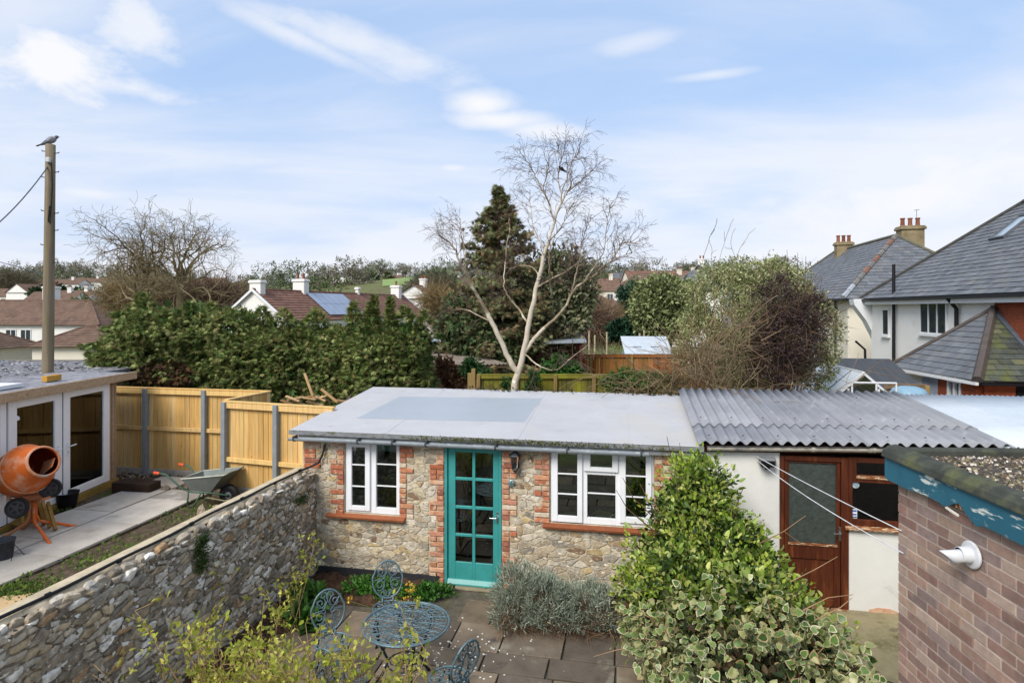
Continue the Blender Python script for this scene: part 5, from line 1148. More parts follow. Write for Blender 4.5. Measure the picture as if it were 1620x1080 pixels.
def build_pole():
    Y = 12.05; b = P(73, 610, Y); b.z = -.1; t = P(80, 229, Y)
    T = thing('telegraph_pole', 'tall weathered wooden telegraph pole behind the summerhouse', 'telegraph pole', b)
    m_p = mat('weathered_pole', ['7b6f5c'], var=.3, scale=3, rough=.95, stretch=(6, 6, .3), bump=.004, ov=[('70713f', 2, .56, .74, (2, 2, .3)), ('97866a', 3, .58, .72, (5, 5, .25))])
    pt = [b.lerp(t, k) for k in np.linspace(0, 1, 9)]; MB().tube(pt, [.112-.028*k for k in np.linspace(0, 1, 9)], 14).build('shaft', m_p, T, smooth=True, world=True)
    mi = mat('step_iron', ['3f3d3b'], rough=.7)
    for py, s in ((240, -1), (243, 1), (273, 1), (281, -1), (334, -1), (338, 1), (365, 1), (388, -1), (416, 1), (440, -1)):
        p = b+(t-b)*((P(78, py, Y).z-b.z)/(t.z-b.z)); MB().tube([p, p+Vector((s*.165, 0, .01)), p+Vector((s*.175, 0, .03))], .01, 6).build('step', mi, T, world=True)
    p = b+(t-b)*((P(78, 256, Y).z-b.z)/(t.z-b.z)); MB().box(.0, .085, -.14, -.08, -.04, .06, M=Matrix.Translation(p)).build('junction_box', mat('box_white', ['c9cbc8']), T, world=True, bevel=.01)
    MB().tube([p+Vector((.085, -.08, -.04)), p+Vector((.09, -.065, -.5)), p+Vector((.06, -.085, -1.25)), p+Vector((.025, -.09, -1.2)), p+Vector((.05, -.085, -.9))], .011, 6).build('hanging_cable', m_black, T, world=True)
    mw = mat('wire', ['4a4d52'], rough=.6); a = b+(t-b)*((P(78, 258, Y).z-b.z)/(t.z-b.z)); e = P(-60, 395, 10)
    pts = [a.lerp(e, k)-Vector((0, 0, .5*4*k*(1-k)*.35)) for k in np.linspace(0, 1, 12)]; tag(MB().tube(pts, .011, 5).build('overhead_wire', mw), 'overhead wire sloping left from near the top of the pole', 'wire')
    a = b+(t-b)*((P(78, 436, Y).z-b.z)/(t.z-b.z)); e = P(-60, 398, 13)
    pts = [a.lerp(e, k) for k in np.linspace(0, 1, 5)]; tag(MB().tube(pts, .008, 5).build('overhead_wire', mw), 'thin lower wire running left from the pole near the rooftops', 'wire')
    bird(t+Vector((.0, 0, .0)), .30, R(10), mat('pigeon_grey', ['8b8b92'], var=.2, scale=30), mat('pigeon_dark', ['5d5f6b'], var=.2, scale=30), 'grey pigeon perched on top of the telegraph pole', 'pigeon')
build_pole()
# ================================================================== houses
def course_slope(mb, e0, e1, r1, r0, n, step):
    e0, e1, r1, r0 = (Vector(p) for p in (e0, e1, r1, r0)); nn = (e1-e0).cross(r0-e0)
    if nn.length < 1e-6: nn = (e1-e0).cross(r1-e0)
    nn.normalize()
    for i in range(n):
        a, b = i/n, (i+1)/n; l0, l1 = e0.lerp(r0, a), e1.lerp(r1, a); u0, u1 = e0.lerp(r0, b), e1.lerp(r1, b)
        mb.add([l0+nn*step, l1+nn*step, u1+nn*step*.1, u0+nn*step*.1, l0-nn*.01, l1-nn*.01], [(0, 1, 2, 3), (4, 5, 1, 0)])
def slates(parent, poly, wd, ex, m, mst, limit, rng, name='slate', inv=None, th=.008, keep=None):
    """overlapping slates clipped to a roof slope (3-d convex polygon, first edge = eave, counter-clockwise from outside)"""
    p = [Vector(q) for q in poly]; u = (p[1]-p[0]).normalized(); n = u.cross(p[2]-p[0]).normalized(); v = n.cross(u)
    P2 = [((q-p[0]).dot(u), (q-p[0]).dot(v)) for q in p]
    if area(P2) < 0: P2 = P2[::-1]
    x0, x1 = min(q[0] for q in P2), max(q[0] for q in P2); y1 = max(q[1] for q in P2); lap = ex*.25
    R_ = Matrix((u, v, n)).transposed().to_4x4(); out = []; y = 0.; r = 0
    while y < y1:
        x = x0-(r % 2)*wd/2
        while x < x1:
            q = clip_convex([(x+.004, y), (x+wd-.004, y), (x+wd-.004, y+ex+lap), (x+.004, y+ex+lap)], P2)
            if len(q) >= 3 and abs(area(q)) > .004: out.append((q, y))
            x += wd
        y += ex; r += 1
    if keep: out.sort(key=lambda t: keep(p[0]+u*t[0][0][0]+v*t[0][0][1]))
    rest = MB()
    for i, (q, y) in enumerate(out):
        c = (sum(a[0] for a in q)/len(q), sum(a[1] for a in q)/len(q)); k = len(q); lift = rng.uniform(0, .006)
        h = lambda a: .022*(1-(a[1]-y)/(ex+lap))+.004+lift
        V = [(a[0]-c[0], a[1]-c[1], h(a)) for a in q]+[(a[0]-c[0], a[1]-c[1], h(a)-th) for a in q]
        fs = [tuple(range(k)), tuple(range(2*k-1, k-1, -1))]+[(j, j+k, (j+1) % k+k, (j+1) % k) for j in range(k)]
        M_ = Matrix.Translation(p[0]+u*c[0]+v*c[1]) @ R_
        if i < limit:
            o = MB().add(V, fs).build(name, m, parent); o.matrix_local = M_
        else: rest.add(V, fs, M=M_)
    if rest.v: stuff(rest.build(name+'_courses', mst, parent))
m_wpaint = mat('white_wall_paint', ['e0ded9'], var=.05, scale=1.2, rough=.85, ov=[('bfb8a8', 1.5, .64, .8)])
m_cream = mat('cream_wall_paint', ['d8d1c0'], var=.05, scale=1.2, rough=.85)
m_tile = mat('brown_roof_tile', ['6b5548'], var=.22, scale=1.3, rough=.9, ov=[('7d675a', 3, .5, .7), ('57473e', .7, .55, .7)])
m_tiler = mat('red_brown_roof_tile', ['77574a'], var=.2, scale=1.5, rough=.9, ov=[('8a6a5c', 3, .5, .7)])
SL = ['5f6368', '65696e', '5a5e63', '6b6e73', '62666b', '5d6065', '6e7074', '67686a']
m_slate = mat('blue_grey_slate', SL, var=.22, scale=2.5, jit=.05, rough=.62, ov=[('6d6c60', 2, .6, .75)]); m_slate_s = mat('blue_grey_slate_courses', SL, var=.22, scale=2.5, jit=.05, rough=.62, isl=True, ov=[('6d6c60', 2, .6, .75)])
m_wframe = mat('white_window_frame', ['d7d9da'], rough=.5, var=.03); m_wpane = mat('far_window_glass', ['2d353b'], var=.3, scale=3, rough=.08, spec=.8)
m_pot = mat('terracotta_pot', ['83523c', '74432f'], var=.2, scale=6); m_stack = mat('weathered_chimney', ['8f8063'], var=.25, scale=4, rough=.95, ov=[('6a5d45', 2, .5, .7)])
def house(name, label, loc, rz, L, W, eave, rise, wm, rm, hip=(True, True), over=.3, wins=(), chim=(), n=14, walls=True, group=None, cat='house', step=.03, roof=True, doors=()):
    T = thing(name, label, cat, loc, rz, group)
    if walls:
        w_ = MB(); w_.box(-L/2, L/2, -W/2, W/2, -1.5, eave)
        for s, hp in ((-1, hip[0]), (1, hip[1])):
            if not hp: w_.prism([(-W/2, eave), (W/2, eave), (0, eave+rise)], 0, .2, M=Matrix(((0, 0, -s, s*L/2), (1, 0, 0, 0), (0, 1, 0, 0), (0, 0, 0, 1))))
        w_.build('wall', wm, T)
    k = rise/(W/2); ze = eave-over*k; A = L/2+over; B = W/2+over; zr = eave+rise+.02
    ra = -(L/2-W/2) if hip[0] else -A; rb = (L/2-W/2) if hip[1] else A
    if roof:
        rf = MB(); E = [(-A, -B, ze), (A, -B, ze), (A, B, ze), (-A, B, ze)]; r0, r1 = (ra, 0, zr), (rb, 0, zr)
        course_slope(rf, E[0], E[1], r1, r0, n, step); course_slope(rf, E[2], E[3], r0, r1, n, step)
        if hip[1]: course_slope(rf, E[1], E[2], r1, r1, n, step)
        if hip[0]: course_slope(rf, E[3], E[0], r0, r0, n, step)
        rf.add([(x, y, z-.02) for x, y, z in E], [(3, 2, 1, 0)]); ro = rf.build('roof', rm, T)
        rg = MB(); rg.tube([(ra, 0, zr+.02), (rb, 0, zr+.02)], .09, 6)
        for hp, r_, cs in ((hip[0], r0, (E[0], E[3])), (hip[1], r1, (E[1], E[2]))):
            if hp:
                for c in cs: rg.tube([Vector(r_)+Vector((0, 0, .02)), Vector(c)+Vector((0, 0, .03))], .08, 6)
        rg.build('ridge_tiles', rm, ro)
    else: ro = None
    for (fc, u, z, ww, wh, cols) in wins:
        if fc == 'f': M_ = Matrix.Translation((u, -W/2, z))
        elif fc == 'b': M_ = Matrix.Translation((u, W/2, z)) @ Matrix.Rotation(math.pi, 4, 'Z')
        elif fc == 'r': M_ = Matrix.Translation((L/2, u, z)) @ Matrix.Rotation(math.pi/2, 4, 'Z')
        else: M_ = Matrix.Translation((-L/2, u, z)) @ Matrix.Rotation(-math.pi/2, 4, 'Z')
        f = .06; hs = []; cw = (ww-f*(cols+1))/cols
        for c in range(cols): hs.append((-ww/2+f+c*(cw+f), -ww/2+f+c*(cw+f)+cw, f, wh-f))
        wv = wall_holes(MB(M=M_), -ww/2, ww/2, 0, wh, -.05, -.004, hs).build('window', m_wframe, T)
        for h in hs: MB(M=M_).box(h[0], h[1], -.03, -.006, h[2], h[3]).build('pane', m_wpane, wv)
        MB(M=M_).box(-ww/2-.06, ww/2+.06, -.1, -.004, -.07, -.003).build('sill', m_wframe, wv)
    for (x, y, zb, zt, sx, sy, cm, pots) in chim:
        c = MB(); c.box(x-sx/2, x+sx/2, y-sy/2, y+sy/2, zb, zt); c.box(x-sx/2-.07, x+sx/2+.07, y-sy/2-.07, y+sy/2+.07, zt+.001, zt+.14); c.box(x-sx/2-.03, x+sx/2+.03, y-sy/2-.03, y+sy/2+.03, zt+.141, zt+.2)
        co = c.build('chimney', cm, T, bevel=.02)
        for q in range(pots):
            px_ = x+(q-(pots-1)/2)*(sx/max(1, pots))*(1 if sx > sy else 0); py_ = y+(q-(pots-1)/2)*(sy/max(1, pots))*(1 if sy >= sx else 0)
            MB().lathe([(.12, 0), (.1, .1), (.09, .34), (.115, .36), (.115, .42), (.07, .42)], 10, M=Matrix.Translation((px_, py_, zt+.2))).build('chimney_pot', m_pot, co)
    return T
DRZ = math.atan2(.9825, .1863)
def build_right_houses():
    rng = random.Random(41)
    # --- far slate house with two chimneys
    base = -.3; near = Vector((19.2, 30, 0)); L, W, eave, rise = 15.8, 6.7, 5.05, 2.9
    cen = near+EY*(L/2-W/2); cen.z = base
    H = house('slate_house', 'cream rendered house with hipped slate roof and two tall chimneys', cen, DRZ, L, W, eave, rise, m_cream, m_slate, wins=(('b', -L/2+2.2, 3.6, .55, .8, 1), ('b', -L/2+2.2, .6, .6, 1.2, 1)),
              chim=((-L/2+W/2+.9, -1.0, 7.0, 8.35, .7, 1.05, m_stack, 3), (-L/2+W/2+6.8, .2, 7.4, 8.2, .55, .9, m_stack, 3)), roof=False)
    A, B = L/2+.3, W/2+.3; k = rise/(W/2); ze = eave-.3*k; ra, rb = -(L/2-W/2), L/2-W/2; zr = eave+rise+.02
    MB().add([(-A, -B, ze), (A, -B, ze), (A, B, ze), (-A, B, ze), (ra, 0, zr), (rb, 0, zr)], [(0, 1, 5, 4), (2, 3, 4, 5), (1, 2, 5), (3, 0, 4), (3, 2, 1, 0)]).build('roof', m_slate_s, H)
    slates(H, [(A, B, ze), (-A, B, ze), (ra, 0, zr), (rb, 0, zr)], .32, .24, m_slate, m_slate_s, 0, rng)
    slates(H, [(-A, B, ze), (-A, -B, ze), (ra, 0, zr)], .32, .24, m_slate, m_slate_s, 0, rng)
    hp = MB(); hp.tube([(ra, 0, zr+.03), (rb, 0, zr+.03)], .1, 6); hp.tube([(ra, 0, zr+.03), (-A, -B, ze+.04)], .09, 6); hp.tube([(rb, 0, zr+.03), (A, B, ze+.04)], .09, 6); hp.build('ridge_tiles', mat('mossy_ridge', ['5d5a4a'], var=.3, scale=4), H)
    a, b = Vector((ra, 0, zr+.04)), Vector((-A, B, ze+.05)); mt = [mat('hip_tile_red', ['7b5a4b'], var=.2), mat('hip_tile_grey', ['6f6d69'], var=.2), mat('hip_tile_lead', ['9aa0a6'], var=.1)]
    for i in range(11): p, q = a.lerp(b, i/11), a.lerp(b, (i+.96)/11); MB().tube([p, q], [.1, .12], 6).build('hip_tile', mt[0] if i in (1, 4, 6) else mt[2] if i > 8 else mt[1], H)
    MB().box(-A-.03, A, B-.02, B+.08, ze-.09, ze).build('gutter', m_black, H); MB().box(-A-.1, -A, -B, B+.08, ze-.09, ze).build('gutter', m_black, H)
    MB().tube([(-L/2+1.4, W/2+.08, 5.0), (-L/2+1.4, W/2+.08, 0)], .05, 6).build('drainpipe', m_black, H); MB().tube([(-L/2+3.6, W/2+.1, 2.2), (-L/2+3.6, W/2+.1, .9)], .055, 6).build('waste_pipe', m_post, H)
    c = MB(); c.tube([(-L/2+W/2+.9, -1.3, 8.4), (-L/2+W/2+.9, -1.3, 9.4)], .015, 4); c.tube([(-L/2+W/2+.6, -1.3, 9.35), (-L/2+W/2+1.2, -1.3, 9.4)], .012, 4); c.build('aerial', m_post, H)
    # --- white house with roof window
    c0 = 10.1; Pf = Vector((.1895*24.7+c0, 24.7, 0)); L, W, eave, rise = 18., 7.0, 5.0, 2.95; cen = Pf-EY*(L/2)+EX*(W/2); cen.z = base
    H = house('white_house', 'white painted house with slate roof, roof window and red brick end', cen, DRZ, L, W, eave, rise, m_wpaint, m_slate, walls=False, roof=False,
              wins=(('b', L/2-5.1, 3.5, 1.75, 1.12, 3), ('b', L/2-1.45, 3.3, .62, 1.05, 1)))
    m_rb = mat('red_brickwork', ['8f4a30'], var=.3, scale=3, rough=.95, stretch=(2, 2, 13), ov=[('5f2f22', 7, .6, .66, (2, 2, 9)), ('a8836b', 9, .62, .66, (1, 1, 12))])
    xs = L/2-8.4; MB().box(xs+.002, L/2, -W/2, W/2, -1, eave).build('white_wall', m_wpaint, H); MB().box(-L/2, xs, -W/2, W/2, -1, eave).build('brick_wall', m_rb, H)
    A, B = L/2+.3, W/2+.3; k = rise/(W/2); ze = eave-.3*k; ra, rb = -(L/2-W/2), L/2-W/2; zr = eave+rise+.02
    MB().add([(-A, -B, ze), (A, -B, ze), (A, B, ze), (-A, B, ze), (ra, 0, zr), (rb, 0, zr)], [(0, 1, 5, 4), (2, 3, 4, 5), (1, 2, 5), (3, 0, 4), (3, 2, 1, 0)]).build('roof', m_slate_s, H)
    slates(H, [(A, B, ze), (-A, B, ze), (ra, 0, zr), (rb, 0, zr)], .30, .22, m_slate, m_slate_s, 300, rng, keep=lambda p: (p.x < 0, -p.x+abs(p.z-ze)*.0))
    hp = MB(); hp.tube([(ra, 0, zr+.03), (rb, 0, zr+.03)], .1, 6); hp.tube([(rb, 0, zr+.03), (A, B, ze+.04)], .085, 6); hp.build('hip_tiles', mat('dark_hip', ['45443f'], var=.3, scale=4), H)
    MB().box(-A, A+.04, B-.02, B+.09, ze-.10, ze-.01).build('gutter', m_black, H); MB().box(-A, A, B-.05, B-.021, ze-.24, ze-.1).build('fascia', m_wframe, H)
    MB().box(xs+.01, A, W/2, B-.05, ze-.16, ze-.12).build('soffit', m_wframe, H)
    for x, b_ in ((L/2-2.35, .8), (L/2-6.65, 2.1)): MB().tube([(x, B+.03, ze-.08), (x, W/2+.09, ze-.4), (x, W/2+.08, 3.4-b_*.5)] if b_ > 1 else [(x, W/2+.1, 6.0), (x, W/2+.1, 0)], .06, 8).build('soil_pipe', m_black, H)
    MB().tube([(L/2-2.35, W/2+.1, 1.6), (L/2-3.4, W/2+.12, 1.85), (L/2-3.6, W/2+.12, 1.85)], .055, 8).build('waste_pipe', m_black, H)
    # swept white eaves bracket at the far corner
    MB().prism([(0, 0), (1.0, 0), (.95, -.25), (.5, -.9), (.1, -1.75), (-.1, -1.75)][::-1], 0, .5, M=Matrix(((0, 0, -1, L/2+.45), (1, 0, 0, W/2-.3), (0, 1, 0, ze), (0, 0, 0, 1)))).build('swept_bargeboard', m_wframe, H)
    MB().tube([(L/2+.3, W/2+.5, ze-1.75), (L/2+.25, W/2+.15, ze-2.1), (L/2+.22, W/2+.1, 0)], .05, 6).build('drainpipe', m_black, H)
    u = Vector((-1, 0, 0)); v = Vector((0, -B, zr-ze)).normalized(); n = u.cross(v)
    n = Vector((0, zr-ze, B)).normalized()
    Mw = Matrix.Translation(cen) @ Matrix.Rotation(DRZ, 4, 'Z'); pw = Mw @ Vector((A, B, ze)); nw = Mw.to_3x3() @ n
    q = Mw.inverted() @ ray_plane(1603, 360, pw, nw); v = Vector((0, -B, zr-ze)).normalized(); u = Vector((1, 0, 0)); R_ = Matrix((u, v, n)).transposed().to_4x4(); R_.translation = q
    rw = wall_holes(MB(M=R_ @ Matrix.Rotation(R(-90), 4, 'X') @ Matrix.Scale(1, 4)), -.4, .4, -.6, .6, -.1, .02, [(-.32, .32, -.52, .52)]).build('roof_window', mat('dark_flashing', ['5a5e63']), H); MB(M=R_).box(-.33, .33, -.53, .53, .03, .06).build('pane', mat('sky_glass', ['8fa0ad'], rough=.04, spec=1.), rw)
    # --- single storey bay with hipped slate roof
    z = 2.3; N_, Fr, Ap, W1 = Vector((11.2, 14.45, z)), Vector((11.5, 18.25, z)), Vector((13.15, 16.4, 4.02)), Vector((12.85, 14.15, z)); Bk = Vector((13.5, 17.9, z))
    T = thing('slate_bay', 'low outbuilding with pyramid slate roof and small white window', 'building', (12.3, 16.2, base), 0); off = T.location
    loc = lambda p: p-off
    MB().add([loc(p) for p in (N_, Fr, Ap, W1, Bk)], [(1, 0, 2), (0, 3, 2), (4, 1, 2)]).build('roof', m_slate_s, T)
    slates(T, [loc(Fr), loc(N_), loc(Ap)], .30, .20, m_slate, m_slate_s, 200, rng); m_sm = mat('mossy_slate', ['4b5048', '565a45', '454a48', '5e5f4a', '50564e'], var=.25, scale=5, rough=.7, ov=[('5d6238', 1.5, .5, .65)])
    slates(T, [loc(N_), loc(W1), loc(Ap)], .30, .20, m_sm, m_sm, 120, rng)
    hp = MB(); hp.tube([loc(N_)+Vector((0, 0, .03)), loc(Ap)+Vector((0, 0, .04))], [.12, .1], 6); hp.tube([loc(Fr)+Vector((0, 0, .03)), loc(Ap)+Vector((0, 0, .04))], .07, 6); hp.build('hip_tiles', mat('brown_grey_hip', ['514a46'], var=.25, scale=5), T)
    MB().bar(loc(W1)+Vector((0, 0, .05)), loc(Ap)+Vector((.0, 0, .06)), .2, .03).build('lead_flashing', mat('lead', ['59616b'], rough=.6), T)
    i_ = .22; wl = MB(); a, b, c = N_+Vector((i_, i_, 0)), Fr+Vector((i_, 0, 0)), W1+Vector((0, i_, 0))
    def wallseg(p, q, z0, z1, m, nm, t=.15): d = (q-p).normalized(); MB().bar(loc(Vector((p.x, p.y, (z0+z1)/2))), loc(Vector((q.x, q.y, (z0+z1)/2))), t, z1-z0).build(nm, m, T)
    g0 = base; wallseg(a, a.lerp(b, .16), g0, z-.06, m_rb, 'brick_wall'); wallseg(a.lerp(b, .16), a.lerp(b, .30), g0, 1.2, m_rb, 'brick_wall'); wallseg(a.lerp(b, .30), a.lerp(b, .42), g0, z-.06, m_rb, 'brick_wall'); wallseg(a.lerp(b, .42), a.lerp(b, .62), g0, z-.06, mat('pale_blue_wall', ['9fa8b4'], var=.1), 'painted_wall'); wallseg(a.lerp(b, .62), b, g0, z-.06, m_cream, 'cream_wall')
    wallseg(a+Vector((.08, 0, 0)), a.lerp(c, .5), g0, z-.06, m_rb, 'brick_wall'); wallseg(a.lerp(c, .5), c, g0, z-.06, mat('opening_shade_black', ['15161a']), 'opening_shade_panel')  # solid near-black panel painted as the shade inside an opening
    p, q = a.lerp(b, .165), a.lerp(b, .295); d = (q-p).normalized(); fr = MB(); up = Vector((0, 0, 1))
    for (s, e, wv) in ((p+up*-.0, q, .07),): 
        for zz in (1.25, 1.72, z-.12): fr.bar(loc(Vector((s.x-.06, s.y, zz))), loc(Vector((e.x-.06, e.y, zz))), .08, .08)
        for x in (0., .5, 1.): w_ = s.lerp(e, x); fr.bar(loc(Vector((w_.x-.06, w_.y, 1.22))), loc(Vector((w_.x-.06, w_.y, z-.08))), .08, .06)
    wo = fr.build('window', m_wframe, T); MB().bar(loc(Vector((p.x, p.y, 1.7))), loc(Vector((q.x, q.y, 1.7))), .03, .95).build('pane', m_wpane, wo)
    MB().bar(loc(N_)+Vector((-.03, -.03, -.06)), loc(Fr)+Vector((-.03, 0, -.06)), .07, .07).build('gutter', m_wframe, T); MB().bar(loc(N_)+Vector((.06, -.03, -.06)), loc(W1)+Vector((0, -.03, -.06)), .07, .07).build('gutter', m_black, T)
build_right_houses()
def build_mid_houses():
    # white gabled terrace with solar panels
    near, far = Vector((-17.2, 40, 0)), Vector((-10.9, 60, 0)); d = (far-near).normalized(); L = (far-near).length; cen = (near+far)/2; W, rise = 5.0, 1.95; eave = 3.35+1.9; cen.z = -1.9; rz = math.atan2(d.y, d.x)
    H = house('white_terrace', 'white gabled house with red-brown tiles and solar panels beyond the hedge', cen, rz, L, W, eave, rise, m_wpaint, m_tiler, hip=(False, False), over=.15, n=12, step=.04,
              wins=(('l', -1.2, 3.9, .9, 1.1, 2), ('f', -L/2+2, 3.8, 1.1, 1.0, 2), ('f', -L/2+12, 3.8, 1.1, 1.0, 2)), chim=((-L/2+.35, .0, eave+.6, eave+rise+.45, .5, .9, m_wpaint, 0), (-L/2+5.2, .2, eave+1, eave+rise+.75, .6, 1., m_wpaint, 2), (L/2-1.4, 0, eave+1, eave+rise+.8, .55, .9, m_wpaint, 1), (2.2, 0, eave+1.2, eave+rise+.4, .3, .3, m_wpaint, 0)))
    for s in (-1, 1):
        MB().prism([(-W/2-.17, eave-.14), (-W/2-.17, eave+.02), (0, eave+rise+.1), (W/2+.17, eave+.02), (W/2+.17, eave-.14), (0, eave+rise-.1)], 0, .06, M=Matrix(((0, 0, s, s*(L/2+.152)), (1, 0, 0, 0), (0, 1, 0, 0), (0, 0, 0, 1)))).build('verge_board', m_wframe, H)
    Mw = Matrix.Translation(cen) @ Matrix.Rotation(rz, 4, 'Z'); n = Vector((0, -rise, W/2)).normalized(); v = Vector((0, W/2, rise)).normalized()
    p0 = Mw @ Vector((0, -W/2, eave)); nw = Mw.to_3x3() @ n; inv = Mw.inverted()
    q0 = inv @ ray_plane(484, 466, p0, nw); q1 = inv @ ray_plane(543, 469, p0, nw); xa, xb = min(q0.x, q1.x), max(q0.x, q1.x)
    R_ = Matrix((Vector((1, 0, 0)), v, n)).transposed().to_4x4(); R_.translation = Vector((xa, -W/2, eave)); SLn = math.hypot(W/2, rise)
    wd = (xb-xa)/6; mp = mat('solar_panel', ['7d8da3'], var=.12, scale=2, rough=.12, spec=.9)
    for r in range(2):
        for c in range(6): MB(M=R_).box(c*wd+.03, (c+1)*wd-.03, SLn*(.08+.42*r), SLn*(.08+.42*r+.41), .1, .14).build('solar_panel', mp, H)
    # long brown roofed terrace far left
    c = P(156, 511, 55); L, W = 34, 6.; z0 = -3.2
    house('long_terrace', 'long pale terrace with brown hipped roof and white chimneys at far left', (c.x-L/2+.3, c.y+W/2+.3, z0), R(-2), L, W, 5.95, 2.05, m_wpaint, m_tile, n=12, step=.04,
          wins=tuple(('f', x, 4.2, 1.0, 1.15, 2) for x in (15.2, 10.2, 8.8, 5.5, 2.5, .5, -3.5))+(('r', .5, 4.2, 1.2, 1.2, 2),), chim=((L/2-7.2, .4, 7, 9.2, 1.1, .9, m_wpaint, 4), (L/2-18.5, .4, 7, 8.9, .8, .8, m_wpaint, 3)))
    c = P(40, 550, 40); house('hipped_garage', 'small cream building with brown hipped roof behind the telegraph pole', (c.x+2.7, c.y+2.4, -2.8), R(4), 5.0, 4.2, 4.45, 1.1, m_cream, m_tile, n=9, step=.035, wins=(('f', 1.6, 2.2, .7, 1., 1), ('r', .3, 2.2, .6, .9, 1)))
    c = P(-12, 548, 43); house('hipped_garage', 'corner of a small brown roofed building at the left edge', (c.x-2.8, c.y+2.4, -3.0), R(4), 5.0, 4.2, 4.3, 1.1, m_cream, m_tile, n=9, step=.035)
    # houses on the hill: px, py of the eave, Y, length, width, height to eave, rise, roof, wall, gable?
    far = [(957, 459, 120, 6.6, 6, 5.0, 2.4, m_tile, m_cream, 0, -12, 'cream two storey house with brown gable roof, highest right of the birch', 2),
           (925, 472, 105, 6, 6, 5.0, 2.2, m_tile, m_wpaint, 1, 20, 'white house with brown roof just right of the dark evergreen', 2),
           (965, 488, 100, 6.5, 6, 2.6, 1.5, m_tile, m_wpaint, 0, -8, 'low white house with brown roof below the cream house', 2),
           (1000, 462, 128, 7, 5, 3, 1.6, m_tile, m_cream, 0, -5, 'small brown roofed house right of the cream house', 1),
           (1068, 444, 140, 22, 8, 4.5, 2.4, m_tiler, m_cream, 0, 4, 'long red-brown roofed block on the hill left of the big bush', 0),
           (1052, 452, 120, 17, 8, 4, 2.6, m_tile, m_cream, 1, 10, 'wide brown hipped roof in front of the long roofed block', 0),
           (1120, 455, 75, 6, 7, 6, 3.0, m_slate_s, m_wpaint, 1, 60, 'grey slate roof end just left of the variegated bush', 0),
           (1015, 443, 170, 16, 8, 3, 2.2, m_slate_s, m_cream, 0, 2, 'grey roofed house on the hill behind the brown ones', 1),
           (85, 449, 205, 16, 7, 3.2, 1.6, m_tile, m_wpaint, 0, 3, 'long white bungalow with brown roof on the left hill', 3),
           (45, 462, 150, 11, 7, 2.8, 2., m_tile, m_wpaint, 0, 75, 'white gabled bungalow above the long terrace at far left', 1),
           (75, 474, 120, 9, 6, 2.6, 1.6, m_tile, m_wpaint, 0, 5, 'low white house behind the terrace, left of the pole', 3),
           (108, 473, 125, 8, 6, 2.6, 1.8, m_tile, m_wpaint, 0, -6, 'low white house behind the terrace, right of the pole', 2),
           (130, 446, 230, 14, 7, 3, 1.6, m_tile, m_wpaint, 0, 4, 'white house with brown roof right of the pole on the left hill', 2),
           (5, 468, 160, 10, 7, 3, 2., m_tile, m_cream, 0, 0, 'pale house with brown roof at the far left edge', 1),
           (716, 452, 130, 6, 6, 4, 2.2, m_tile, m_wpaint, 0, 60, 'small white gabled house glimpsed left of the birch', 1),
           (620, 440, 330, 10, 7, 3, 2, m_tile, m_wpaint, 0, 5, 'tiny white house on the green hill left of the tall evergreen', 2),
           (540, 437, 380, 14, 8, 4, 2.5, m_slate_s, m_wpaint, 0, 0, 'tiny pale house among trees on the ridge above the solar roof', 2),
           (330, 447, 300, 12, 8, 4, 2.5, m_tile, m_wpaint, 0, 8, 'tiny pale house seen through the bare curly tree', 2),
           (300, 452, 240, 12, 8, 4, 2.5, m_tile, m_cream, 0, -8, 'distant cream house between the trunks of the bare curly tree', 2),
           (660, 470, 75, 5, 5, 4, 1.5, m_tiler, m_wpaint, 0, 80, 'white gable end just right of the solar terrace', 1)]
    for (px, py, Y, L, W, eh, rise, rm, wm, hp, rot, lab, nw_) in far:
        p = P(px, py, Y); house('hillside_house', lab, (p.x, p.y+W/2, p.z-eh), R(rot), L, W, eh, rise, wm, rm, hip=(bool(hp), bool(hp)), over=.25, n=6, step=.05, group='houses on the hill',
            wins=tuple(('f', (k-(nw_-1)/2)*L/max(1, nw_), eh-1.9, 1.2, 1.2, 2) for k in range(nw_)), chim=((L*.25, 0, eh+rise*.5, eh+rise+.8, .8, .8, wm, 2),))
build_mid_houses()
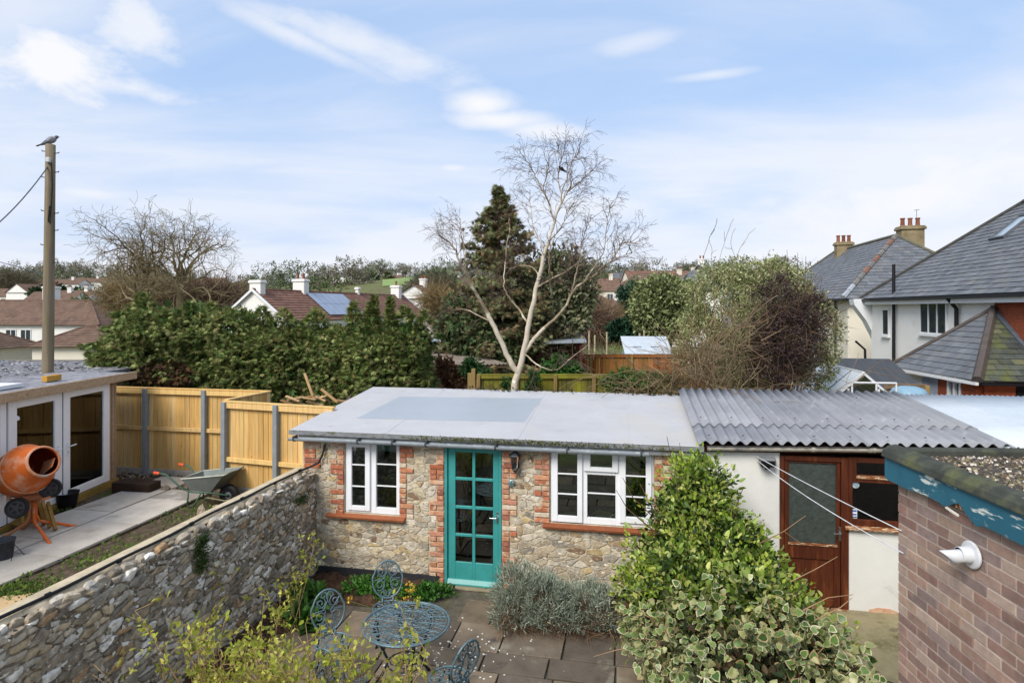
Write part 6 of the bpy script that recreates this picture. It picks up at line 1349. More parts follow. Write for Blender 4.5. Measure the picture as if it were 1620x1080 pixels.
# ================================================================== garden buildings and fences behind
def build_back():
    rng = random.Random(51)
    m_mossf = mat('mossy_fence_board', ['6f6a26', '7b7430', '656522', '77702e', '5d5a2c'], var=.25, scale=3, rough=.9, stretch=(6, 6, .6), ov=[('8a8a2c', 2, .5, .65)])
    m_fp = mat('fence_post_wood', ['8a7346'], var=.2, scale=4, stretch=(6, 6, .5)); m_or = mat('orange_brown_board', ['8c5526', '9a6230', '7d4b20', 'a06a35', '86602e'], var=.25, scale=3, rough=.85, stretch=(6, 6, .6))
    a, b = P(757, 592, 17), P(1000, 592, 17); a.z = b.z = 0
    f = fence('mossy green board fence behind the outbuilding roof', a, b, .0, 2.2, (.0, .25, .5, .75, 1.), board=m_mossf, name='board_fence', gravel=0, grp='old board fences', post_m=m_fp, bw=.15, pw=.1, rails=(), seed=8)
    b2 = P(795, 570, 21); b2.z = 0
    fence('weathered board fence running back from the mossy fence', Vector((a.x, a.y+.1, 0)), b2, 0, 2.2, (.5,), board=m_fp, name='board_fence', gravel=0, grp='old board fences', post_m=m_fp, bw=.15, rails=(), seed=9, cap=True)
    a, b = P(912, 560, 25), P(1130, 560, 25); a.z = b.z = -.4
    fence('orange-brown board fence beyond the mossy green one', a, b, -.4, 2.15, (.1, .4, .7), board=m_or, name='board_fence', gravel=0, grp='old board fences', post_m=m_fp, bw=.16, rails=(), seed=10)
    for k, (px, py, y2, lab) in enumerate(((743, 575, 620, 'short square wooden post left of the mossy fence'), (749, 560, 620, 'taller square wooden post left of the mossy fence'))):
        p = P(px, (590, 583)[k], 15.5); q = p.copy(); q.z = -.1; tag(MB().bar(q, p, .1, .1, up=(0, 1, 0)).build('wooden_post', m_fp, bevel=.008), lab, 'post', 'wooden posts')
    # felt roofed shed left of centre
    s = P(700, 572, 19); T = thing('felt_shed', 'old boarded shed with ribbed grey felt roof beyond the hedge end', 'shed', (s.x, s.y, 0), R(28))
    m_sb = mat('brown_shed_boards', ['75624d', '6a5846', '80694f'], var=.25, scale=3, stretch=(6, 6, .5), rough=.9)
    for k in range(14): MB().box(.004, .146, -.012, .012, 0, 1.95).build('board', m_sb, T, loc=(k*.15-.1, 0, 0))
    MB().box(-.1, 2.0, .02, 3.2, 0, 1.95).build('shed_body', m_sb, T)
    r = corrugated(-1.0, 2.25, -.25, 3.4, lambda x, y: 2.28-.02*x+.05*y, .146, .02, .006, 6).build('ribbed_roof', mat('old_ribbed_roof', ['776d62'], var=.25, scale=3, rough=.95, ov=[('948a7c', 2, .5, .7), ('5f5a3e', 4, .6, .7)]), T, smooth=True); MB().box(-.9, 2.2, -.2, -.16, 2.1, 2.22).build('fascia', m_sb, T)
    s = P(690, 548, 24); T = thing('metal_roof', 'bright sheet metal roof beyond the ribbed shed roof', 'shed', (s.x, s.y, 0), R(10)); corrugated(-.8, .9, 0, 1.8, lambda x, y: 2.35+.22*y-.1*x, .2, .012).build('metal_sheet', mat('bright_zinc', ['b4bcc2'], var=.15, scale=5, rough=.4, metal=.3), T); MB().box(-.7, .8, .1, 1.7, 0, 2.2).build('shed_body', m_sb, T)
    MB().slab([(.7, 0, 2.3), (2.2, 0, 2.0), (2.2, 2, 2.25), (.7, 2, 2.6)], .05).build('felt_side_roof', mat('dark_felt', ['4d5560'], var=.2), T)
    # open shelter behind the birch
    s = P(855, 545, 22.5); T = thing('open_shelter', 'open fronted timber shelter with thin pale roof behind the birch', 'shelter', (s.x, s.y, -.2), R(-4))
    MB().slab([(-1.5, -.3, 2.95), (1.7, -.3, 3.05), (1.7, 2.2, 3.2), (-1.5, 2.2, 3.1)], .06).build('roof', mat('pale_roof_sheet', ['8d949a'], var=.15, scale=3, rough=.7), T)
    for x in (-1.4, 0, 1.5): MB().box(x-.05, x+.05, -.2, -.1, 0, 2.95).build('post', mat('dark_red_post', ['4a2a20'], var=.2), T)
    MB().box(-1.45, 1.6, 2.0, 2.1, 0, 2.95).build('back_wall', mat('dark_red_boards', ['5a2a1e'], var=.3, scale=3, stretch=(6, 6, .5)), T); MB().box(-1.3, .7, .6, 1.6, 0, 1.1).build('stacked_logs', mat('dark_logs', ['3a2c22'], var=.4, scale=9), T, bevel=.05)
    # white metal shed
    s = P(1025, 556, 31); T = thing('metal_shed', 'pale metal roofed shed beyond the orange-brown fence', 'shed', (s.x, s.y, -1.2), R(-3)); MB().box(-1.1, 1.15, 0, 2.0, 0, 2.9).build('shed_body', mat('grey_metal_wall', ['7f8a93'], var=.1), T)
    MB().slab([(-1.2, -.15, 2.92), (1.25, -.15, 2.92), (1.25, 1.6, 3.75), (-1.2, 1.6, 3.75)], .03).build('roof', mat('pale_metal_roof', ['b5bec7'], var=.08, scale=3, rough=.4), T)
    for x in (-.45, .45): MB().slab([(x-.22, .5, 3.245), (x+.22, .5, 3.245), (x+.22, .54, 3.264), (x-.22, .54, 3.264)], .008).build('vent_slot', m_black, T)
    # wire fence posts
    mw = mat('pale_post', ['a89a80'], var=.2)
    for k, (px, py) in enumerate(((932, 523), (941, 530), (960, 525), (1012, 527), (1019, 522))):
        p = P(px, py, 33); q = p.copy(); q.z = -1.4; tag(MB().tube([q, p], .05, 6).build('fence_post', mw), f"slim pale stake of the wire fence, {('leftmost', 'second from left', 'middle one', 'second from right', 'rightmost')[k]} of five", 'post', 'wire fence stakes')
    # greenhouse
    nr, fr = Vector((7.9, 13.5, 2.6)), Vector((8.15, 15.3, 2.6)); d = (fr-nr).normalized(); rz = math.atan2(d.y, d.x); T = thing('greenhouse', 'white framed greenhouse just behind the corrugated roof', 'greenhouse', (nr.x, nr.y, .0), rz)
    Lg = 2.4; hw = .95; ez = 1.75; rzg = 2.6; gl = mat('whitened_glass', ['c3c9cb'], var=.1, scale=2, rough=.25); mg = m_wframe
    b = MB()
    for s in (-1, 1):
        b.bar((0, 0, rzg), (0, s*hw, ez), .05, .05); b.bar((Lg, 0, rzg), (Lg, s*hw, ez), .05, .05); b.bar((0, s*hw, ez), (Lg, s*hw, ez), .05, .05); b.bar((0, s*hw, 0), (0, s*hw, ez), .05, .05, up=(1, 0, 0)); b.bar((Lg, s*hw, 0), (Lg, s*hw, ez), .05, .05, up=(1, 0, 0))
    b.bar((0, 0, rzg), (Lg, 0, rzg), .06, .06); b.bar((0, -hw, ez), (0, hw, ez), .05, .05); b.bar((0, -.32, 0), (0, -.32, 2.25), .04, .04, up=(1, 0, 0)); b.bar((0, .32, 0), (0, .32, 2.25), .04, .04, up=(1, 0, 0)); b.build('frame', mg, T)
    for s in (1, -1):
        for k in range(4):
            x0, x1 = k*Lg/4+.03, (k+1)*Lg/4-.03; q = [(x0, s*hw*.98, ez+.03), (x1, s*hw*.98, ez+.03), (x1, s*.03, rzg), (x0, s*.03, rzg)]
            MB().slab(q if s < 0 else q[::-1], .008).build('roof_pane', gl, T)
        for k in range(1, 4): x = k*Lg/4; MB().bar((x, s*hw, ez+.02), (x, 0, rzg), .03, .03).build('glazing_bar', mat('dark_bar', ['4a4c4e']), T)
        for k in range(4): MB().box(k*Lg/4+.03, (k+1)*Lg/4-.03, s*hw-.004, s*hw+.004, .3, ez-.03).build('side_pane', m_glass, T)
    MB().prism([(-hw, ez), (hw, ez), (0, rzg)], 0, .006, M=Matrix(((0, 0, 1, .03), (1, 0, 0, 0), (0, 1, 0, 0), (0, 0, 0, 1)))).build('gable_pane', m_glass, T)
    MB().box(.1, Lg-.1, .45, .85, .7, .75).build('staging', m_sb, T); MB().box(.3, .6, -.2, .1, 1.0, 1.75).build('potted_greens', mat('greens', ['3f7a2a'], var=.4, scale=9), T, bevel=.08)
    # dark roofed shed, fence and water butt right of it
    s = P(1365, 604, 16.2); T = thing('dark_shed', 'shed with dark grey felt roof behind the greenhouse', 'shed', (s.x, s.y, -.3), math.atan2(-.1863, .9825))
    MB().box(-1.3, 1.3, 0, 1.8, 0, 2.2).build('shed_body', m_sb, T); MB().add([(-1.5, -.15, 2.25), (1.45, -.15, 2.25), (1.05, 1.0, 2.93), (-1.5, 1.0, 2.93), (1.45, 2.0, 2.3), (-1.5, 2.0, 2.3)], [(0, 1, 2, 3), (3, 2, 4, 5), (1, 4, 2), (0, 5, 4, 1), (0, 3, 5)]).build('roof', mat('dark_grey_felt', ['42464c'], var=.2, scale=3, rough=.9, stretch=(4, .6, 1)), T)
    a, b = P(1398, 606, 14.3), P(1466, 606, 14.0); a.z = b.z = 0
    fence('short brown board fence between greenhouse and slate bay', a, b, -.3, 2.28, (1.,), board=m_sb, name='board_fence', gravel=0, grp='old board fences', post_m=m_fp, bw=.14, rails=(), seed=12)
    s = P(1438, 617, 13.2); T = thing('water_butt', 'pale blue water butt with domed lid behind the white roof', 'water butt', (s.x, s.y, 0)); mb = mat('pale_blue_plastic', ['7fa0b4'], var=.08, rough=.45)
    MB().lathe([(.3, 0), (.36, .6), (.36, 2.1), (.34, 2.16)], 20).build('barrel', mb, T, smooth=True); MB().lathe([(.37, 2.16), (.37, 2.2), (.30, 2.29), (.16, 2.34), (.0, 2.35)], 20, cap=False).build('lid', mb, T, smooth=True)
    a, b = P(1348, 605, 12.5), P(1418, 606, 12.5); T = thing('white_rail', 'white tubular rail on posts in front of the greenhouse', 'rail', (a.x, a.y, 0)); MB().tube([(0, 0, a.z), (b.x-a.x, 0, b.z)], .022, 6).build('top_rail', m_wframe, T)
    for k in (.0, .55, 1.): MB().tube([((b.x-a.x)*k, 0, 0), ((b.x-a.x)*k, 0, a.z-.01)], .02, 6).build('post', m_wframe, T)
    # rough roofed garage behind the summerhouse, with a pale fence
    T = thing('flat_garage', 'garage with rough grey flat roof behind the summerhouse', 'garage', (-12.0, 9.0, 0), 0); MB().box(-4.2, 2.2, 0, 7.9, 0, 2.45).build('wall', m_sb, T); MB().box(-4.4, 2.4, -.1, 8.1, 2.451, 2.56).build('roof', mat('rough_mineral_felt', ['77767a'], var=.4, scale=6, rough=1, bump=.05, bscale=14, stretch=(1, .5, 1), ov=[('9b9a9c', 5, .55, .68, (1, .5, 1)), ('4d4d52', 7, .6, .7, (1, .4, 1))]), T)
    rg = np.random.default_rng(3); pts = np.stack([-12+rg.uniform(-4.3, 2.3, 1500), 9+rg.uniform(0, 8, 1500), np.full(1500, 2.562)], 1); CH = (np.array([(-.6, -.4, 0), (.6, -.3, .05), (.45, .5, .0), (-.4, .4, .1), (0, 0, .3)], float), [(0, 1, 4), (1, 2, 4), (2, 3, 4), (3, 0, 4)], None)
    leaves('roof_flakes', mat('felt_flake', ['8a898c', '6a6a6e', 'a5a4a4', '55565a'], isl=True), T, pts, np.tile([1., .2, 0], (1500, 1)), .07, CH, 7, .5, up=2.)
    a, b = P(15, 571, 17.6), P(135, 567, 17.6); a.z = b.z = 0
    fence('grey weathered board fence behind the rough garage roof', a, b, 0, 2.55, (.5,), board=mat('silver_boards', ['8f8578', '9a9083', '857b6e'], var=.2, scale=3, stretch=(6, 6, .5)), name='board_fence', gravel=0, grp='old board fences', post_m=m_fp, bw=.16, rails=(), seed=13)
    # parked blue car beyond
    s = P(25, 574, 31); T = thing('parked_car', 'dark blue parked car beyond the grey fence at far left', 'car', (s.x, s.y, s.z-1.35), R(10)); mc = mat('blue_car_paint', ['31546e'], rough=.25, var=.05, spec=.6)
    MB().prism([(-2, .3), (2, .3), (2.05, .7), (1.9, .9), (1.05, .95), (.5, 1.42), (-.9, 1.45), (-1.6, 1.0), (-2, .95)], -.8, .8, M=Matrix(((1, 0, 0, 0), (0, 0, -1, 0), (0, 1, 0, 0), (0, 0, 0, 1)))).build('body', mc, T, bevel=.05)
    MB().prism([(-1.4, 1.0), (.95, .98), (.47, 1.38), (-.87, 1.4)], -.81, .81, M=Matrix(((1, 0, 0, 0), (0, 0, -1, 0), (0, 1, 0, 0), (0, 0, 0, 1)))).build('side_glass', m_wpane, T)
    for x in (-1.25, 1.3):
        for y in (-.8, .8): MB().lathe([(.2, -.09), (.32, -.09), (.32, .09), (.2, .09)], 18, M=Matrix.Translation((x, y, .32)) @ Matrix.Rotation(R(90), 4, 'X')).build('wheel', m_black, T)
build_back()
# ================================================================== vegetation
def leafmat(name, pal, rough=.6, transl=.25, var=.2, spec=.3): return mat(name, pal, isl=True, var=var, scale=3, rough=rough, transl=transl, jit=.25, spec=spec)
def plant(name, label, cat, base, group=None): return thing(name, label, cat, base, 0, group)
def np3(l): return np.array([tuple(p) for p in l], float)
def build_hedge():
    T = plant('conifer_hedge', 'long dense green conifer hedge behind the new fence', 'hedge', (-6.5, 16.2, 0)); Y = 16.3
    top = [(-11.2, 2.7), (-10.6, 3.0), (-10.2, 3.6), (-9.9, 4.1), (-9.4, 3.8), (-8.8, 3.7), (-8.06, 3.85), (-7.4, 3.6), (-6.7, 3.55), (-5.9, 3.5), (-5., 3.45), (-4.3, 3.55), (-3.6, 3.6), (-2.75, 3.55), (-2.2, 3.2)]
    ell = []; rg = np.random.default_rng(5)
    for x in np.arange(-10.8, -2.72, .42):
        z = float(np.interp(x, [t[0] for t in top], [t[1] for t in top])); y0 = Y+.15*math.sin(x*2.1); lo = .35 if x > -9.9 else 1.9
        for zc in np.arange(lo, z-.5, .55): ell.append((x+rg.uniform(-.2, .2), y0+rg.uniform(-.12, .12), zc+.35, .62, 1.05*rg.uniform(.9, 1.1), .55))
        ell.append((x, y0+.1, z-.55, .6, 1.0, .62))
    pts, out = blob_pts(ell, 98000, 3, clump=.15, per=9, shell=.32, flat=.6)
    ok = (pts[:, 2] > .15) & (pts[:, 1] < Y+.75); pts, out = pts[ok], out[ok]
    out[:, 1] -= .25; out[:, 0] += rg.normal(0, .2, len(out))
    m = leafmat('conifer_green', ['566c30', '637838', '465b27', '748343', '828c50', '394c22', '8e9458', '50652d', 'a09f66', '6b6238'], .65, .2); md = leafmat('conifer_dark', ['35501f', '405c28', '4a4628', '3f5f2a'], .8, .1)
    leaves('foliage', m, T, pts, out, .13, FAN5, 8, .5, droop=.2, up=1.0)
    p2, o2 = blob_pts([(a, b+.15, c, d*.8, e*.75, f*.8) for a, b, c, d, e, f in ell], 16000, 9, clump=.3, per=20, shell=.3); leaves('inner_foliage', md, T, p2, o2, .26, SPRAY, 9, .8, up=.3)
    # feathery leaders and side boughs that stick out
    L = []; D = []
    for (px, py, h, w_) in ((224, 462, .9, .45), (232, 470, .8, .5), (335, 478, .6, .35), (415, 486, .4, .3), (560, 478, .55, .22), (585, 478, .9, .2), (592, 466, 1.0, .15), (617, 470, .75, .15), (500, 488, .4, .3), (640, 485, .4, .3), (672, 493, .3, .2), (300, 478, .5, .4), (450, 490, .4, .4)):
        t = P(px, py, Y-.1); n = int(420*h)
        for k in range(n): z = rg.random()**.8*h; a = rg.random()*6.283; r = w_*(z/h+.06)*rg.random()**.5; L.append((t.x+r*math.cos(a), t.y+r*math.sin(a), t.z-z)); D.append((math.cos(a), math.sin(a), .5))
    for (x0, y0, x1, y1) in ((235, 545, 130, 548), (230, 560, 150, 575), (240, 520, 165, 520), (235, 585, 175, 600), (240, 500, 180, 497), (238, 575, 140, 560), (235, 530, 185, 512)):
        a, b = P(x0, y0, Y-.3), P(x1, y1, Y-.6)
        for k in range(520): t = rg.random(); p = a.lerp(b, t); s = .28*(1.05-t); L.append((p.x+rg.normal(0, s), p.y+rg.normal(0, s), p.z+rg.normal(0, s*.45))); D.append((-.8, -.3, -.05))
    leaves('leaders', m, T, np.array(L), np.array(D), .14, FAN, 12, .35, droop=.1, up=.8)
    wd = MB()
    for x in np.arange(-10.4, -2.4, .9): wd.tube([(x+6.5, 0, 0), (x+6.5+.05, .0, 1.6), (x+6.6, 0, 3.4)], [.09, .07, .02], 6)
    for (x0, y0, x1, y1) in ((235, 545, 130, 548), (230, 560, 150, 575), (235, 585, 175, 600)): wd.tube([P(x0, y0, Y)-Vector(T.location), P(x1, y1, Y-.6)-Vector(T.location)], [.04, .01], 5)
    wd.build('trunks', mat('hedge_bark', ['4a3524'], var=.3), T)
    q = np3([P(rg.uniform(205, 300), rg.uniform(575, 606), 15.2+rg.random()*.4) for k in range(900)]); leaves('dead_foliage', leafmat('dead_conifer', ['4a3521', '5d4429', '3a2a1c'], .9, .1), T, q, np.tile([0, -.4, -.5], (900, 1)), .2, SPRAY, 3, .7)
build_hedge()
def build_conifers():
    rg = np.random.default_rng(15); Yc = 23.
    base = P(787, 600, Yc); base.z = -.2; tip = P(789, 294, Yc); H = tip.z-base.z
    T = plant('tall_conifer', 'tall dark brownish conifer standing behind the birch', 'tree', base)
    L = []; D = []; wd = MB(); wd.tube([(0, 0, 0), (.05, 0, H*.5), (tip.x-base.x, 0, H)], [.22, .14, .02], 7)
    n = 150
    for i in range(n):
        t = (i/n)**.85; z = .12*H+t*H*.87; a = rg.random()*6.283; prof = np.interp(z/H, [0, .2, .39, .58, .715, .825, .9, 1.], [2.2, 2.4, 2.2, 1.75, 1.3, .85, .42, .03]); ln = prof*rg.uniform(.65, 1.15)
        x0 = (tip.x-base.x)*z/H; d = np.array([math.cos(a), math.sin(a), .25 if z > H*.6 else -.05]); p0 = np.array([x0, 0, z]); wd.tube([p0, p0+d*ln*.6+[0, 0, -.02], p0+d*ln], [.03, .02, .006], 4, cap=False)
        k = int(30+130*prof*(1 if z < H*.5 else .42)); s = rg.random(k)**.6
        q = p0+d*ln*s[:, None]+rg.normal(0, 1, (k, 3))*(.045+.075*prof*s[:, None])*[1, 1, .6]; L.append(q); D.append(np.tile(d, (k, 1))+[0, 0, -.1])
    P_ = np.concatenate(L)+np.array(base); D_ = np.concatenate(D); br = rg.random(len(P_)) < np.interp(P_[:, 2], [0, 3, 6, 8.5], [.5, .5, .45, .25])
    leaves('needles', leafmat('dark_conifer', ['5d673f', '6a7349', '525c38', '767d56', '646142'], .8, .1), T, P_[~br], D_[~br], .19, FAN, 2, .6, up=.7); leaves('brown_needles', leafmat('brown_conifer', ['7d6847', '887253', '6c593e', '766247'], .9, .1), T, P_[br], D_[br], .16, FAN, 3, .6, up=.5)
    wd.build('trunk', mat('dark_bark', ['3a2c22'], var=.3), T)
    def blob_tree(name, label, cat, pxy, Y, ell_px, n, m, size, tm=LEAF, seed=1, clump=.3, per=30, trunk=True, group=None, shell=.5, droop=0., up=.5, wild=.7, zb=None):
        ell = []
        for (px, py, rw, rh) in ell_px: c = P(px, py, Y); ell.append((c.x, c.y, c.z, rw*Y/F, rw*Y/F*.8, rh*Y/F))
        b = P(pxy[0], pxy[1], Y); b.z = terr(b.x, b.y) if zb is None else zb
        T = plant(name, label, cat, b, group); pts, out = blob_pts(ell, n, seed, clump, per, shell); leaves('crown', m, T, pts, out, size, tm, seed, wild, droop, up)
        if trunk:
            w_ = MB(); c = Vector(ell[0][:3])-b; w_.tube([(0, 0, -.1), c*.5, c], [.03*Y/12, .022*Y/12, .006*Y/12], 6); rr = random.Random(seed)
            for k in range(6): e = Vector(ell[k % len(ell)][:3])-b; w_.tube([c*.35, (c*.35).lerp(e, .6)+Vector((rr.uniform(-.2, .2), 0, .1)), e+Vector((rr.uniform(-.4, .4), rr.uniform(-.3, .3), rr.uniform(0, .4)))], [.012*Y/12, .008*Y/12, .003*Y/12], 4)
            w_.build('trunk', mat('dark_bark', ['3a2c22'], var=.3), T)
        return T
    dk = leafmat('dark_evergreen', ['5f6a49', '6b7453', '545d3f', '777d5f', '7d7258', '6e7251'], .7, .1)
    blob_tree('evergreen', 'dark evergreen close right of the tall conifer, partly hidden by the birch', 'tree', (880, 600), 24, [(890, 440, 40, 45), (875, 500, 55, 60), (915, 470, 25, 40), (850, 470, 35, 60)], 9000, dk, .2, LEAF6, 31, .35)
    blob_tree('evergreen', 'low spreading yew-like conifer at the foot of the tall conifer, left side', 'tree', (735, 600), 22, [(735, 520, 36, 38), (715, 500, 20, 40), (765, 540, 32, 36), (800, 560, 26, 30)], 7000, leafmat('yew_green', ['405530', '4b6038', '384b2a', '586d42', '605a3a'], .7, .15), .2, SPRAY, 32, .3, droop=.3)
    gd = leafmat('blue_green_fir', ['1f3d2c', '284a35', '183023', '305339'], .7, .1)
    blob_tree('evergreen', 'small dark green fir in front of the hillside houses', 'tree', (993, 520), 45, [(990, 465, 9, 18), (990, 485, 13, 18), (991, 505, 15, 16)], 2600, gd, .3, SPRAY, 33, .3, trunk=False)
    blob_tree('evergreen', 'slim dark cypress right of the small fir', 'tree', (1006, 520), 47, [(1004, 452, 8, 14), (1005, 475, 11, 24), (1005, 500, 12, 20)], 2600, dk, .3, SPRAY, 34, .3, trunk=False)
    ol = leafmat('olive_bush', ['727d4c', '808b58', '636e42', '8d9765', '57623a', '9a9f72'], .7, .2)
    blob_tree('olive_bush', 'broad olive green bush left of the variegated bush', 'bush', (1050, 545), 34, [(1050, 470, 42, 34), (1075, 485, 36, 40), (1025, 495, 28, 34), (1060, 510, 45, 30)], 16000, ol, .22, LEAF, 35, .35)
    blob_tree('evergreen', 'dark low evergreen below the olive bush', 'bush', (1000, 560), 36, [(1000, 520, 18, 20), (975, 525, 9, 14), (1030, 530, 22, 18)], 4000, gd, .25, LEAF6, 36, .3, trunk=False)
    tw = leafmat('brown_twigs', ['6b5240', '7a6050', '5c4637', '84705c', '70604a'], .9, .1); ty = leafmat('straw_twigs', ['7d6a42', '8a7650', '6d5a38', '93805c'], .9, .1); tg = leafmat('grey_brown_twigs', ['6a6252', '776f5f', '5b5446', '5f5a3e'], .9, .1)
    for (lab, m_, pxy, Y, ell, n, sz, sd) in (
        ('bare brown thicket right of the birch trunk', tw, (920, 560), 38, [(915, 500, 45, 40), (945, 510, 40, 30), (890, 530, 40, 25)], 9000, .9, 41),
        ('straw coloured thicket below the white hillside houses', ty, (965, 540), 42, [(960, 510, 35, 26), (990, 525, 25, 20), (935, 525, 25, 22)], 6000, .9, 42),
        ('bare reddish brown shrubs tangled behind the birch', tw, (850, 580), 26, [(840, 500, 40, 50), (870, 540, 45, 40), (800, 530, 40, 40)], 7000, .7, 43),
        ('straw coloured bare bush between the hedge end and tall conifer', ty, (695, 540), 34, [(695, 485, 22, 30), (705, 510, 24, 26), (680, 470, 14, 18)], 5000, .8, 44),
        ('brown bare scrub under the curly tree, right side', tw, (330, 500), 52, [(330, 465, 45, 22), (300, 475, 40, 22), (365, 470, 28, 20)], 7000, 1.3, 45),
        ('brown bare scrub under the curly tree, left side', ty, (205, 490), 52, [(215, 465, 50, 22), (185, 470, 30, 16), (250, 470, 40, 22)], 7000, 1.3, 46),
        ('rounded brown leafless tree at the far left on the hill', tg, (20, 470), 170, [(22, 442, 28, 15), (10, 450, 22, 12), (45, 450, 18, 10)], 4500, 2.6, 47),
        ('dark bushy tree mass left of the birch on the middle distance', tg, (680, 480), 90, [(680, 455, 24, 18), (655, 462, 20, 14), (705, 462, 18, 20)], 5000, 1.8, 48)):
        blob_tree('bare_thicket', lab, 'thicket', pxy, Y, ell, n, m_, sz, TWIG, sd, sz*.5, 14, trunk=False, group='bare thickets', shell=.95, up=.2, wild=.9)
    gg = leafmat('far_green', ['5d6a4c', '6a7658', '525e44', '767d62', '4c583f'], .9, .1)  # greens paled in the palette to stand for distance haze
    blob_tree('evergreen', 'dark green tree left of the birch in the middle distance', 'tree', (690, 470), 95, [(690, 452, 22, 18), (672, 460, 16, 14)], 3500, gg, 1., LEAF, 49, 1.)
    blob_tree('evergreen', 'round dark green hedge on the hill by the pole', 'bush', (95, 466), 150, [(85, 463, 30, 8), (120, 466, 20, 7), (60, 464, 20, 6)], 3000, leafmat('laurel_far', ['26401f', '2f4a26', '203619'], .8), .8, LEAF, 50, .9, trunk=False)
    blob_tree('evergreen', 'dark pine standing on the ridge left of the tall conifer', 'tree', (585, 450), 330, [(582, 438, 9, 9), (586, 444, 12, 7)], 900, gg, 2.6, LEAF, 51, 2.)
    blob_tree('evergreen', 'small dark pine alone on the field ridge', 'tree', (615, 450), 330, [(614, 441, 5, 7)], 500, dk, 2., LEAF, 52, 1.5)
    # woods along the far ridge
    rr = random.Random(77); ws = []; wg = []
    for k in range(230):
        px = rr.uniform(-60, 1680); Y = rr.choice([260, 330, 420, 470]); p = P(px, 440, Y); p.z = terr(p.x, p.y); r = rr.uniform(4, 8.5)
        if 600 < px < 700 and Y < 400: continue
        (ws if rr.random() < .68 else wg).append((p.x, p.y, p.z+r*.6, r*1.4, r*1.2, r))
    W = plant('far_woodland', 'wooded ridge along the horizon behind the houses', 'woodland', (0, 420, 25)); W['kind'] = 'stuff'
    p1, o1 = blob_pts(ws, 110000, 61, 1.7, 20, .9); leaves('bare_trees', leafmat('far_bare', ['857f73', '918a7b', '797465', '817e68'], 1, .3), W, p1, o1, .95, LEAF, 61, .9)  # browns lightened in the palette, haze put into the colour
    p1, o1 = blob_pts(wg, 55000, 62, 1.7, 26, .6); leaves('green_trees', gg, W, p1, o1, .85, LEAF, 62, .9)
    hs = []
    for k in range(150):      # scrub and garden trees on the lower slope
        px = rr.uniform(-80, 1250); Y = rr.uniform(70, 230); p = P(px, 470, Y); p.z = terr(p.x, p.y); r = rr.uniform(1.5, 4.0)
        if 560 < px < 720 and Y > 150: continue
        hs.append((p.x, p.y, p.z+r*.5, r*1.5, r*1.2, r))
    W = plant('slope_scrub', 'scrub and garden hedges covering the slope below the far houses', 'scrub', (0, 120, 2)); W['kind'] = 'stuff'
    p1, o1 = blob_pts(hs[::2], 22000, 63, .8, 14, .9); leaves('bare_scrub', leafmat('slope_bare', ['76695a', '857766', '685d4c', '7e7156'], 1, .1), W, p1, o1, 1.1, TWIG, 63, .9)
    p1, o1 = blob_pts(hs[1::2], 20000, 64, .8, 20, .6); leaves('green_scrub', leafmat('slope_green', ['53633c', '637346', '475634', '6f7a54'], 1, .1), W, p1, o1, .75, LEAF, 64, .9)
build_conifers()
m_field = mat('green_field', ['7a8f52'], var=.12, scale=.05, rough=1)
def build_field():
    mb = MB(); n = 14; V = []
    for j in range(n+1):
        Y = 215+150*j/n
        for i in range(n+1): px = 605+95*i/n; x = (px-810)/F*Y; V.append((x, Y, terr(x, Y)+.25))
    mb.add(V, [(j*(n+1)+i, j*(n+1)+i+1, (j+1)*(n+1)+i+1, (j+1)*(n+1)+i) for j in range(n) for i in range(n)]); struct(mb.build('hill_field', m_field, smooth=True))
build_field()
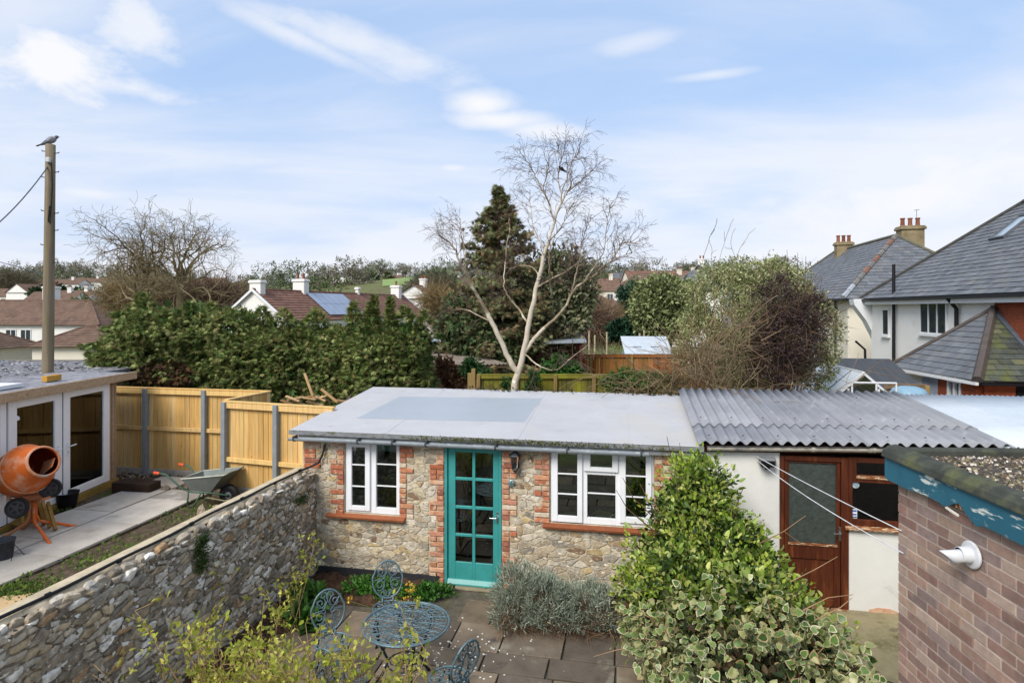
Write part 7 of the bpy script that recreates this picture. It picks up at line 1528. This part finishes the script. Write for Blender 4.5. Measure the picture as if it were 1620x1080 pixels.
# ------------------------------------------------------------------ birch
def build_birch():
    rng = random.Random(4); Y0 = 15.
    b = P(812, 640, Y0); b.z = -.1; T = plant('silver_birch', 'leafless silver birch with white forking trunk behind the outbuilding', 'tree', b)
    w_, br, tw = MB(), MB(), MB(); Q = lambda px, py, dy=0.: P(px, py, Y0+dy)-b
    def px_r(r): return r*Y0/F
    def limb(mb, pts, r0, r1, n=7):
        V = [Q(*p) for p in pts]; sm = []
        for i in range(len(V)-1):
            p0, p1, p2, p3 = V[max(i-1, 0)], V[i], V[i+1], V[min(i+2, len(V)-1)]
            for t in np.linspace(0, 1, 5)[:-1]:
                sm.append(.5*((2*p1)+(p2-p0)*t+(2*p0-5*p1+4*p2-p3)*t*t+(3*p1-p0-3*p2+p3)*t**3)+Vector((rng.gauss(0, .012), rng.gauss(0, .012), 0)))
        sm.append(V[-1]); k = len(sm); mb.tube(sm, [px_r(.58*(r0+(r1-r0)*(i/(k-1))**.7)) for i in range(k)], n, cap=False); return sm
    trunk = limb(w_, [(812, 640), (814, 610), (824, 575), (833, 535), (844, 475), (860, 407), (868, 381)], 12, 4.6, 10)
    trunk2 = limb(w_, [(868, 381), (877, 353), (886, 325), (897, 304), (905, 285, -.2)], 4.4, 2, 6)
    left = limb(w_, [(818, 588), (808, 572), (795, 545), (778, 510), (770, 495)], 8.5, 6, 8)
    right = limb(w_, [(828, 560), (840, 542), (850, 530), (862, 518)], 6.5, 5, 8)
    limbs = [(trunk2[4:], 3)]
    for pts, r0, r1 in (([(770, 495), (745, 450, -.3), (727, 415, -.5), (722, 400, -.6), (712, 385, -.6), (690, 368, -.8)], 5.5, 1.4), ([(776, 508), (758, 500, .3), (738, 490, .4), (715, 490, .6)], 3, 1.2),
                        ([(862, 518), (893, 488, -.3), (905, 462, -.4), (925, 445, -.6), (945, 432, -.7), (970, 410, -.9), (985, 385, -1), (1008, 385, -1.1)], 4.6, 1.3), ([(905, 462, -.4), (912, 430, 0.), (918, 405, .2), (922, 380, .3), (935, 340, .4)], 3, 1),
                        ([(838, 515), (825, 495, .5), (806, 470, .7), (797, 452, .8), (799, 420, .9), (803, 380, 1.), (806, 345, 1.1)], 3.6, 1), ([(852, 440), (845, 425, .3), (828, 420, .6), (805, 425, .8)], 2.4, .9),
                        ([(850, 455), (875, 440, -.5), (895, 430, -.7), (915, 415, -.9)], 3, 1.1), ([(862, 400), (848, 370, .4), (840, 340, .5), (838, 300, .6)], 2.4, .9), ([(877, 353), (868, 320, .2), (852, 290, .3), (845, 275, .3), (838, 262, .3), (826, 247, .3)], 2.8, .8),
                        ([(870, 325), (860, 300, -.2), (866, 276, -.3), (868, 256, -.3)], 2.2, .7), ([(889, 322), (884, 290, .2), (884, 270, .3), (886, 248, .3), (881, 238, .3)], 2.6, .7), ([(897, 304), (912, 291, -.3), (925, 280, -.5), (938, 268, -.6)], 2.2, .8), ([(890, 300), (905, 255, .3), (911, 248, .3), (918, 242, .3)], 2, .7),
                        ([(868, 381), (885, 365, -.4), (895, 345, -.6), (903, 325, -.6)], 2, .8), ([(925, 445, -.6), (945, 415, -.2), (955, 395, 0.), (962, 345, .1), (968, 320, .1)], 2.6, .8), ([(945, 432, -.7), (960, 418, -1), (985, 405, -1.3), (1000, 400, -1.4)], 2, .8),
                        ([(872, 470), (870, 430, -.6), (868, 400, -.8), (875, 380, -.9)], 2.6, .9), ([(735, 432, -.4), (735, 400, 0.), (730, 370, .2), (728, 345, .3)], 2.0, .8), ([(830, 560), (855, 580, -.6), (880, 585, -.8), (900, 570, -1.), (930, 545, -1.1)], 2.4, .8)):
        limbs.append((limb(br, pts, r0, r1, 6), r1))
    par = dict(seg=[5, 5, 4], wander=.16, kids=[4, 4], ratio=.62, angle=.6, up=[.05, -.04, -.16], rmin=.0030, levels=3, sides=4)
    for sm, r in limbs:
        k = len(sm); n = max(7, int(k*.75))
        for c in range(n):
            i = min(k-2, int(k*(.22+.78*c/n))); ax = (sm[i+1]-sm[i]).normalized(); o = ax.orthogonal().normalized(); o.rotate(Matrix.Rotation(rng.uniform(0, 6.283), 3, ax)); d = (ax*.75+o*.75+Vector((0, 0, .15))).normalized()
            grow(tw, sm[i], d, rng.uniform(.3, .62)*(1 if c < n-1 else .8), .009, 0, rng, par)
    m_b = mat('birch_bark', ['bdb2a0'], var=.15, scale=6, rough=.85, bump=.004, ov=[('4a4038', 9, .64, .70, (1, 1, 4)), ('a8957c', 3, .55, .7), ('efe8dc', 5, .62, .72)])
    w_.build('trunk', m_b, T, smooth=True); br.build('branch', mat('birch_branch', ['96866f'], var=.25, scale=6, ov=[('d3c8b4', 3, .5, .65), ('6b5a4a', 6, .62, .72)]), T, smooth=True)
    stuff(tw.build('twigs', mat('birch_twigs', ['5a4840'], var=.2, scale=3), T))
    p = b+Q(889, 270, .25); bird(p+Vector((0, 0, -.02)), .2, R(200), mat('crow_black', ['1b1c20'], rough=.5), mat('crow_black2', ['24262b'], rough=.5), 'black and white bird sitting high in the birch', 'magpie')
build_birch()
def build_curly():
    rng = random.Random(8)
    for px, py, lean, lab, sd, sc in ((226, 500, -.12, 'bare curly branched tree behind the hedge, left of the pair', 3, .88), (285, 500, .1, 'bare curly branched tree behind the hedge, right of the pair', 9, 1.)):
        Y = 46; b = P(px, py, Y); b.z = terr(b.x, b.y); T = plant('curly_willow', lab, 'tree', b, 'bare curly trees'); rng.seed(sd); mb = MB()
        trunk = [Vector((0, 0, 0)), Vector((.15, 0, 3)), Vector((-.1, .1, 6.8)), Vector((.15, 0, 9.4))]; mb.tube(trunk, [.36, .3, .26, .2], 8)
        par = dict(seg=[7, 6, 5, 4], wander=.36, kids=[5, 5, 5], ratio=.60, angle=.75, up=[.05, .03, .0, -.04], rmin=.011, levels=4, sides=5)
        for k in range(11):
            a = 6.283*k/11+rng.uniform(-.2, .2); el = rng.uniform(.25, 1.2); d = Vector((math.cos(a)*math.cos(el)+lean, math.sin(a)*math.cos(el), math.sin(el))); grow(mb, trunk[2].lerp(trunk[3], rng.random()), d, rng.uniform(3.5, 4.7)*sc, .13, 0, rng, par)
        mb.build('trunk_and_branches', mat('willow_bark', ['75684f'], var=.3, scale=2, ov=[('7a6f4a', 1.2, .5, .7)]), T)
build_curly()
# ------------------------------------------------------------------ big variegated bush and companions
def build_bigbush():
    rg = np.random.default_rng(21)
    Y = 13.9; c = P(1195, 520, Y); T = plant('variegated_bush', 'large rounded pale green variegated bush behind the corrugated roof', 'bush', (c.x, c.y, -.05))
    E = lambda px, py, rw, rh, y=Y: (lambda q: (q.x, q.y, q.z, rw*y/F, rw*y/F*.75, rh*y/F))(P(px, py, y))
    ell = [E(1190, 500, 95, 75), E(1140, 480, 55, 62), E(1225, 465, 55, 55), E(1275, 530, 48, 75), E(1115, 540, 45, 60), E(1180, 570, 100, 50), E(1290, 570, 30, 50), E(1165, 440, 30, 30), E(1230, 440, 28, 28)]
    pts, out = blob_pts(ell, 42000, 22, .16, 34, .3); leaves('foliage', leafmat('variegated_leaf', ['939b5e', 'a5ab70', '7b8549', 'bcbd8c', '69753f', 'adb17a', '5a6636', 'cccba4'], .6, .3), T, pts, out, .062, LEAF, 23, .8)
    w_ = MB()
    rr = random.Random(3)
    for k in range(14): e = Vector(ell[k % len(ell)][:3])-Vector(T.location); w_.tube([(rr.uniform(-.3, .3), rr.uniform(-.2, .2), 0), e*.45+Vector((rr.uniform(-.3, .3), 0, 0)), e], [.04, .025, .008], 5)
    w_.build('stems', mat('bush_stem', ['5a4a3a'], var=.3), T)
    Y2 = 12.6; c = P(1245, 540, Y2); T = plant('purple_shrub', 'dark purple-brown leaved shrub in front of the variegated bush', 'shrub', (c.x, c.y, -.05))
    ell = [E(1235, 480, 45, 45, Y2), E(1255, 530, 58, 60, Y2), E(1225, 570, 55, 50, Y2), E(1275, 495, 36, 40, Y2), E(1212, 540, 24, 36, Y2)]
    pts, out = blob_pts(ell, 9500, 24, .13, 18, .6); leaves('foliage', leafmat('purple_leaf', ['3a2c30', '453438', '2d2326', '51403e', '4a3a34', '352a33'], .6, .15), T, pts, out, .055, LEAF, 25, .9)
    p2, o2 = blob_pts(ell, 2600, 26, .3, 8, .9); leaves('fine_twigs', leafmat('purple_twig', ['5d4a3c', '6d5847', '4a3a30'], .9, .0), T, p2, o2, .42, TWIG, 26, .7, up=.2)
    st = MB(); rr = random.Random(6)
    for k in range(16):
        e = Vector(ell[k % 5][:3])-Vector(T.location)+Vector((rr.uniform(-.3, .3), rr.uniform(-.2, .2), rr.uniform(.2, .9))); st.tube([(rr.uniform(-.4, .4), 0, 0), e*.5+Vector((rr.uniform(-.2, .2), 0, 0)), e], [.025, .016, .005], 5)
    for (px, py) in ((1245, 395), (1262, 400), (1232, 415), (1275, 405), (1300, 440)): p = P(px, py, Y2)-Vector(T.location); st.tube([p*.6, p*.85+Vector((.03, 0, 0)), p], [.014, .009, .004], 4)
    st.build('stems', mat('purple_stem', ['5a473a'], var=.3), T)
    # bare arching twiggy shrub
    Y3 = 12.3; b = P(1110, 640, Y3); b.z = -.05; T = plant('bare_shrub', 'tangle of bare arching brown stems left of the purple shrub', 'shrub', b); mb = MB(); rr = random.Random(12)
    par = dict(seg=[7, 6, 5], wander=.14, kids=[6, 5], ratio=.6, angle=.65, up=[-.07, -.06, -.06], rmin=.005, levels=3, sides=4)
    for k in range(34):
        a = rr.uniform(0, 6.283); s = rr.uniform(.2, .75); d = Vector((math.cos(a)*s, math.sin(a)*s*.6, 1)); grow(mb, Vector((rr.uniform(-.75, .9), rr.uniform(-.3, .3), rr.uniform(.2, 1.0))), d, rr.uniform(1.2, 2.35), .015, 0, rr, par)
    for (px, py) in ((1090, 400), (1135, 420), (1125, 410), (1148, 380)): p = P(px, py, Y3+.3)-b; grow(mb, Vector((p.x*.8, .3, p.z*.7)), Vector((p.x*.2, 0, p.z*.3)), p.z*.3, .011, 0, rr, dict(par, kids=[2, 2], ratio=.4, angle=.4, up=[.02, 0, 0]))
    mb.build('stems', mat('bare_stems', ['75624a'], var=.3, scale=3, ov=[('8f7d62', 3, .5, .65)]), T)
    p2, o2 = blob_pts([E(1100, 560, 55, 50, Y3), E(1150, 540, 50, 60, Y3), E(1090, 590, 60, 25, Y3)], 1300, 28, .35, 8, .95); leaves('fine_twigs', leafmat('bare_twig', ['75624a', '86735a', '63513c'], .9, 0), T, p2, o2, .5, TWIG, 28, .8, up=.1)
    # ivy and small greens along the back
    for (lab, px, py, Yv, ell, n, pal, sz) in (('green ivy heaped over the mossy fence', 1010, 600, 16.4, [(1000, 602, 42, 16), (1045, 606, 40, 14), (970, 606, 22, 10)], 5200, ['3f5d26', '4d6b2e', '33501f', '6f8448', '57703a'], .08),
                                               ('small glossy green shrub behind the mossy fence by the birch', 885, 585, 17.8, [(885, 580, 24, 18), (905, 588, 18, 10), (868, 588, 14, 9)], 2200, ['3f6a2c', '4d7a35', '345a24'], .1),
                                               ('small dark laurel left of the mossy fence', 745, 585, 17.4, [(745, 583, 16, 12), (760, 590, 14, 10)], 1400, ['2f5228', '3a6030', '26451f'], .1),
                                               ('dead brown creeper hanging on the shed left of the posts', 707, 595, 17.6, [(705, 590, 14, 24), (722, 600, 18, 14)], 1800, ['75543c', '86644a', '5f4430'], .12),
                                               ('green ivy climbing the mossy fence right of the birch', 842, 605, 16.7, [(844, 600, 7, 14), (838, 612, 8, 6), (800, 606, 3, 12)], 700, ['33552a', '3f6330', '2a4a22'], .09)):
        c = P(px, py, Yv); T = plant('ivy_clump' if 'ivy' in lab else 'small_shrub', lab, 'plant', (c.x, c.y, -.05)); ee = [E(a, b_, r1, r2, Yv) for a, b_, r1, r2 in ell]; pts, out = blob_pts(ee, n, int(px), .1, 20, .5); leaves('foliage', leafmat('g_%d' % px, pal), T, pts, out, sz, LEAF6, int(px))
        s_ = MB(); e = Vector(ee[0][:3])-Vector(T.location)
        for k in (-1, 0, 1): s_.tube([(k*.05, 0, 0), e*.5+Vector((k*.1, 0, 0)), e+Vector((k*.15, 0, 0))], [.02, .015, .006], 4)
        s_.build('stem', mat('bush_stem', ['5a4a3a']), T)
    # leaf litter and ivy ends on the back edge of the flat roof
    L = []
    for px, s, n in ((815, 40, 60), (1000, 30, 90), (760, 20, 25), (930, 60, 30), (1060, 20, 40)):
        for k in range(n): t = ft(px)*1.0; q = loc2w(0, 2.9-abs(rg.normal(0, .05)), 2.478); x = (rg.normal(px, s)-810)/F*q.y; L.append((x, loc2w(0, 0).y+2.86+rg.uniform(-.12, .05)-(x+.0)*.19, 2.475+rg.uniform(0, .04)))
    tag(leaves('roof_leaf_litter', leafmat('litter', ['3a4a22', '4a3c28', '2f3a1e', '5a4a30']), None, np.array(L), np.tile([0, -.3, .3], (len(L), 1)), .07, LEAF6, 5, .8), 'ivy ends and leaf litter along the back edge of the flat roof', 'leaves')
build_bigbush()
# ------------------------------------------------------------------ foreground planting
IVY = (np.array([(0, .03, 0), (-.26, -.02, .05), (-.44, .20, .12), (-.40, .44, .08), (-.26, .68, .03), (0, .95, -.12), (.26, .68, .03), (.36, .44, .08), (.42, .20, .12), (.26, -.02, .05),
                 (0, .06, .012), (-.22, .05, .05), (-.34, .26, .095), (-.27, .52, .055), (.03, .82, -.07), (.24, .55, .05), (.36, .27, .1), (.20, .04, .045)], float),
       [(10, 17, 16, 15, 14, 13, 12, 11), (0, 9, 17, 10), (0, 10, 11, 1), (1, 11, 12, 2), (2, 12, 13, 3), (3, 13, 4), (4, 13, 14, 5), (5, 14, 15, 6), (6, 15, 7), (7, 15, 16, 8), (8, 16, 17, 9)], [0]+[1]*10)
def build_bush():
    rg = np.random.default_rng(33); rr = random.Random(33)
    T = plant('evergreen_shrub', 'tall glossy green shrub in front of the outbuilding window', 'shrub', (2.35, 7.1, .03))
    ell = [(2.25, 7.35, 1.45, .46, .46, .7), (2.3, 7.2, 1.0, .78, .6, .65), (2.05, 7.1, 1.0, .66, .55, .48), (2.35, 6.75, .95, .78, .6, .55), (2.1, 6.6, .8, .75, .55, .5), (2.7, 6.6, .7, .5, .5, .45), (2.25, 7.35, 1.85, .27, .3, .4), (2.45, 7.3, 1.25, .4, .4, .42), (2.45, 6.35, .85, .7, .5, .5), (2.75, 6.1, .65, .55, .5, .45), (1.75, 6.8, .85, .5, .4, .4)]
    for k in range(12): a_ = rr.uniform(0, 6.283); c_ = rr.choice(ell[:9]); ell.append((c_[0]+c_[3]*.85*math.cos(a_), c_[1]+c_[4]*.85*math.sin(a_), c_[2]+rr.uniform(-.2, .45), rr.uniform(.14, .3), rr.uniform(.14, .26), rr.uniform(.14, .34)))
    m = leafmat('glossy_leaf', ['66822e', '78933a', '506e26', '8fa648', '426020', 'a0b156', '5c7a2a', 'b0ba62', 'c0c070'], .35, .3, spec=.5)
    pts, out = blob_pts(ell, 15500, 34, .15, 13, .55); ok = pts[:, 2] > .1; out[:, 2] += .35; leaves('foliage', m, T, pts[ok], out[ok], .07, LEAF6, 35, .65, up=.6, svar=.55)
    tp, to = blob_pts(ell, 2600, 36, .10, 14, .15); to[:, 2] += .9; tp += to*.05; leaves('young_shoots', leafmat('young_leaf', ['9fb03c', 'b3bd4e', '8aa332'], .4, .4), T, tp, to, .05, LEAF6, 36, .5)
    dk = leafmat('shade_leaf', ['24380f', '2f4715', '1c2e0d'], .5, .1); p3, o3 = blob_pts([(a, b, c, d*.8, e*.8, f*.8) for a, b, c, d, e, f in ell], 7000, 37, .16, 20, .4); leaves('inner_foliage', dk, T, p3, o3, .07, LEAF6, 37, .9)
    s = MB()
    for k in range(26):
        e = Vector(ell[k % len(ell)]
                   [:3])-Vector(T.location)+Vector((rr.uniform(-.4, .4), rr.uniform(-.3, .3), rr.uniform(.1, .5))); s.tube([(rr.uniform(-.35, .35), rr.uniform(-.4, .3), 0), e*.55+Vector((rr.uniform(-.15, .15), 0, 0)), e], [.022, .014, .004], 5)
    for (px, py, y) in ((985, 755, 7.3), (975, 775, 7.2), (1055, 690, 7.4), (1075, 700, 7.4)): p = P(px, py, y)-Vector(T.location); s.tube([p*.6+Vector((.2, 0, .1)), p*.88, p], [.008, .006, .003], 4)
    s.build('stems', mat('brown_stem', ['5c4634'], var=.3), T)
    # variegated ivy over the front
    T = plant('variegated_ivy', 'cream edged variegated ivy tumbling over the front of the green shrub', 'ivy', (2.2, 5.4, .03))
    ell = [(1.9, 6.35, .65, .7, .5, .45), (2.4, 6.0, .6, .72, .5, .5), (2.1, 5.75, .75, .85, .6, .62), (2.7, 5.6, .6, .62, .55, .5), (2.05, 5.1, .65, .8, .55, .6), (2.65, 4.95, .5, .66, .5, .52), (1.95, 4.5, .6, .75, .5, .55), (2.5, 4.4, .45, .65, .5, .52), (1.65, 6.9, .75, .45, .4, .35)]
    pts, out = blob_pts(ell, 6500, 44, .14, 9, .28); ok = pts[:, 2] > .08; pts, out = pts[ok], out[ok]; out = out*.5+np.array([-.1, -.45, .1])
    mg = mat('ivy_green', ['5f7a3e', '4c6832', '74894c', '3f5a2a', '86965c', '929c62', '6c8244', 'b0aa78', '587438'], var=.25, scale=40, rough=.4, isl=True, transl=.2, spec=.5); mc = mat('ivy_cream', ['bdb78c', 'cec7a0', 'a8aa7a', 'c2a680', 'b5aa80', 'd2ccaa', '97a06c', 'ac9068'], var=.15, scale=30, rough=.45, isl=True, transl=.25)
    mgo = mat('ivy_green_leaf', ['5f7a3e', '4c6832', '74894c', '3f5a2a', '86965c', '929c62', '6c8244', 'b0aa78', '587438'], var=.25, scale=40, rough=.4, transl=.2, spec=.5); mco = mat('ivy_cream_leaf', ['bdb78c', 'cec7a0', 'a8aa7a', 'c2a680', 'b5aa80', 'd2ccaa', '97a06c', 'ac9068'], var=.15, scale=30, rough=.45, transl=.25)
    vis = np.argsort(np.linalg.norm(pts-np.array([0, 0, CZ]), axis=1)-out[:, 2]*.3); n3 = vis[:300]; rest = vis[300:]
    leaves('ivy_foliage', [mg, mc], T, pts[rest], out[rest], .078, IVY, 45, .55, droop=.35, up=.35)
    me = MB().add([tuple(v) for v in IVY[0]], IVY[1]); me.mi = list(IVY[2]); me = me.mesh('leaf', [mgo, mco]); x, t, nn = None, None, None
    r2 = np.random.default_rng(46); tip = out[n3]+r2.normal(0, .5, (300, 3)); tip[:, 2] -= .35; nor = r2.normal(0, .5, (300, 3))+out[n3]+np.array([0, -.3, .5]); x, t, nn = basis(tip, nor)
    for i, j in enumerate(n3):
        s_ = .08*r2.uniform(.7, 1.3); M_ = Matrix(((x[i, 0]*s_, t[i, 0]*s_, nn[i, 0]*s_, pts[j, 0]-2.2), (x[i, 1]*s_, t[i, 1]*s_, nn[i, 1]*s_, pts[j, 1]-5.4), (x[i, 2]*s_, t[i, 2]*s_, nn[i, 2]*s_, pts[j, 2]-.03), (0, 0, 0, 1)))
        o = bpy.data.objects.new('leaf', me); link(o, T); o.matrix_local = M_
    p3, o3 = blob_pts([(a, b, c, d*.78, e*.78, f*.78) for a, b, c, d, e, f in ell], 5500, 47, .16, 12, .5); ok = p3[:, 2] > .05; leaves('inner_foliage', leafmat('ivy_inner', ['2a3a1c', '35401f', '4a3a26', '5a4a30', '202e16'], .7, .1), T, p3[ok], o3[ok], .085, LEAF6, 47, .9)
    s = MB()
    for k in range(46):
        a = Vector((rr.uniform(-.5, .5), rr.uniform(-1, 1.3), rr.uniform(.0, .5))); d = Vector((rr.uniform(-1, 1), rr.uniform(-1, .3), rr.uniform(.1, 1))).normalized(); s.tube([a, a+d*.35+Vector((0, 0, .05)), a+d*.75+Vector((0, 0, -.05)), a+d*1.0+Vector((0, 0, -.15))], [.008, .007, .005, .003], 4)
    for (x0, y0, x1, y1, y) in ((1310, 945, 1350, 940, 5.4), (1290, 900, 1325, 880, 6.), (1330, 960, 1348, 945, 5.2), (1240, 840, 1275, 815, 6.5), (1240, 840, 1271, 862, 6.5)): s.tube([P(x0-40, y0+20, y)-Vector(T.location), P(x0, y0, y)-Vector(T.location), P(x1, y1, y)-Vector(T.location)], [.007, .005, .003], 4)
    stuff(s.build('runners', mat('ivy_stem', ['7a5f46', '8c7052'], var=.3), T))
build_bush()
def build_lavender():
    rg = np.random.default_rng(55)
    for lab, ell, n, sd in (('larger grey-green lavender mound beside the teal door', [(.12, 7.8, .38, .36, .32, .36), (.38, 7.6, .34, .36, .34, .30), (.02, 7.6, .2, .28, .28, .22)], 10500, 1), ('smaller grey-green lavender mound under the larger window', [(.92, 7.6, .28, .36, .32, .30), (1.18, 7.55, .25, .32, .3, .27), (.72, 7.55, .2, .28, .28, .23)], 9000, 2)):
        c = ell[0]; T = plant('lavender_bush', lab, 'shrub', (c[0], c[1], .03), 'lavender bushes by the stone building'); pts, out = blob_pts(ell, n, 60+sd, .07, 24, .35); ok = pts[:, 2] > .12; out[:, 2] += .5
        NEED = (np.array([(-.06, 0, 0), (.06, 0, 0), (.05, .6, .04), (0, 1, 0), (-.05, .6, .04)], float), [(0, 1, 2, 3, 4)], None)
        leaves('foliage', leafmat('lavender_leaf', ['808c78', '8e9986', '6f7b66', '9ba492', '647060', 'a8af9d'], .85, .15), T, pts[ok], out[ok], .062, NEED, 70+sd, .5, up=.3)
        p2, o2 = blob_pts([(a, b-.05, d_*.5+.02, e*.95, f*.95, .2) for a, b, d_, e, f, g in ell], 2600, 80+sd, .1, 14, .8); ok = p2[:, 2] > .04; leaves('woody_base', leafmat('lavender_wood', ['5a4534', '6b5340', '4a382a', '7a5f45'], .95, 0), T, p2[ok], o2[ok], .2, TWIG, 80+sd, .9)
        st = MB(); rr = random.Random(sd)
        for k in range(30): a = rr.uniform(0, 6.283); st.tube([(rr.uniform(-.1, .4), rr.uniform(-.2, .1), 0), (.1+.3*math.cos(a), .25*math.sin(a), .25)], [.008, .005], 4)
        st.build('stems', mat('lavender_stem', ['5a4534']), T)
    # low greens in the bed
    gl = [('patch of bright green ground cover under the small window', [(-2.02, 8.55, .08, .42, .22, .1), (-1.75, 8.45, .07, .35, .22, .09)], 2600, ['3f6f26', '4d8030', '335c1f', '5d8f3a']), ('small green patch of ground cover left of the door step', [(-1.15, 8.42, .07, .3, .18, .09)], 1100, ['3a6824', '4a7a2e', '2f561d']),
          ('leafy bulbs sprouting at the foot of the boundary wall', [(-2.75, 8.2, .12, .22, .4, .14), (-2.7, 7.6, .12, .18, .3, .13)], 700, ['44702c', '54803a', '36591f'])]
    for k, (lab, ell, n, pal) in enumerate(gl):
        c = ell[0]; T = plant('ground_cover', lab, 'plant', (c[0], c[1], .03)); pts, out = blob_pts(ell, n, 90+k, .06, 20, .6); out[:, 2] += .5; ok = pts[:, 2] > .03; leaves('foliage', leafmat('gc%d' % k, pal, .5, .25), T, pts[ok], out[ok], .05 if k < 2 else .12, LEAF6, 91+k, .7)
    T = plant('yellow_flowers', 'small yellow flowering sprig by the bed near the chair', 'flower', (-1.28, 7.75, .03)); L = []; D = []
    s = MB()
    for (px, py, y) in ((648, 938, 7.4), (655, 930, 7.4), (640, 948, 7.4), (552, 950, 7.3), (648, 925, 7.4)):
        p = P(px, py, y); s.tube([Vector((0, 0, 0)), (p-Vector(T.location))*.6, p-Vector(T.location)], .004, 4)
        for k in range(14): L.append(tuple(p+Vector(rg.normal(0, .022, 3)))); D.append(tuple(rg.normal(0, 1, 3)+[0, -.4, .6]))
    leaves('petals', leafmat('petal', ['d9b83a', 'e2c854', 'c7a02c'], .5, .4), T, np.array(L), np.array(D), .035, LEAF6, 3); s.build('stems', mat('green_stem', ['6a7a3a']), T)
    # green tuft on the wall face
    q = np3([WO+EX*.03+EY*rg.normal(-2.55, .06)+Vector((0, 0, rg.uniform(1.15, 1.55))) for k in range(500)]); T = plant('wall_fern', 'small dark green plant growing out of the boundary wall face', 'plant', tuple(q[0])); leaves('foliage', leafmat('wallplant', ['2f4a1e', '3c5a26', '4a5d24'], .6), T, q, np.tile([.8, -.2, .2], (500, 1)), .03, LEAF6, 4)
    q = np3([WO+EX*.03+EY*rg.normal(-.45, .1)+Vector((0, 0, rg.normal(1.3, .04))) for k in range(120)]); T = plant('wall_fern', 'tiny green weed on the boundary wall near the outbuilding', 'plant', tuple(q[0])); leaves('foliage', leafmat('wallplant', ['2f4a1e']), T, q, np.tile([.8, -.2, .2], (120, 1)), .035, LEAF6, 5)
build_lavender()
def build_front_shrub():
    rr = random.Random(71); rg = np.random.default_rng(71)
    m = leafmat('yellow_green_leaf', ['97a135', 'aab042', '82932f', 'bfbd50', '70832a', 'cac264'], .5, .4); ms = mat('tan_stem', ['8a6f4e', '9c8058'], var=.25, scale=6)
    def shrub(label, base, stems, n, sd, side=6):
        T = plant('yellow_green_shrub', label, 'shrub', base, 'yellow-green shrubs in front'); mb = MB(); L = []; D = []; b = Vector(base)
        for (px, py, y, r) in stems:
            tip = P(px, py, y)-b; bs = Vector((rr.uniform(-.15, .15)+tip.x*.25, rr.uniform(-.15, .15)+tip.y*.2, 0)); mid = bs.lerp(tip, .55)+Vector((rr.uniform(-.12, .12), rr.uniform(-.1, .1), .05))
            pts = []
            for t in np.linspace(0, 1, 10): pts.append(bs*(1-t)**2+mid*2*t*(1-t)+tip*t*t+Vector((rr.gauss(0, .008), rr.gauss(0, .008), 0)))
            mb.tube(pts, [r*(1-.75*i/9) for i in range(10)], 5)
            for c in range(side):
                i = rr.randint(3, 9); p = pts[i]; dr = Vector((rr.uniform(-1, 1), rr.uniform(-1, 1), rr.uniform(.1, 1))).normalized(); ln = rr.uniform(.1, .32); q = p+dr*ln; mb.tube([p, p+dr*ln*.5+Vector((0, 0, .01)), q], [r*.35, r*.3, r*.15], 4)
                for k in range(n):
                    t = rr.random()**.6; e = p+dr*ln*t; L.append(tuple(b+e+Vector(rg.normal(0, .014, 3)))); D.append(tuple(Vector(rg.normal(0, .7, 3))+dr*.7+Vector((0, 0, .4))))
        mb.build('stems', ms, T, smooth=True); leaves('leaves', m, T, np.array(L), np.array(D), .045, LEAF6, sd, .5, up=.6)
    S1 = [(rr.uniform(380, 740), rr.uniform(1028, 1080), rr.uniform(4.3, 5.0), rr.uniform(.006, .010)) for k in range(38)]+[(475, 1005, 4.6, .01), (485, 985, 4.6, .009), (560, 985, 4.8, .008), (655, 965, 4.9, .006), (640, 1000, 4.9, .006), (505, 1000, 4.6, .009)]
    shrub('yellow-green leafy shrub in front of the garden table', (-1.3, 4.75, .03), S1, 7, 72, 7)
    S2 = [(rr.uniform(290, 470), rr.uniform(985, 1080), rr.uniform(4.4, 5.2), rr.uniform(.005, .010)) for k in range(40)]+[(150, 1050, 4.6, .007), (145, 1065, 4.5, .006), (415, 1000, 5., .008), (440, 965, 5.3, .007), (215, 965, 4.9, .009), (245, 1000, 4.8, .009)]
    shrub('yellow-green leafy shrub against the boundary wall', (-2.25, 5.0, .03), S2, 7, 73, 7)
    S3 = [(497, 838, 7.9, .006), (490, 860, 7.8, .005), (470, 905, 7.6, .006), (458, 935, 7.4, .006), (300, 860, 6.6, .004), (440, 975, 6.9, .006), (446, 960, 6.9, .006)]
    shrub('thin yellow-leaved climber growing up beside the boundary wall', (-2.75, 7.35, .03), S3, 7, 74, 8)
build_front_shrub()
